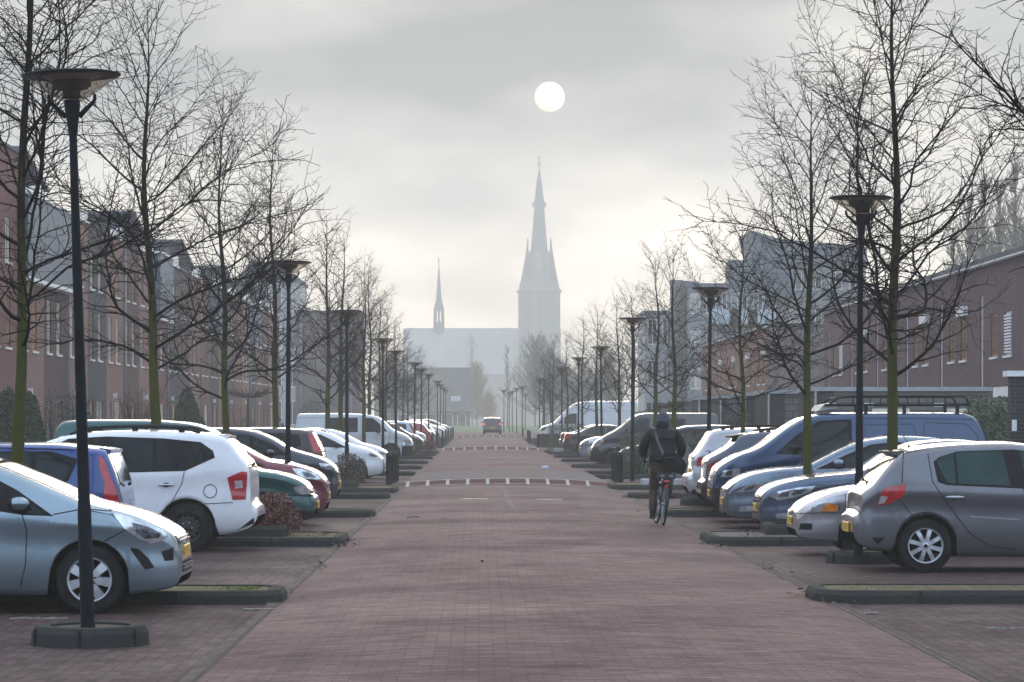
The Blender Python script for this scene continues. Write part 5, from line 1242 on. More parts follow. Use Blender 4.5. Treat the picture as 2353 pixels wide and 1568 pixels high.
    def details(s):
        sp = s.sp; L = s.L
        zp = sp.get('plate_f', .48)
        if zp:
            x = next(x_ for x_ in [i * .002 for i in range(200)] if s.zt(x_) > zp + .05 or x_ > .39)
            b = MB(); b.cbox(x - .022, x - .004, -.26, .26, -.055, .055, .004); b.build('licence_plate', PLATE, s.o, (0, 0, zp))
        zp = sp.get('plate_r', .55)
        if zp:
            x = next(x_ for x_ in [i * .002 for i in range(200)] if s.zt(L - x_) > zp + .05 or x_ > .39)
            b = MB(); b.cbox(L - x + .004, L - x + .022, -.26, .26, -.055, .055, .004); b.build('licence_plate', PLATE, s.o, (0, 0, zp))
        for g in sp.get('black', ()): s.each(g, BLACK, 'black_trim', off=.005, step=.06)
        for g in sp.get('body', ()): s.each(g, s.pm, 'side_moulding', off=.014, step=.08)
        for g in sp.get('grille', ()):                                  # grille on the nose: z0,z1,half width
            z0, z1, hwid = g; b = MB()
            def xs_at(z): return next((x_ for x_ in [i * .003 for i in range(260)] if s.zt(x_) >= z), .4) if z > s.top(0) else 0
            k = max(3, int((z1 - z0) / .035))
            b.rings([[(xs_at(z) - .006 - .05 * 0, y * hwid, z) for y in (-1, -.5, 0, .5, 1)] for z in [z0 + (z1 - z0) * i / k for i in range(k + 1)]], 0, False, closed=False)
            gr = b.build('grille', BLACK, s.o, fix=False); b = MB()
            for i in range(1, k): z = z0 + (z1 - z0) * i / k; b.box(xs_at(z) - .016, xs_at(z) + .01, -hwid * .97, hwid * .97, z - .006, z + .006)
            b.build('grille_bar', CHROME if sp.get('chromegrille', True) else BLACK, gr)
        if s.lod < 1: return
        if 'mirror' in sp:
            x, z = sp['mirror']
            for sg in (-1, 1):
                y = sg * (s.hw(x, z) + .10); b = MB(); b.sphere((x, y, z), .098, .10, .062, 14, 8); b.sphere((x + .05, y, z), .055, .088, .054, 10, 6, 1); b.tube([(x - .02, sg * (s.hw(x, z) - .02), z - .06), (x, y, z - .05)], .022, 6, 1); b.build('wing_mirror', [sp.get('mirrorm', s.pm), BLACK], s.o)
        if 'rails' in sp:
            x0, x1, h = sp['rails']
            for sg in (-1, 1):
                b = MB(); ps = []
                for i in range(15):
                    t = i / 14; x = x0 + (x1 - x0) * t; e = min(1, min(t, 1 - t) * 6); ps.append((x, sg * (s.yc(x) - .02), s.zt(x) + .005 + h * math.sin(e * math.pi / 2)))
                b.tube(ps, .022, 6)
                for i in (2, 7, 12): b.box(ps[i][0] - .04, ps[i][0] + .04, ps[i][1] - .018, ps[i][1] + .018, s.zt(ps[i][0]) - .02, ps[i][2])
                b.build('roof_rail', BLACK, s.o)
        if 'spoiler' in sp:
            x0, x1, z = sp['spoiler']; w_ = s.yc(x0) * .96; b = MB()
            b.prism([(x0, s.zt(x0) + .012), (x1, z), (x1 - .01, z - .035), (x0, s.zt(x0) - .05)], 'Y', -w_, w_); b.build('spoiler', sp.get('spm', s.pm), s.o)
        if 'wiper' in sp:
            x, z, dx = sp['wiper']; b = MB(); b.tube([(x, -.02, z + .02), (x + dx * .3, -.1, z + .05), (x + dx, -.35, z + .03)], [.012, .010, .008], 6); b.sphere((x, 0, z + .02), .02, .03, .018, 8, 5); b.build('wiper', BLACK, s.o)
        if 'aerial' in sp:
            x, dx, h = sp['aerial']; b = MB(); z = s.top(x); b.tube([(x, 0, z - .01), (x + dx * .15, 0, z + h * .15), (x + dx, 0, z + h)], [.02, .005, .003], 6); b.build('aerial', BLACK, s.o)
        if s.lod < 2: return
        for ln in sp.get('seams', ()): [s.strip(ln, .0085, SEAM, 'panel_gap', off=.0055, sides=(sg,)) for sg in (-1, 1)]
        for (x, z, w_) in sp.get('handles', ()):
            for sg in (-1, 1):
                b = MB(); y = sg * (s.hw(x, z) + .018); b.sphere((x, y, z), w_, .016, .017, 12, 6); b.sphere((x, y - sg * .014, z), w_ * .42, .012, .032, 10, 6, 1); b.build('door_handle', [sp.get('hm', s.pm), SEAM], s.o)
        if 'fuel' in sp:
            x, z, a, b_ = sp['fuel']; ring = [(x + a * math.copysign(abs(math.cos(t)) ** sp.get('fsq', 1), math.cos(t)), z + b_ * math.copysign(abs(math.sin(t)) ** sp.get('fsq', 1), math.sin(t))) for t in [2 * math.pi * k / 24 for k in range(25)]]
            [s.strip(hf, .009, SEAM, 'fuel_flap_gap', off=.0055, sides=(sp.get('fside', -1),)) for hf in (ring[:13], ring[12:])]
GLASSW = mat('windscreen_glass', (0.030, 0.036, 0.038), 0.08, var=0.25, scale=2.0, spec=0.6)

def sm(*p): return list(p)
SP = {}
# --- silver-blue small hatchback (nose at x=0)
SP['A'] = dict(L=4.0, W=1.72, r=.312, wheels=(.80, 3.31), rim='spoke7', top=[(0, .52), (.012, .60), (.04, .68), (.09, .745), (.18, .80), (.38, .895), (.62, .965), (.86, 1.02), (1.0, 1.08), (1.45, 1.27), (1.75, 1.385), (2.05, 1.455), (2.4, 1.485), (2.8, 1.475), (3.3, 1.41), (3.55, 1.35), (3.66, 1.27), (3.86, 1.0), (3.93, .85), (3.98, .65), (4.0, .5)],
    bot=[(0, .33), (.04, .25), (.25, .20), (.6, .17), (3.4, .19), (3.8, .25), (3.95, .32), (4, .42)], belt=[(0, .78), (.6, .88), (1.2, .915), (2.6, 1.0), (3.6, 1.05), (4, 1.0)], ws=(.95, 1.92), rw=(3.68, 3.84), front=(.58, .75), tumble=19,
    surround=[(1.12, .885), (1.40, .895), (1.62, .93), (3.2, 1.02), (3.42, 1.16), (3.1, 1.34), (2.5, 1.41), (2.1, 1.385), (1.75, 1.27), (1.45, 1.115)],
    win=[[(1.20, .905), (1.42, .912), (1.50, .93), (1.50, 1.09), (1.44, 1.075)], [(1.60, .95), (2.55, .985), (2.55, 1.37), (2.12, 1.35), (1.78, 1.25), (1.60, 1.15)], [(2.66, .99), (3.15, 1.035), (3.32, 1.16), (3.06, 1.31), (2.66, 1.37)]],
    head=[(.155, .655), (.10, .70), (.155, .755), (.30, .83), (.46, .885), (.60, .925), (.56, .87), (.48, .77), (.36, .68), (.25, .635)], headin=[[(.18, .685), (.16, .73), (.28, .79), (.42, .83), (.40, .76), (.30, .68)]],
    black=[[(.22, .42), (.30, .40), (.42, .57), (.43, .60), (.36, .59), (.27, .50)], [(.06, .48), (.13, .475), (.16, .56), (.06, .60)]], amber=[], grille=[(.62, .70, .52), (.36, .46, .42)], plate_f=.545, mirror=(1.42, 1.00),
    seams=[[(1.40, .90), (1.36, .75), (1.37, .45), (1.42, .25)], [(.62, .96), (.60, .93)], [(.47, .765), (.66, .66)], [(2.58, .98), (2.55, .6), (2.60, .25)], [(.60, .93), (.86, .95), (1.12, .90)]], handles=[(2.4, .88, .08)], chromegrille=True)
del SP['A']['amber']
# --- blue tall hatchback seen from the rear
SP['B'] = dict(L=3.75, W=1.68, r=.30, wheels=(.72, 3.15), top=[(0, .5), (.02, .62), (.08, .75), (.3, .9), (.75, 1.02), (.95, 1.1), (1.4, 1.34), (1.7, 1.44), (2.2, 1.49), (2.8, 1.49), (3.3, 1.45), (3.50, 1.42), (3.57, 1.28), (3.66, 1.02), (3.70, .8), (3.74, .6), (3.75, .5)], belt=[(0, .8), (1, .95), (3, .98), (3.75, .98)], ws=(1.0, 1.65), rw=(3.515, 3.655), rear=(.74, .42), tumble=13,
    surround=[(1.15, .97), (2.98, .985), (3.10, 1.06), (3.20, 1.30), (2.9, 1.39), (1.75, 1.39), (1.4, 1.22)], win=[[(1.5, 1.0), (2.0, 1.0), (2.0, 1.36), (1.78, 1.36), (1.5, 1.22)], [(2.08, 1.0), (2.66, 1.005), (2.66, 1.365), (2.08, 1.37)], [(2.72, 1.005), (2.95, 1.02), (3.06, 1.09), (3.15, 1.28), (2.88, 1.36), (2.72, 1.365)]],
    tail=[(3.43, 1.345), (3.50, 1.30), (3.57, 1.10), (3.66, .92), (3.67, .76), (3.55, .74), (3.50, .88), (3.51, 1.02), (3.45, 1.2)], spoiler=(3.42, 3.56, 1.405), wiper=(3.70, .98, .06), seams=[[(2.69, 1.36), (2.69, .95), (2.66, .6), (2.55, .35)], [(1.2, 1.455), (3.3, 1.41)]], handles=[(2.2, .9, .08)], plate_r=.62)
# --- white estate people carrier seen from the rear
SP['C'] = dict(L=4.55, W=1.80, r=.33, wheels=(.95, 3.62), rim='steel', arch=1.16, top=[(0, .55), (.02, .66), (.08, .78), (.3, .92), (.9, 1.06), (1.1, 1.13), (1.55, 1.40), (1.95, 1.54), (2.3, 1.60), (3.0, 1.62), (3.6, 1.60), (4.05, 1.555), (4.15, 1.50), (4.30, 1.31), (4.44, 1.10), (4.455, .95), (4.46, .70), (4.53, .60), (4.55, .54)],
    bot=[(0, .4), (.05, .3), (.3, .22), (.9, .19), (3.7, .20), (4.15, .24), (4.4, .30), (4.52, .40), (4.55, .50)], belt=[(0, .85), (1, 1.0), (2.6, 1.05), (3.6, 1.10), (4.0, 1.15), (4.55, 1.1)], ws=(1.15, 1.9), rw=(4.17, 4.43), rear=(.76, .36), tumble=14, cr=.09,
    surround=[(1.42, 1.03), (2.62, 1.05), (3.60, 1.075), (3.99, 1.25), (3.965, 1.34), (3.80, 1.455), (3.3, 1.505), (2.55, 1.53), (2.05, 1.50), (1.75, 1.36)], win=[[(1.62, 1.06), (2.35, 1.07), (2.35, 1.49), (2.10, 1.47), (1.82, 1.34)], [(2.60, 1.07), (3.18, 1.075), (3.18, 1.485), (2.62, 1.50)], [(3.215, 1.075), (3.53, 1.085), (3.40, 1.42), (3.33, 1.47), (3.215, 1.483)], [(3.73, 1.175), (3.95, 1.255), (3.92, 1.335), (3.80, 1.425), (3.58, 1.465)]], glass=GLASSD,
    tail=[(4.155, .985), (4.345, 1.07), (4.42, 1.06), (4.40, .70), (4.225, .695)], taillens=[[(4.26, .84), (4.36, .85), (4.355, .95), (4.25, .945)]], rails=(2.05, 3.78, .055), handles=[(3.35, .89, .115)], hm=CHROME, fuel=(3.93, .81, .087, .087), seams=[[(3.59, 1.07), (3.56, .92), (3.42, .66), (3.20, .44)], [(3.80, .64), (4.23, .66)], [(2.56, 1.05), (2.55, .6), (2.62, .3)]],
    spoiler=(4.02, 4.16, 1.535), wiper=(4.44, 1.13, .04), plate_r=None, plate_f=.5, mirror=(1.6, 1.1), black=[[(4.30, .30), (4.50, .38), (4.55, .45), (4.50, .46), (4.40, .38)]])
# --- teal high-roof car
SP['D'] = dict(L=4.11, W=1.72, r=.30, wheels=(.78, 3.47), rim='steel', top=[(0, .50), (.01, .575), (.06, .61), (.085, .69), (.17, .80), (.34, .885), (.59, .955), (.88, 1.0), (1.02, 1.06), (1.4, 1.42), (1.70, 1.645), (2.0, 1.715), (2.6, 1.755), (3.4, 1.76), (3.85, 1.74), (3.95, 1.66), (4.05, 1.2), (4.09, .8), (4.11, .5)], belt=[(0, .85), (1, 1.0), (4.11, 1.1)], ws=(1.06, 1.66), rw=(3.96, 4.04), tumble=12, cr=.085,
    win=[[(1.35, 1.08), (2.1, 1.08), (2.1, 1.55), (1.85, 1.55), (1.5, 1.28)]], head=[(.33, .72), (.27, .74), (.15, .735), (.07, .62), (.19, .605), (.29, .65)], plate_f=.44, plastic=[(0, .9, .36)], mirror=(1.45, 1.1), grille=[(.60, .68, .4)], black=[[(.02, .575), (.55, .595), (.55, .615), (.02, .60)]])
# --- maroon hatchback (also used in silver)
SP['E'] = dict(L=4.05, W=1.74, r=.31, wheels=(.80, 3.35), top=[(0, .60), (.02, .72), (.06, .80), (.14, .875), (.32, .965), (.56, 1.03), (.94, 1.085), (1.1, 1.15), (1.5, 1.36), (1.85, 1.48), (2.3, 1.52), (2.9, 1.49), (3.5, 1.40), (3.8, 1.05), (4.0, .8), (4.05, .55)], belt=[(0, .85), (.9, .97), (4.05, 1.05)], ws=(.99, 1.78), rw=(3.55, 3.78), front=(.6, .8),
    surround=[(1.0, .99), (1.35, 1.0), (3.2, 1.06), (3.3, 1.2), (2.9, 1.38), (2.2, 1.43), (1.75, 1.34), (1.3, 1.14)], win=[[(1.42, 1.02), (2.2, 1.04), (2.2, 1.39), (1.8, 1.32), (1.45, 1.18)], [(2.3, 1.05), (3.1, 1.08), (3.2, 1.19), (2.85, 1.35), (2.3, 1.39)]], head=[(.56, .955), (.40, .945), (.20, .885), (.075, .775), (.20, .765), (.36, .785), (.48, .86)], headin=[[(.40, .90), (.25, .87), (.16, .80), (.34, .81)]], grille=[(.40, .56, .4), (.64, .72, .45)], plate_f=.50, mirror=(1.3, 1.06), black=[[(.03, .70), (.45, .725), (.45, .735), (.03, .715)]], seams=[[(.56, .96), (.62, .75)]])
# --- dark blue one-box
SP['G'] = dict(L=4.28, W=1.77, r=.31, wheels=(.82, 3.4), top=[(0, .62), (.02, .74), (.06, .82), (.16, .925), (.36, 1.03), (.76, 1.15), (.92, 1.20), (1.31, 1.415), (1.66, 1.545), (2.1, 1.60), (2.7, 1.60), (3.4, 1.54), (3.8, 1.42), (4.1, 1.05), (4.26, .7), (4.28, .55)], belt=[(0, .9), (.9, 1.03), (4.28, 1.12)], ws=(.98, 1.66), rw=(3.85, 4.08), front=(.58, .85),
    surround=[(.95, 1.06), (1.3, 1.07), (3.4, 1.12), (3.6, 1.3), (3.2, 1.46), (2.2, 1.51), (1.65, 1.43), (1.2, 1.24)], win=[[(1.06, 1.08), (1.28, 1.09), (1.28, 1.23)], [(1.36, 1.09), (2.2, 1.11), (2.2, 1.47), (1.7, 1.41), (1.36, 1.26)], [(2.3, 1.11), (3.3, 1.14), (3.48, 1.28), (3.15, 1.42), (2.3, 1.47)]], head=[(.36, .915), (.14, .90), (.04, .80), (.20, .78), (.33, .84)], grille=[(.66, .74, .4)], plate_f=.5, mirror=(1.3, 1.12), black=[[(.02, .70), (.5, .72), (.5, .74), (.02, .72)]])
# --- dark tall estate, rear, high tail lamps
SP['H'] = dict(L=4.4, W=1.78, r=.31, wheels=(.9, 3.55), top=[(0, .6), (.05, .75), (.3, .9), (.95, 1.04), (1.15, 1.12), (1.7, 1.45), (2.2, 1.57), (3.0, 1.59), (3.8, 1.56), (4.05, 1.51), (4.2, 1.25), (4.30, 1.02), (4.36, .8), (4.4, .55)], belt=[(0, .9), (1, 1.02), (4.4, 1.1)], ws=(1.2, 1.95), rw=(4.07, 4.28), tumble=12, rear=(.76, .4),
    surround=[(1.4, 1.06), (3.6, 1.09), (3.85, 1.20), (3.80, 1.42), (3.4, 1.47), (2.1, 1.47), (1.75, 1.36)], win=[[(1.6, 1.08), (2.3, 1.09), (2.3, 1.43), (2.1, 1.43), (1.8, 1.34)], [(2.4, 1.09), (3.1, 1.1), (3.1, 1.43), (2.4, 1.43)], [(3.2, 1.1), (3.6, 1.12), (3.78, 1.22), (3.72, 1.38), (3.2, 1.43)]], tail=[(3.98, 1.455), (4.09, 1.44), (4.30, 1.05), (4.12, 1.05), (4.05, 1.25)], taillens=[], spoiler=(3.95, 4.08, 1.50), spm=REDL, wiper=(4.31, 1.05, .04), plate_r=.7)
# --- small hatch
SP['I'] = dict(L=3.8, W=1.70, r=.295, wheels=(.76, 3.22), rim='star5', top=[(0, .55), (.02, .66), (.08, .74), (.2, .84), (.5, .98), (.85, 1.07), (1.0, 1.13), (1.45, 1.36), (1.8, 1.47), (2.3, 1.51), (2.9, 1.48), (3.35, 1.42), (3.55, 1.2), (3.68, .95), (3.77, .7), (3.8, .5)], belt=[(0, .85), (.9, .95), (3.8, 1.04)], ws=(1.03, 1.75), rw=(3.38, 3.6), front=(.58, .75), tumble=17,
    surround=[(1.0, .97), (1.3, .98), (3.05, 1.05), (3.2, 1.18), (2.9, 1.36), (2.2, 1.41), (1.75, 1.34), (1.3, 1.13)], win=[[(1.38, 1.0), (2.1, 1.02), (2.1, 1.37), (1.8, 1.32), (1.42, 1.16)], [(2.2, 1.03), (2.98, 1.06), (3.1, 1.17), (2.85, 1.33), (2.2, 1.37)]], head=[(.50, .93), (.36, .86), (.14, .735), (.22, .70), (.38, .74)], headin=[[(.40, .86), (.22, .76), (.32, .76)]], tail=[(3.52, 1.0), (3.72, .98), (3.76, .78), (3.6, .75)], grille=[(.36, .56, .46)], plate_f=.5, mirror=(1.3, 1.04), chromegrille=False, mirrorm=BLACK)
# --- white transporter van
SP['K'] = dict(L=4.95, W=1.9, r=.33, wheels=(.92, 3.95), rim='steel', arch=1.2, top=[(0, .55), (.01, .68), (.06, .80), (.12, .90), (.22, 1.02), (.42, 1.13), (.72, 1.24), (.88, 1.32), (1.2, 1.62), (1.45, 1.80), (1.75, 1.90), (2.2, 1.95), (3.5, 1.97), (4.7, 1.96), (4.82, 1.90), (4.90, 1.3), (4.95, .7)], belt=[(0, .95), (.8, 1.12), (4.95, 1.2)], ws=(.93, 1.50), rw=(4.86, 4.89), front=(.66, .6), rear=(.9, .2), tumble=9, cr=.09,
    win=[[(1.06, 1.20), (1.26, 1.21), (1.26, 1.44)], [(1.33, 1.2), (2.1, 1.18), (2.1, 1.78), (1.68, 1.76), (1.36, 1.50)], [(2.3, 1.18), (3.45, 1.18), (3.45, 1.78), (2.3, 1.78)]], glass=GLASS, head=[(.13, .64), (.10, .80), (.17, .86), (.40, .87), (.42, .66)], plastic=[(0, .48, .62)], amber=[(.95, .74), (1.05, .75), (1.05, .80), (.95, .79)], mirror=(1.45, 1.22), mirrorm=BLACK, grille=[(.72, .86, .42)], plate_f=.48, handles=[(2.0, 1.05, .07)], hm=BLACK, seams=[[(2.2, 1.85), (2.2, .5)], [(3.55, 1.85), (3.55, .5)], [(3.7, 1.2), (3.7, 1.78), (4.75, 1.78), (4.75, 1.15), (3.7, 1.15)], [(.48, .62), (.48, .88), (.70, 1.0), (1.0, 1.16)], [(.95, 1.22), (1.0, .75), (1.15, .6)]])
# --- grey hatchback seen from the rear, nearest on the right
SP['R1'] = dict(L=4.03, W=1.71, r=.312, wheels=(.82, 3.225), rim='spoke8', arch=1.14, top=[(0, .5), (.02, .62), (.08, .74), (.3, .88), (.85, 1.01), (1.0, 1.08), (1.5, 1.35), (1.85, 1.46), (2.3, 1.505), (2.7, 1.495), (3.0, 1.475), (3.27, 1.44), (3.47, 1.395), (3.55, 1.335), (3.70, 1.17), (3.82, 1.02), (3.895, .965), (3.945, .90), (3.965, .70), (4.015, .665), (4.03, .62), (4.03001, .5)],
    bot=[(0, .38), (.05, .26), (.2, .21), (.6, .18), (3.35, .20), (3.6, .235), (3.80, .26), (3.97, .32), (4.02, .40), (4.03, .46)], belt=[(0, .85), (1, .95), (2.5, .975), (3.4, 1.015), (4.03, 1.0)], ws=(1.03, 1.78), rw=(3.56, 3.80), rear=(.70, .60), tumble=18, glass=GLASSG,
    surround=[(1.25, .96), (2.1, .965), (2.99, 1.005), (3.09, 1.04), (3.13, 1.27), (3.06, 1.325), (2.85, 1.39), (2.2, 1.41), (1.85, 1.36), (1.5, 1.18)], win=[[(1.45, .99), (2.07, .985), (2.11, 1.20), (2.14, 1.385), (2.05, 1.385), (1.82, 1.325), (1.5, 1.14)], [(2.26, 1.0), (2.855, 1.02), (2.87, 1.375), (2.34, 1.395), (2.31, 1.25)], [(2.885, 1.02), (2.975, 1.03), (3.06, 1.19), (3.095, 1.285), (3.02, 1.33), (2.90, 1.372)]],
    tail=[(3.775, .765), (3.73, .94), (3.65, .985), (3.45, 1.02), (3.46, .95), (3.485, .885), (3.60, .81)], taillens=[[(3.765, .785), (3.745, .88), (3.66, .87), (3.70, .80)]], fuel=(3.30, .875, .106, .078), fsq=.55, handles=[(2.90, .868, .115), (1.98, .82, .11)], hm=ALLOY, body=[[(2.16, .60), (2.72, .635), (2.72, .655), (2.16, .62)], [(1.2, .57), (2.06, .595), (2.06, .615), (1.2, .59)]],
    seams=[[(3.19, 1.36), (3.15, 1.045), (2.98, .785), (2.72, .45), (2.50, .31), (2.2, .27)], [(2.19, 1.40), (2.13, 1.0), (2.06, .8), (2.04, .28)], [(3.50, .81), (3.36, .62)], [(3.47, 1.39), (3.5, 1.02)]], spoiler=(3.44, 3.585, 1.385), wiper=(3.84, 1.03, -.03), aerial=(3.30, .10, .19), plate_r=.505, plate_f=.45, black=[[(3.74, .35), (3.78, .33), (3.84, .40), (3.70, .41)]], mirror=(1.45, 1.02), crown=.05)
# --- silver nineties saloon
SP['R2'] = dict(L=4.4, W=1.7, r=.29, wheels=(.86, 3.45), rim='star5', top=[(0, .50), (.02, .575), (.05, .60), (.10, .655), (.16, .70), (.28, .76), (.48, .835), (.74, .885), (1.15, .94), (1.3, 1.01), (1.75, 1.29), (2.05, 1.38), (2.5, 1.40), (3.0, 1.36), (3.5, 1.05), (3.6, 1.0), (4.2, .97), (4.35, .85), (4.4, .5)], bot=[(0, .34), (.03, .25), (.3, .20), (.6, .18), (3.6, .2), (4.2, .26), (4.4, .4)], belt=[(0, .7), (.7, .80), (1.2, .88), (4.4, .95)], ws=(1.2, 1.9), rw=(3.05, 3.48), front=(.60, .55), tumble=20,
    win=[[(1.5, .93), (2.3, .94), (2.3, 1.3), (1.95, 1.28)], [(2.4, .94), (3.2, .95), (3.0, 1.22), (2.4, 1.3)]], head=[(.20, .565), (.19, .62), (.235, .675), (.36, .705), (.52, .66), (.52, .575)], grille=[(.585, .66, .38)], plate_f=.44, amber=[(.32, .575), (.33, .60), (.38, .67), (.44, .685), (.515, .65), (.52, .578)], black=[[(.04, .33), (.20, .34), (.20, .42), (.06, .42)]], mirror=(1.5, .98), seams=[[(.03, .545), (.62, .565)], [(.62, .565), (.62, .80)], [(.52, .70), (.55, .58)], [(1.28, .9), (1.22, .6), (1.28, .25)]], chromegrille=True)
# --- blue-grey large saloon
SP['R3'] = dict(L=4.78, W=1.86, r=.33, wheels=(1.02, 3.83), rim='star5', top=[(0, .47), (.015, .57), (.04, .64), (.08, .70), (.18, .775), (.5, .875), (.98, .95), (1.45, 1.0), (1.6, 1.06), (2.05, 1.31), (2.45, 1.44), (2.9, 1.465), (3.5, 1.40), (4.1, 1.12), (4.3, 1.06), (4.65, 1.02), (4.75, .8), (4.78, .5)], bot=[(0, .27), (.03, .21), (.3, .18), (.8, .17), (4.4, .25), (4.78, .45)], belt=[(0, .72), (.9, .86), (1.6, .93), (4.78, 1.02)], ws=(1.5, 2.32), rw=(3.55, 4.08), front=(.56, .85), tumble=20,
    surround=[(1.65, .97), (3.9, 1.03), (4.0, 1.08), (3.4, 1.31), (2.9, 1.37), (2.45, 1.34), (2.1, 1.19)], win=[[(1.9, 1.0), (2.8, 1.02), (2.8, 1.33), (2.47, 1.3), (2.15, 1.16)], [(2.9, 1.02), (3.8, 1.05), (3.35, 1.27), (2.9, 1.33)]], head=[(.15, .62), (.26, .70), (.545, .755), (.80, .78), (.72, .69), (.50, .605), (.26, .565)], headin=[[(.25, .62), (.32, .68), (.42, .70), (.40, .62)], [(.46, .64), (.50, .715), (.66, .735), (.62, .67)]], fog=[(.24, .30), (.22, .37), (.50, .39), (.55, .33), (.52, .28)], grille=[(.52, .64, .42), (.25, .37, .38)], plate_f=.45, mirror=(1.9, 1.05), seams=[[(.55, .60), (.50, .42)], [(.80, .78), (1.2, .80), (1.6, .95)]])
# --- silver-blue large hatchback
SP['R4'] = dict(L=4.78, W=1.88, r=.33, wheels=(1.0, 3.85), top=[(0, .52), (.01, .60), (.03, .66), (.07, .70), (.18, .79), (.43, .905), (.87, .985), (1.24, 1.02), (1.4, 1.09), (2.04, 1.385), (2.35, 1.46), (2.8, 1.50), (3.3, 1.48), (3.9, 1.32), (4.3, 1.08), (4.68, 1.0), (4.75, .8), (4.78, .5)], bot=[(0, .28), (.03, .22), (.3, .18), (.8, .17), (4.4, .25), (4.78, .45)], belt=[(0, .75), (.9, .88), (1.4, .94), (4.78, 1.04)], ws=(1.3, 2.22), rw=(3.6, 4.15), front=(.56, .8), tumble=20,
    surround=[(1.42, .965), (3.9, 1.05), (4.0, 1.12), (3.4, 1.34), (2.7, 1.40), (2.3, 1.355), (1.9, 1.19)], win=[[(1.72, .99), (2.7, 1.02), (2.7, 1.36), (2.35, 1.32), (1.95, 1.16)], [(2.8, 1.03), (3.8, 1.07), (3.4, 1.28), (2.8, 1.36)]], head=[(.135, .585), (.33, .705), (.485, .75), (.72, .745), (.60, .68), (.43, .62)], headin=[[(.25, .62), (.36, .70), (.45, .70), (.40, .635)]], amber=[(.47, .665), (.50, .69), (.69, .735), (.58, .68)], fog=[(.20, .285), (.22, .37), (.46, .385), (.44, .30)], grille=[(.58, .66, .40), (.24, .42, .42)], plate_f=.44, mirror=(1.78, 1.06), mirrorm=None, seams=[[(1.36, .97), (1.40, .6)], [(.72, .75), (1.1, .83), (1.4, .93)]], wiper=(1.27, 1.03, -.05))
SP['R4'].pop('mirrorm')
# --- dark blue delivery van with roof rack
SP['R5'] = dict(L=4.74, W=1.82, r=.33, wheels=(.95, 3.55), rim='steel', top=[(0, .56), (.01, .70), (.05, .84), (.10, .95), (.23, 1.05), (.45, 1.17), (.74, 1.275), (.86, 1.34), (1.25, 1.62), (1.58, 1.80), (1.95, 1.87), (2.9, 1.885), (4.2, 1.88), (4.42, 1.82), (4.52, 1.68), (4.63, 1.40), (4.70, 1.0), (4.74, .6)], belt=[(0, .9), (.8, 1.1), (1.4, 1.18), (4.74, 1.25)], ws=(.88, 1.54), front=(.60, .65), rear=(.82, .35), tumble=9, cr=.10,
    surround=[(1.06, 1.18), (1.4, 1.155), (2.34, 1.17), (2.34, 1.76), (1.80, 1.735), (1.38, 1.47)], win=[[(1.12, 1.195), (1.35, 1.18), (1.36, 1.42)], [(1.41, 1.18), (2.28, 1.19), (2.29, 1.72), (1.83, 1.70), (1.44, 1.45)]], head=[(.13, .78), (.18, .895), (.45, .93), (.455, .84), (.36, .79)], headin=[[(.2, .81), (.24, .88), (.33, .89), (.31, .80)]], grille=[(.76, .90, .34)], plate_f=.50, plastic=[(0, .55, .60)], mirror=(1.40, 1.28), mirrorm=BLACK, seams=[[(1.38, 1.16), (1.33, .9), (1.35, .5)], [(2.42, 1.80), (2.42, .5)], [(2.56, 1.24), (2.56, 1.66), (3.36, 1.68), (3.42, 1.60), (3.46, 1.22), (2.56, 1.22)], [(3.58, 1.22), (3.56, 1.64), (3.62, 1.70), (4.28, 1.68), (4.46, 1.50), (4.54, 1.2)], [(2.45, 1.78), (4.4, 1.76)]], aerial=(4.1, .25, .0))
SP['R5'].pop('aerial')
# --- dark crossover, rear
SP['R6'] = dict(L=4.14, W=1.77, r=.34, wheels=(.85, 3.38), top=[(0, .6), (.03, .75), (.2, .95), (.8, 1.1), (1.1, 1.2), (1.6, 1.48), (2.1, 1.57), (2.7, 1.57), (3.2, 1.53), (3.45, 1.48), (3.55, 1.36), (3.9, 1.13), (4.0, 1.08), (4.05, .95), (4.06, .7), (4.13, .62), (4.14, .5)], belt=[(0, .95), (1, 1.06), (4.14, 1.14)], ws=(1.15, 1.8), rw=(3.5, 3.88), rear=(.66, .7), tumble=19,
    win=[[(1.5, 1.1), (2.3, 1.12), (2.3, 1.46), (1.85, 1.43)], [(2.4, 1.12), (2.95, 1.14), (3.12, 1.25), (2.95, 1.40), (2.4, 1.46)]], tail=[(3.52, 1.06), (3.85, 1.03), (4.0, .95), (3.98, .72), (3.86, .75), (3.80, .93)], spoiler=(3.38, 3.60, 1.46), spm=BLACK, wiper=(3.93, 1.14, .05), plate_r=None, plastic=[(3.5, 4.14, .62)], rails=(1.9, 3.1, .03))
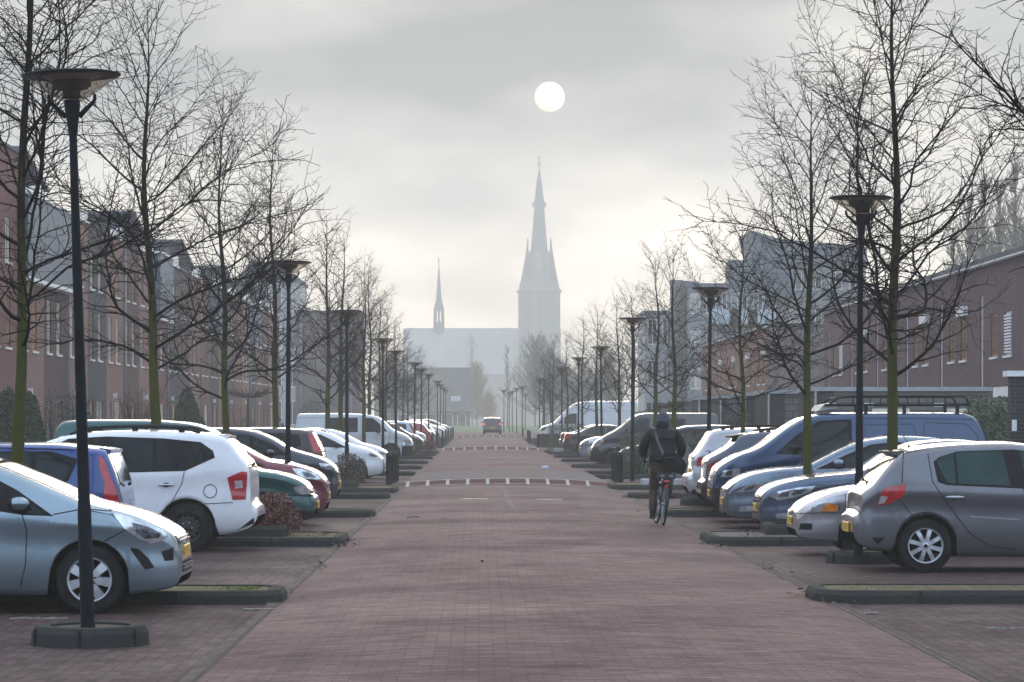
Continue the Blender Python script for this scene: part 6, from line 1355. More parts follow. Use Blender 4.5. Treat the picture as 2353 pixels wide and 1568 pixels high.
# --- silver people carrier, rear
SP['R7'] = dict(L=4.2, W=1.76, r=.32, wheels=(.88, 3.4), top=[(0, .6), (.03, .75), (.3, .95), (.85, 1.07), (1.1, 1.18), (1.6, 1.48), (2.0, 1.57), (2.6, 1.60), (3.3, 1.58), (3.68, 1.53), (3.80, 1.36), (3.98, 1.10), (4.06, 1.03), (4.08, .70), (4.17, .66), (4.2, .60), (4.2001, .45)], belt=[(0, .95), (1, 1.06), (4.2, 1.12)], ws=(1.15, 1.8), rw=(3.70, 3.97), rear=(.72, .5), tumble=15,
    win=[[(1.5, 1.1), (2.3, 1.12), (2.3, 1.46), (1.85, 1.43)], [(2.4, 1.12), (3.1, 1.13), (3.3, 1.22), (3.15, 1.42), (2.4, 1.46)]], tail=[(3.60, 1.045), (3.98, 1.0), (4.0, .82), (3.60, .85)], taillens=[[(3.72, .90), (3.80, .88), (3.84, .93), (3.80, .99), (3.72, .97)]], rails=(2.0, 3.5, .045), wiper=(4.03, 1.12, .04), plate_r=.72, black=[[(3.55, .24), (4.1, .26), (4.1, .36), (3.55, .34)]])
# --- grey panel van
SP['R9'] = dict(L=4.78, W=1.9, r=.33, wheels=(.86, 3.96), rim='steel', arch=1.25, top=[(0, .54), (.01, .63), (.03, .70), (.08, .80), (.15, .92), (.35, 1.07), (.66, 1.235), (.9, 1.36), (1.32, 1.67), (1.58, 1.86), (1.76, 1.93), (2.1, 1.97), (3.4, 1.975), (4.6, 1.96), (4.70, 1.88), (4.75, 1.2), (4.78, .6)], belt=[(0, 1.0), (.8, 1.15), (4.78, 1.22)], ws=(.92, 1.55), front=(.62, .7), rear=(.9, .2), tumble=7, cr=.08,
    win=[[(1.12, 1.22), (1.33, 1.23), (1.33, 1.46)], [(1.40, 1.23), (2.12, 1.24), (2.12, 1.78), (1.75, 1.76), (1.43, 1.52)], [(2.3, 1.25), (3.4, 1.25), (3.4, 1.76), (2.3, 1.76)]], head=[(.10, .72), (.13, .83), (.34, 1.02), (.46, 1.04), (.45, .92), (.30, .78)], plastic=[(0, .6, .60)], tail=[(4.70, 1.25), (4.74, 1.25), (4.75, 1.0), (4.70, 1.0)], grille=[(.66, .78, .4)], plate_f=.50, mirror=(1.45, 1.26), mirrorm=BLACK, seams=[[(2.2, 1.85), (2.2, .5)], [(.55, .62), (.42, .80)]])
# --- dark saloon, rear
SP['R11'] = dict(L=4.5, W=1.78, r=.31, wheels=(.9, 3.55), top=[(0, .55), (.03, .68), (.3, .82), (1.1, .97), (1.3, 1.05), (1.9, 1.36), (2.3, 1.43), (2.8, 1.42), (3.3, 1.30), (3.75, 1.08), (3.95, 1.03), (4.36, 1.02), (4.42, .92), (4.44, .72), (4.49, .65), (4.5, .5)], belt=[(0, .8), (1.2, .92), (4.5, 1.0)], ws=(1.3, 2.1), rw=(3.25, 3.74), rear=(.72, .5), tumble=20,
    win=[[(1.7, .97), (2.4, .98), (2.4, 1.33), (2.1, 1.30)], [(2.5, .98), (3.4, .99), (3.45, 1.05), (3.1, 1.27), (2.5, 1.33)]], tail=[(4.1, .98), (4.36, .99), (4.40, .75), (4.1, .74)], plate_r=.6, black=[[(1.6, .945), (3.7, .955), (3.7, .965), (1.6, .955)]])
# --- tall white panel van
SP['R13'] = dict(L=6.2, W=2.0, r=.35, wheels=(1.0, 4.7), rim='steel', top=[(0, .55), (.01, .75), (.05, .95), (.12, 1.08), (.4, 1.24), (.9, 1.42), (1.2, 1.68), (1.7, 2.2), (2.05, 2.5), (2.4, 2.66), (2.9, 2.74), (4.5, 2.76), (6.0, 2.74), (6.1, 2.64), (6.17, 1.4), (6.2, .6)], belt=[(0, 1.1), (1, 1.3), (6.2, 1.4)], ws=(1.0, 1.75), front=(.62, .7), rear=(.92, .2), tumble=6, cr=.12,
    win=[[(1.18, 1.36), (1.5, 1.36), (1.5, 1.72)], [(1.56, 1.35), (2.35, 1.34), (2.35, 1.98), (1.95, 1.96), (1.58, 1.72)]], head=[(.10, .95), (.12, 1.06), (.42, 1.16), (.55, 1.16), (.40, .98), (.2, .86)], headin=[[(.15, .95), (.3, 1.08), (.42, 1.08), (.3, .95)]], plastic=[(0, .7, .72)], grille=[(.76, 1.0, .5)], plate_f=.5, mirror=(1.65, 1.40), mirrorm=BLACK, seams=[[(2.5, 2.5), (2.5, .5)], [(4.0, 2.4), (4.0, .5)], [(2.7, 2.1), (5.9, 2.1)]])
SP['R13']['black'] = []
# --- small city car rear (moving car at the end)
SP['M'] = dict(L=3.7, W=1.66, r=.29, wheels=(.7, 3.05), top=[(0, .55), (.03, .7), (.3, .9), (.7, 1.0), (.9, 1.08), (1.4, 1.4), (1.8, 1.5), (2.6, 1.51), (3.3, 1.46), (3.45, 1.38), (3.60, 1.05), (3.63, .85), (3.68, .65), (3.7, .5)], belt=[(0, .85), (3.7, 1.0)], ws=(.95, 1.6), rw=(3.455, 3.60), rear=(.86, .25), tumble=17, win=[[(1.3, 1.0), (2.1, 1.02), (2.1, 1.38), (1.6, 1.36)], [(2.2, 1.02), (3.0, 1.05), (2.95, 1.36), (2.2, 1.38)]], plate_r=.60, mirror=(1.2, 1.05))

pa = lambda n, c, **k: paint('paint_' + n, c, **k)
SILB = pa('silver_blue', (0.25, 0.33, 0.385), metal=.75, rough=.27); BLUE = pa('blue', (0.001, 0.045, 0.22), metal=.1); WHITE = pa('white', (0.80, 0.81, 0.83), metal=0, rough=.35); TEAL = pa('teal', (0.003, 0.070, 0.072), metal=.3)
MAROON = pa('maroon', (0.16, 0.006, 0.030), metal=.3); SILV = pa('silver', (0.50, 0.52, 0.55), metal=.7); NAVY = pa('navy', (0.022, 0.032, 0.050), metal=.5); CHAR = pa('charcoal', (0.022, 0.021, 0.024), metal=.4)
GREY = pa('grey', (0.135, 0.140, 0.158), metal=.7, rough=.28); SILR = pa('silver_warm', (0.46, 0.46, 0.49), metal=.7); BLGR = pa('blue_grey', (0.065, 0.10, 0.165), metal=.75, rough=.27); SILB2 = pa('silver_blue_pale', (0.15, 0.20, 0.265), metal=.75); VANB = pa('van_blue', (0.008, 0.042, 0.115), metal=.4)
DKBL = pa('dark_blue', (0.035, 0.050, 0.080), metal=.5); VGREY = pa('van_grey', (0.070, 0.070, 0.075), metal=.5); REDP = pa('red', (0.28, 0.010, 0.022), metal=.2); VWHITE = pa('van_white', (0.66, 0.70, 0.72), metal=0, rough=.4, dirt=.16); LBLUE = pa('light_blue', (.42, .52, .62), metal=.4); PLUM = pa('plum', (.045, .020, .032), metal=.4); BEIGE = pa('beige', (.50, .42, .36), metal=.5)
C_ = Car
C_(SP['A'], SILB, 'silver-blue small hatchback, nose to the road, behind the nearest left lamp post', -2.70, 29.0, 'L', False)
C_(SP['B'], BLUE, 'bright blue tall hatchback with long curved red tail light', -4.02, 36.5, 'L', True)
C_(SP['C'], WHITE, 'white estate people carrier with black roof rails and black steel wheel', -2.92, 42.2, 'L', True)
C_(SP['D'], TEAL, 'teal high-roofed car, nose to the road behind the white estate', -2.50, 48.6, 'L', False)
C_(SP['E'], MAROON, 'maroon hatchback with large headlight, nose to the road', -2.50, 52.2, 'L', False)
C_(SP['E'], SILV, 'silver car mostly hidden behind the maroon hatchback', -2.86, 55.6, 'L', False, lod=1)
C_(SP['G'], NAVY, 'dark blue rounded one-box car behind the maroon and silver cars', -2.72, 61.3, 'L', False)
C_(SP['H'], CHAR, 'dark tall estate with high vertical red tail light', -3.25, 68.0, 'L', True)
C_(SP['I'], WHITE, 'white small hatchback behind the brown-green bush', -2.66, 88.0, 'L', False)
C_(SP['I'], WHITE, 'white small car just behind the white hatchback, its bonnet showing past the bollards', -2.58, 93.5, 'L', False, lod=1)
C_(SP['K'], VWHITE, 'white panel van with dark grey bumper on the left', -2.72, 131, 'L', False, name='parked_van', cat='van')
C_(SP['R6'], PLUM, 'dark plum hatchback, tail to the road beyond the left white van', -2.85, 138, 'L', True, lod=1)
C_(SP['I'], CHAR, 'small black car nose out beyond the left white van', -2.62, 150, 'L', False, lod=1)
C_(SP['H'], LBLUE, 'pale blue off-roader with bright red tail light in the far left row', -3.1, 160, 'L', True, lod=1)
C_(SP['E'], VWHITE, 'white car nose out between the pale blue off-roader and the red hatchback', -2.8, 168, 'L', False, lod=0)
C_(SP['R1'], REDP, 'dark red hatchback, tail to the road in the far left row', -2.68, 181, 'L', True, lod=0)
C_(SP['R1'], WHITE, 'white hatchback with red tail light in the far left row', -2.7, 199, 'L', True, lod=0)
C_(SP['E'], SILV, 'pale silver car nose out behind the dark red hatchback', -2.58, 190, 'L', False, lod=0)
C_(SP['I'], WHITE, 'white small car nose out among the far left bollards', -2.55, 238, 'L', False, lod=0)
C_(SP['E'], BEIGE, 'beige car nose out near the end of the left row', -2.6, 250, 'L', False, lod=0)
c = C_(SP['I'], WHITE, 'farthest white car on the left with its tailgate raised', -2.5, 284, 'L', False, lod=0)
b = MB(); b.prism([(3.35, 1.42), (4.15, 1.95), (4.2, 1.88), (3.5, 1.34)], 'Y', -.6, .6); b.build('tailgate', WHITE, c.o)
C_(SP['R1'], GREY, 'grey hatchback with silver eight-spoke wheel, nearest on the right', 4.30, 36.6, 'R', True)
C_(SP['R2'], SILR, 'silver older saloon with orange indicator, nose to the road', 4.08, 41.0, 'R', False)
C_(SP['R3'], BLGR, 'blue-grey large saloon with long clear headlight', 4.14, 46.9, 'R', False)
C_(SP['R4'], SILB2, 'pale silver-blue large hatchback with orange in its headlight', 3.94, 50.7, 'R', False)
v5 = C_(SP['R5'], VANB, 'dark blue delivery van with black roof rack', 3.96, 53.8, 'R', False, name='parked_van', cat='van')
C_(SP['R6'], DKBL, 'dark blue crossover with dark red tail light, tail to the road', 4.0, 57.0, 'R', True)
C_(SP['R7'], SILR, 'silver people carrier with round tail lamps, tail to the road', 4.14, 63.2, 'R', True)
C_(SP['H'], DKBL, 'dark blue estate mostly hidden behind the hedge', 4.3, 97, 'R', False, lod=1)
C_(SP['R9'], VGREY, 'dark grey panel van, nose to the road behind the cyclist', 4.06, 114, 'R', False, name='parked_van', cat='van')
C_(SP['E'], SILV, 'small silver car beyond the dark grey van', 3.95, 123, 'R', False, lod=1)
C_(SP['R11'], CHAR, 'dark saloon, tail to the road, nearer of two in the right row', 4.05, 151, 'R', True, lod=1)
C_(SP['R11'], GREY, 'grey saloon, tail to the road, half hidden beyond the dark saloon', 4.0, 156, 'R', True, lod=1)
v13 = C_(SP['R13'], VWHITE, 'tall white panel van on the right with faint coloured side graphics', 3.72, 195, 'R', False, name='parked_van', cat='van', lod=2)
mc = C_(SP['M'], pa('black_car', (.008, .008, .010), metal=.2), 'dark small car driving away along the road with red lights on', PX(1131, 272), 270, 'R', True, name='moving_car', group='cars on the road', rot=-math.pi / 2)
mc.o.rotation_euler = (0, 0, math.pi / 2 + math.pi); mc.o.location = (PX(1131, 272) , 273.7, gz(272) + .02 + .15)
for sg in (-1, 1):
    b = MB(); b.cbox(3.52, 3.645, sg * .70 - .11, sg * .70 + .11, .84, 1.0, .03); b.build('tail_light', REDLIT, mc.o)
# roof rack and wind deflector of the blue van
b = MB(); b.prism([(1.80, 1.90), (2.12, 1.945), (2.10, 2.04), (1.88, 2.0)], 'Y', -.68, .68); b.build('wind_deflector', mat('pale_deflector', (.42, .40, .36), .5), v5.o)
b = MB()
for sg in (-1, 1):
    y = sg * .70
    b.tube([(1.95, y, 1.99), (2.14, y, 2.12), (2.4, y, 2.145), (4.2, y, 2.145), (4.30, y, 2.12), (4.34, y, 2.01)], .018, 6); b.tube([(1.9, y, 2.0), (4.36, y, 2.005)], .022, 6)
    for x in (2.55, 2.85, 3.15, 3.5, 3.95): b.tube([(x, y, 2.0), (x, y, 2.14)], .012, 5)
    for x in (2.6, 3.25, 4.15): b.box(x - .03, x + .03, y - .02, y + .02, 1.84, 2.0)
for x in (2.14, 2.55, 3.0, 3.45, 3.9, 4.3): b.tube([(x, -.70, 2.005), (x, .70, 2.005)], .014, 5)
b.tube([(2.14, -.7, 2.12), (2.14, .7, 2.12)], .016, 5); b.build('roof_rack', BLACK, v5.o)
for poly, m_, nm in (([(3.1, 1.02), (3.5, 1.05), (3.9, 1.28), (3.7, 1.32), (3.3, 1.18)], mat('graphic_blue', (.12, .33, .42), .5), 'side_graphic'), ([(4.3, 1.05), (4.45, 1.3), (4.75, 1.1), (5.0, 1.3), (5.2, 1.05), (5.0, 1.12), (4.75, 1.0), (4.45, 1.15)], mat('graphic_red', (.5, .05, .08), .5), 'side_graphic'), ([(3.6, 1.0), (4.0, 1.0), (4.1, 1.2), (3.9, 1.22)], mat('graphic_green', (.14, .34, .12), .5), 'side_graphic')):
    v13.patch(poly, m_, nm, off=.008)
# yellow plate and bumper of the car just outside the left edge

# ------------------------------------------------------------------ people
skinm = mat('skin', (0.34, 0.20, 0.15), .55, var=.08)
def figure(name, joints, edges, root, m_, parent, sub=2, mirror=False):
    idx = {k: i for i, k in enumerate(joints)}
    me = bpy.data.meshes.new(name); me.from_pydata([joints[k][0] for k in joints], [(idx[a], idx[b_]) for a, b_ in edges], [])
    bm = bmesh.new(); bm.from_mesh(me); lay = bm.verts.layers.skin.verify(); bm.verts.ensure_lookup_table()
    for k, i in idx.items():
        r_ = joints[k][1]; d = bm.verts[i][lay]; d.radius = r_ if isinstance(r_, tuple) else (r_, r_); d.use_root = (k == root)
    bm.to_mesh(me); bm.free(); me.materials.append(m_)
    o = bpy.data.objects.new(name, me); link(o, parent)
    mod = o.modifiers.new('skin', 'SKIN'); mod.use_smooth_shade = True; mod.branch_smoothing = .4
    mod = o.modifiers.new('sub', 'SUBSURF'); mod.levels = sub; mod.render_levels = sub
    return o
jack = mat('padded_jacket', (0.008, 0.009, 0.012), .6, var=.35, scale=30, bump=.4, bscale=30, spec=.2); cord = mat('brown_trousers', (0.060, 0.036, 0.023), .9, var=.2, scale=25, bump=.3); capw = mat('grey_wool_cap', (0.065, 0.072, 0.095), .95, var=.35, scale=60, bump=.6, bscale=90)
shoem = mat('brown_shoe', (0.045, 0.032, 0.024), .6, var=.3); glovem = mat('dark_glove', (0.014, 0.016, 0.024), .7, var=.2); bagm = mat('black_bag', (0.007, 0.007, 0.009), .75, var=.3, bump=.3, spec=.15); strapm = mat('grey_strap', (0.085, 0.09, 0.105), .7); hairm = mat('dark_hair', (0.03, 0.025, 0.02), .8)
BY, BX = 50.85, PX(1524, 50.85); z0 = 0.03
# bicycle: origin at the rear wheel contact, heading +y
bk = thing('bicycle', 'black city bicycle with rear rack battery and red lights, ridden by the man', 'bicycle', (BX, BY, z0))
bk.rotation_euler = (0, R(3.0), R(2.5))
bikem = mat('bike_black', (0.02, 0.022, 0.026), .35, metal=.3, var=.2); bikes = mat('bike_steel', (0.35, 0.40, 0.46), .3, metal=.9, var=.2)
def bwheel(y, rz, name='wheel'):
    w_ = bpy.data.objects.new(name, None); link(w_, bk); w_.location = (0, y, .35); w_.rotation_euler = (0, 0, rz); w_.empty_display_size = .1
    b = MB(); n = 40
    b.rings([[(.019 * math.cos(a) if True else 0, (.331 + .019 * math.sin(a)) * math.cos(t), (.331 + .019 * math.sin(a)) * math.sin(t)) for a in [2 * math.pi * k / 8 for k in range(8)]] for t in [2 * math.pi * i / n for i in range(n + 1)]], 0, False, True); b.build('tyre', RUBBER, w_)
    b = MB(); b.rings([[(.013 * math.cos(a), (.308 + .012 * math.sin(a)) * math.cos(t), (.308 + .012 * math.sin(a)) * math.sin(t)) for a in [2 * math.pi * k / 6 for k in range(6)]] for t in [2 * math.pi * i / n for i in range(n + 1)]], 0, False, True); b.build('rim', bikes, w_)
    b = MB()
    for k in range(28): t = 2 * math.pi * k / 28; b.tube([((-1) ** k * .03, .02 * math.cos(t + .8), .02 * math.sin(t + .8)), (0, .3 * math.cos(t), .3 * math.sin(t))], .0022, 3)
    b.build('spokes', bikes, w_); b = MB(); b.lathe([(0, -.05), (.025, -.05), (.03, 0), (.025, .05), (0, .05)], 12, axis='X'); b.build('hub', bikes, w_)
bwheel(0, 0); bwheel(1.12, .10)
b = MB()
for sg in (-1, 1): b.tube([(sg * .055, 0, .35), (sg * .05, .22, .36), (.0, .44, .30)], .011, 6); b.tube([(sg * .055, 0, .35), (sg * .04, .12, .55), (0, .26, .78)], .010, 6)
b.tube([(0, .44, .30), (0, .26, .90)], .017, 8); b.tube([(0, .44, .30), (0, .85, .62)], .02, 8); b.tube([(0, .85, .62), (0, .90, .50)], .02, 8); b.tube([(0, .30, .74), (0, .60, .66), (0, .84, .70)], .018, 8); b.tube([(0, .86, .60), (0, .80, .98)], .018, 8); b.build('frame', bikem, bk)
b = MB()
for sg in (-1, 1): b.tube([(sg * .05, 1.12, .35), (sg * .055, 1.0, .62), (0, .87, .72)], .012, 6)
b.build('fork', bikem, bk)
b = MB(); b.tube([(-.29, .58, 1.03), (-.27, .72, 1.045), (-.14, .80, 1.05), (0, .80, 1.04), (.14, .80, 1.05), (.27, .72, 1.045), (.29, .58, 1.03)], .012, 8); b.tube([(0, .80, .95), (0, .80, 1.04)], .015, 8); hb_ = b.build('handlebar', bikes, bk)
b = MB()
for sg in (-1, 1): b.tube([(sg * .29, .57, 1.03), (sg * .278, .68, 1.042)], .018, 8)
b.build('grip', BLACK, hb_); b = MB(); b.sphere((-.20, .77, 1.075), .035, .035, .025, 10, 6); b.build('bell', mat('blue_bell', (.03, .10, .28), .3), hb_)
b = MB(); b.sphere((0, .20, .945), .10, .12, .035, 14, 8); b.sphere((0, .34, .945), .04, .12, .025, 10, 6); b.build('saddle', BLACK, bk)
b = MB(); b.cbox(-.135, .135, -.16, .26, .765, .845, .015); b.tube([(-.13, -.18, .85), (.13, -.18, .85)], .008, 6)
for sg in (-1, 1): b.tube([(sg * .13, -.18, .855), (sg * .13, .2, .855)], .007, 6); b.tube([(sg * .065, 0, .36), (sg * .105, -.02, .60), (sg * .12, -.05, .77)], .007, 6); b.box(sg * .075 - .035, sg * .075 + .035, -.166, -.16, .80, .825, 1)
b.build('rack_battery', [bikem, mat('grey_label', (.3, .32, .34), .6)], bk)
b = MB(); b.sphere((0, -.165, .72), .058, .02, .026, 14, 8); b.build('tail_light', REDL, bk)
b = MB(); b.cbox(-.02, .02, -.30, -.28, .615, .675, .006); b.build('reflector', REDL, bk)
b = MB(); n = 18
b.rings([[(x_, -(.375) * math.cos(t) if True else 0, .35 + .375 * math.sin(t) - (abs(x_) * .35)) for x_ in (-.03, -.015, 0, .015, .03)] for t in [R(-5) + R(150) * i / n for i in range(n + 1)]], 0, False, True, closed=False); b.build('mudguard', bikem, bk)
b = MB(); b.lathe([(0, -.006), (.09, -.006), (.09, .006), (0, .006)], 20, (.06, .44, .30), axis='X'); b.tube([(.075, .44, .30), (.085, .46, .135)], .011, 6) ; b.tube([(-.075, .44, .30), (-.085, .42, .465)], .011, 6)
b.build('crankset', bikes, bk)
b = MB(); b.cbox(-.19, -.09, .40, .48, .115, .14, .005); b.build('pedal', BLACK, bk); b = MB(); b.cbox(.09, .19, .40, .48, .455, .48, .005); b.build('pedal', BLACK, bk)
# rider: left foot down, right foot up; seen from behind
pr = thing('person', 'cyclist seen from behind in black padded jacket, brown trousers and grey cap, riding away', 'person', (BX - .02, BY, z0)); pr.rotation_euler = (0, R(1.2), 0)
J = {'pelvis': ((0, .20, 1.02), (.15, .12)), 'waist': ((0, .24, 1.18), (.135, .105)), 'chest': ((0, .31, 1.40), (.165, .115)), 'neck0': ((0, .36, 1.555), (.075, .07)), 'neck': ((0, .385, 1.63), .055), 'head0': ((0, .40, 1.70), (.072, .085)), 'head': ((0, .405, 1.765), (.076, .092)), 'crownp': ((0, .40, 1.83), (.05, .06))}
E_ = [('pelvis', 'waist'), ('waist', 'chest'), ('chest', 'neck0'), ('neck0', 'neck'), ('neck', 'head0'), ('head0', 'head'), ('head', 'crownp')]
arms = {-1: ((-.20, .36, 1.50), (-.315, .33, 1.25), (-.292, .58, 1.075)), 1: ((.20, .36, 1.50), (.325, .33, 1.27), (.292, .58, 1.075))}
legs = {-1: ((-.10, .22, .98), (-.125, .50, .60), (-.135, .36, .20), (-.14, .47, .155)), 1: ((.10, .22, .98), (.12, .60, .86), (.125, .40, .54), (.13, .50, .50))}
for sg in (-1, 1):
    t_ = 'L' if sg < 0 else 'R'; a = arms[sg]; l_ = legs[sg]
    J['sh' + t_] = (a[0], .062); J['el' + t_] = (a[1], .046); J['wr' + t_] = (a[2], .030); E_ += [('chest', 'sh' + t_), ('sh' + t_, 'el' + t_), ('el' + t_, 'wr' + t_)]
    J['hip' + t_] = (l_[0], .095); J['kn' + t_] = (l_[1], .062); J['an' + t_] = (l_[2], .040); J['toe' + t_] = (l_[3], (.04, .03)); E_ += [('pelvis', 'hip' + t_), ('hip' + t_, 'kn' + t_), ('kn' + t_, 'an' + t_), ('an' + t_, 'toe' + t_)]
body_ = figure('body', J, E_, 'pelvis', skinm, pr)
# face details (turned away from the camera)
b = MB()
for sg in (-1, 1): b.sphere((sg * .077, .405, 1.735), .014, .022, .034, 8, 6)
b.build('ears', skinm, pr); b = MB(); b.sphere((0, .50, 1.735), .016, .022, .03, 8, 6); b.build('nose', skinm, pr)
b = MB()
for sg in (-1, 1): b.sphere((sg * .032, .484, 1.765), .013, .010, .010, 8, 6)
b.build('eyes', BLACK, pr); b = MB(); b.sphere((0, .480, 1.69), .026, .012, .008, 8, 6); b.build('mouth', mat('lips', (.3, .12, .10), .6), pr)
b = MB(); b.sphere((0, .385, 1.705), .080, .080, .045, 16, 8); b.build('hair', hairm, pr)
# jacket
JJ = {'hem': ((0, .17, .985), (.215, .165)), 'low': ((0, .20, 1.08), (.22, .165)), 'waist': ((0, .24, 1.20), (.21, .16)), 'mid': ((0, .28, 1.33), (.215, .16)), 'chest': ((0, .32, 1.46), (.215, .15)), 'col': ((0, .365, 1.565), (.115, .10)), 'colt': ((0, .385, 1.665), (.082, .078))}
EE = [('hem', 'low'), ('low', 'waist'), ('waist', 'mid'), ('mid', 'chest'), ('chest', 'col'), ('col', 'colt')]
for sg in (-1, 1):
    t_ = 'L' if sg < 0 else 'R'; a = [Vector(v) for v in arms[sg]]
    JJ['s' + t_] = (a[0] + Vector((sg * .01, 0, .015)), .105); JJ['m' + t_] = (a[0].lerp(a[1], .5) + Vector((sg * .012, 0, 0)), .094); JJ['e' + t_] = (a[1], .088); JJ['f' + t_] = (a[1].lerp(a[2], .5), .073); JJ['w' + t_] = (a[1].lerp(a[2], .88), .052)
    EE += [('chest', 's' + t_), ('s' + t_, 'm' + t_), ('m' + t_, 'e' + t_), ('e' + t_, 'f' + t_), ('f' + t_, 'w' + t_)]
jo = figure('jacket', JJ, EE, 'waist', jack, pr)
b = MB()                                                           # quilting seams of the padded jacket
for z, rx, ry, yc in ((1.06, .217, .163, .195), (1.13, .213, .161, .22), (1.20, .208, .16, .24), (1.27, .211, .161, .26), (1.34, .214, .16, .283), (1.41, .214, .155, .305)):
    b.tube([(rx * 1.0 * math.cos(t), yc + ry * 1.02 * math.sin(t), z) for t in [2 * math.pi * k / 24 for k in range(25)]], .006, 5)
b.build('quilt_seam', mat('seam_dark', (.004, .004, .006), .8, var=0), jo)
TT = {'p': ((0, .19, 1.0), (.155, .135))}; TE = []
for sg in (-1, 1):
    t_ = 'L' if sg < 0 else 'R'; l_ = [Vector(v) for v in legs[sg]]
    TT['h' + t_] = (l_[0] + Vector((sg * .005, 0, -.03)), .108); TT['t' + t_] = (l_[0].lerp(l_[1], .55), .092); TT['k' + t_] = (l_[1], .080); TT['c' + t_] = (l_[1].lerp(l_[2], .5), .074); TT['a' + t_] = (l_[1].lerp(l_[2], 1.0), .068)
    TE += [('p', 'h' + t_), ('h' + t_, 't' + t_), ('t' + t_, 'k' + t_), ('k' + t_, 'c' + t_), ('c' + t_, 'a' + t_)]
figure('trousers', TT, TE, 'p', cord, pr)
for sg in (-1, 1):
    l_ = [Vector(v) for v in legs[sg]]; an, toe = l_[2], l_[3]
    figure('shoe', {'h': (an + Vector((0, -.05, -.045)), (.040, .035)), 'a': (an + Vector((0, -.01, .02)), .05), 'm': (an.lerp(toe, .5) + Vector((0, 0, -.035)), (.046, .036)), 't': (toe + Vector((0, .05, -.025)), (.042, .028))}, [('h', 'a'), ('a', 'm'), ('m', 't'), ('h', 'm')][:3], 'a', shoem, pr)
    b = MB(); b.cbox(an.x - .042, an.x + .042, an.y - .09, toe.y + .08, an.z - .10, an.z - .075, .008); b.build('sole', mat('sole_dark', (.02, .018, .016), .8), pr)
# gloved hands: palm, four fingers curled round the grip, thumb under it
for sg in (-1, 1):
    w_ = Vector(arms[sg][2]); g = Vector((sg * .288, .62, 1.037)); jn = {'wr': (w_ + Vector((0, -.02, .0)), .038), 'pm': (w_ + Vector((-sg * .0, .03, -.002)), (.040, .026))}; ed = [('wr', 'pm')]
    for k in range(4):
        yk = .585 + k * .024; ln = (.9, 1.0, .96, .8)[3 - k]
        jn[f'a{k}'] = ((g.x + sg * .012, yk, g.z + .034), .013); jn[f'b{k}'] = ((g.x - sg * .026 * ln, yk + .002, g.z + .020), .011); jn[f'c{k}'] = ((g.x - sg * .030 * ln, yk + .003, g.z - .014), .010); jn[f'd{k}'] = ((g.x - sg * .008, yk + .003, g.z - .030), .009)
        ed += [('pm', f'a{k}'), (f'a{k}', f'b{k}'), (f'b{k}', f'c{k}'), (f'c{k}', f'd{k}')]
    jn['t1'] = ((g.x - sg * .03, .575, g.z + .012), .014); jn['t2'] = ((g.x - sg * .036, .61, g.z - .012), .012); jn['t3'] = ((g.x - sg * .02, .635, g.z - .028), .010); ed += [('pm', 't1'), ('t1', 't2'), ('t2', 't3')]
    figure('gloved_hand', jn, ed, 'pm', glovem, pr, sub=1)
b = MB(); b.lathe([(.115, 1.545), (.100, 1.60), (.094, 1.65), (.096, 1.692), (.088, 1.694), (.08, 1.64)], 20, (0, .385, 0)); b.build('collar', jack, jo)
for sg in (-1, 1):
    an = Vector(legs[sg][2]); b = MB(); b.tube([an + Vector((0, .02, .12)), an + Vector((0, 0, .03)), an + Vector((0, 0, -.04))], [.056, .054, .05], 10); b.build('sock', mat('dark_sock', (.02, .02, .02), .9), pr)
b = MB(); b.lathe([(.001, 1.852), (.03, 1.849), (.064, 1.832), (.088, 1.797), (.096, 1.758), (.096, 1.735), (.101, 1.731), (.102, 1.70), (.105, 1.695), (.106, 1.676), (.098, 1.672), (.088, 1.69)], 24, (0, .40, 0)); b.build('cap', capw, pr)
# shoulder bag
bg = thing('shoulder_bag', 'black shoulder bag hanging on the cyclist right hip from a grey strap', 'bag', (BX + .20, BY + .02, z0)); bg.rotation_euler = (0, 0, R(-6))
b = MB()
out = [(-.20, 1.16), (-.17, 1.20), (.02, 1.18), (.16, 1.04), (.185, .98), (.15, .85), (.12, .825), (-.02, .86), (-.21, .93), (-.225, .97)]
def insp(p, k): cx_, cz_ = -.02, 1.0; return [(cx_ + (x - cx_) * k, cz_ + (z - cz_) * k) for x, z in p]
b.rings([[(x, y, z) for x, z in insp(out, k)] for y, k in ((-.075, .90), (-.06, .985), (.03, 1.0), (.07, .93))], 0, True); b.build('pouch', bagm, bg)
b = MB(); b.rings([[(x, y, z) for x, z in insp([(-.16, 1.10), (.0, 1.12), (.12, 1.0), (.09, .88), (-.02, .90), (-.16, .97)], k)] for y, k in ((-.10, .88), (-.085, 1.0), (-.07, 1.0))], 0, True); b.build('front_pocket', bagm, bg)
b = MB(); b.tube([(-.16, -.088, 1.105), (.0, -.088, 1.125), (.12, -.088, 1.0)], .004, 5); b.build('piping', strapm, bg)
b = MB(); rows = []
for (x, y, z) in ((-.36, .13, 1.60), (-.35, .06, 1.575), (-.325, .085, 1.49), (-.285, .065, 1.36), (-.245, .05, 1.27), (-.21, .02, 1.19), (-.17, -.03, 1.12)):
    rows.append([(x - .024, y - .0, z), (x + .024, y - .006, z), (x + .024, y + .006, z), (x - .024, y + .012, z)])
b.rings(rows, 0, True); b.build('strap', strapm, bg)
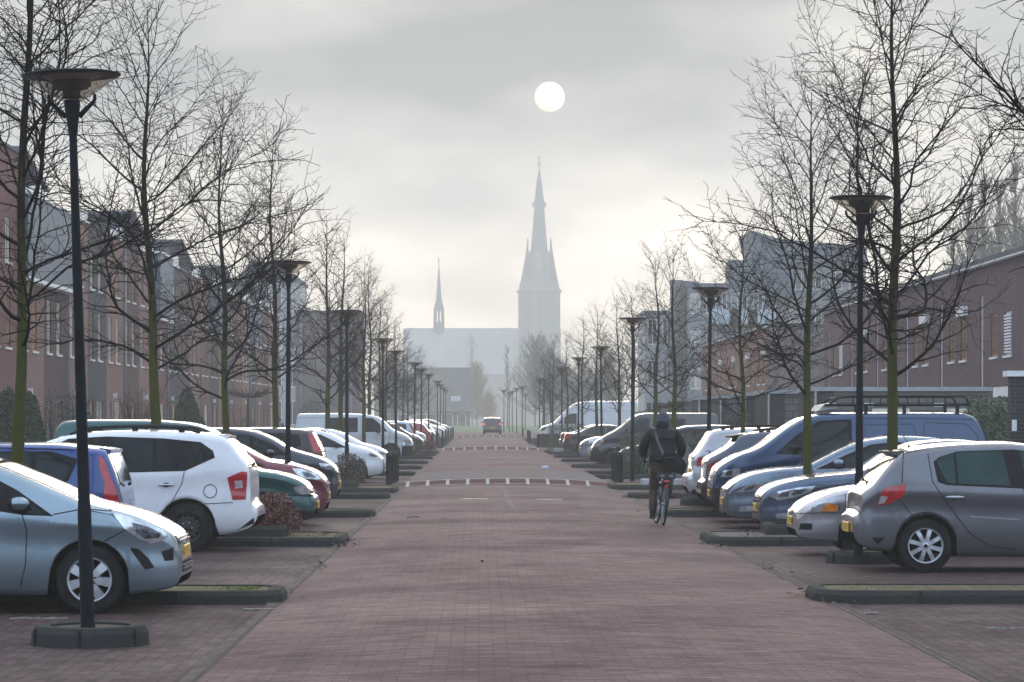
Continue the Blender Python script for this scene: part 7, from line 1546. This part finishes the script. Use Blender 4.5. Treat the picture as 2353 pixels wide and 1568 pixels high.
# distant walker on the left pavement
Y = 172; jb = mat('blue_jacket', (.02, .05, .17), .7)
pw = thing('person', 'distant walker in a hooded blue jacket with lime trim by the left terrace', 'person', (PX(641, Y), Y, gz(Y)))
J2 = {'pelvis': ((0, 0, .95), (.13, .10)), 'waist': ((0, 0, 1.12), (.12, .09)), 'chest': ((0, 0, 1.38), (.155, .11)), 'neck': ((0, .02, 1.54), .055), 'head': ((0, .03, 1.66), (.075, .09)), 'top': ((0, .03, 1.74), (.05, .06))}
E2 = [('pelvis', 'waist'), ('waist', 'chest'), ('chest', 'neck'), ('neck', 'head'), ('head', 'top')]
for sg in (-1, 1):
    t_ = 'L' if sg < 0 else 'R'; J2['s' + t_] = ((sg * .19, 0, 1.45), .055); J2['e' + t_] = ((sg * .25, -.04 * sg, 1.17), .042); J2['w' + t_] = ((sg * .26, .08 * sg, .92), .03); J2['f' + t_] = ((sg * .26, .10 * sg, .82), (.035, .02)); J2['h' + t_] = ((sg * .09, 0, .90), .085); J2['k' + t_] = ((sg * .095, .10 * sg, .49), .058); J2['a' + t_] = ((sg * .10, -.06 * sg + .02, .09), .038); J2['t' + t_] = ((sg * .11, -.06 * sg + .16, .04), (.04, .03))
    E2 += [('chest', 's' + t_), ('s' + t_, 'e' + t_), ('e' + t_, 'w' + t_), ('w' + t_, 'f' + t_), ('pelvis', 'h' + t_), ('h' + t_, 'k' + t_), ('k' + t_, 'a' + t_), ('a' + t_, 't' + t_)]
figure('body', J2, E2, 'pelvis', skinm, pw)
kk = ('waist', 'chest', 'sL', 'eL', 'wL', 'sR', 'eR', 'wR', 'pelvis'); J3 = {k: (J2[k][0], tuple(x * 1.25 for x in J2[k][1]) if isinstance(J2[k][1], tuple) else J2[k][1] * 1.45) for k in kk}
figure('jacket', J3, [e_ for e_ in E2 if e_[0] in kk and e_[1] in kk], 'pelvis', jb, pw)
kk = ('pelvis', 'hL', 'kL', 'aL', 'hR', 'kR', 'aR'); J3 = {k: (J2[k][0], tuple(x * 1.1 for x in J2[k][1]) if isinstance(J2[k][1], tuple) else J2[k][1] * 1.25) for k in kk}
figure('trousers', J3, [e_ for e_ in E2 if e_[0] in kk and e_[1] in kk], 'pelvis', NAVY, pw)
b = MB(); b.sphere((0, .0, 1.66), .12, .125, .16, 14, 8); b.build('hood', jb, pw); b = MB(); b.tube([(.115, .06, 1.50), (.125, .08, 1.66), (.07, .10, 1.80), (0, .10, 1.83)], .014, 5); b.build('hood_trim', mat('lime_trim', (.35, .55, .05), .6), pw)
# birds
for px, y, Y, lab in ((1281, 332, 600, 'tiny dark bird in the sky right of the spire'), (981, 559, 500, 'tiny dark bird in the pale sky above the thin roof spire'), (1743, 190, 400, 'tiny dark bird in the grey sky at the upper right')):
    b = MB(); b.sphere((0, 0, 0), .07, .2, .07, 8, 5)
    b.add([(0, .08, .02), (-.25, .05, .14), (-.5, 0, .05), (-.25, -.07, .12), (0, -.08, .02)], [(0, 1, 3, 4), (1, 2, 3)]); b.add([(0, .08, .02), (.25, .05, .14), (.5, 0, .05), (.25, -.07, .12), (0, -.08, .02)], [(4, 3, 1, 0), (3, 2, 1)])
    o = b.build('bird', BLACK, None, (PX(px, Y), Y, PZ(y, Y)), fix=False); tag(o, lab, 'bird', 'birds in the sky')

# ------------------------------------------------------------------ haze
hm_ = bpy.data.materials.new('haze_air'); hm_.use_nodes = True; nt = NT(hm_.node_tree); nt.n.clear()
pv = nt.node('ShaderNodeVolumePrincipled'); pv.inputs['Color'].default_value = (1.0, 0.97, 0.91, 1); pv.inputs['Density'].default_value = HAZE; pv.inputs['Anisotropy'].default_value = 0.25
ou = nt.node('ShaderNodeOutputMaterial'); nt.l.new(pv.outputs[0], ou.inputs['Volume'])
b = MB(); b.box(-1000, 1000, -80, 1400, -1.2, 103); tag(b.build('haze', hm_), 'thin pale winter haze filling the street', None, None, 'stuff')
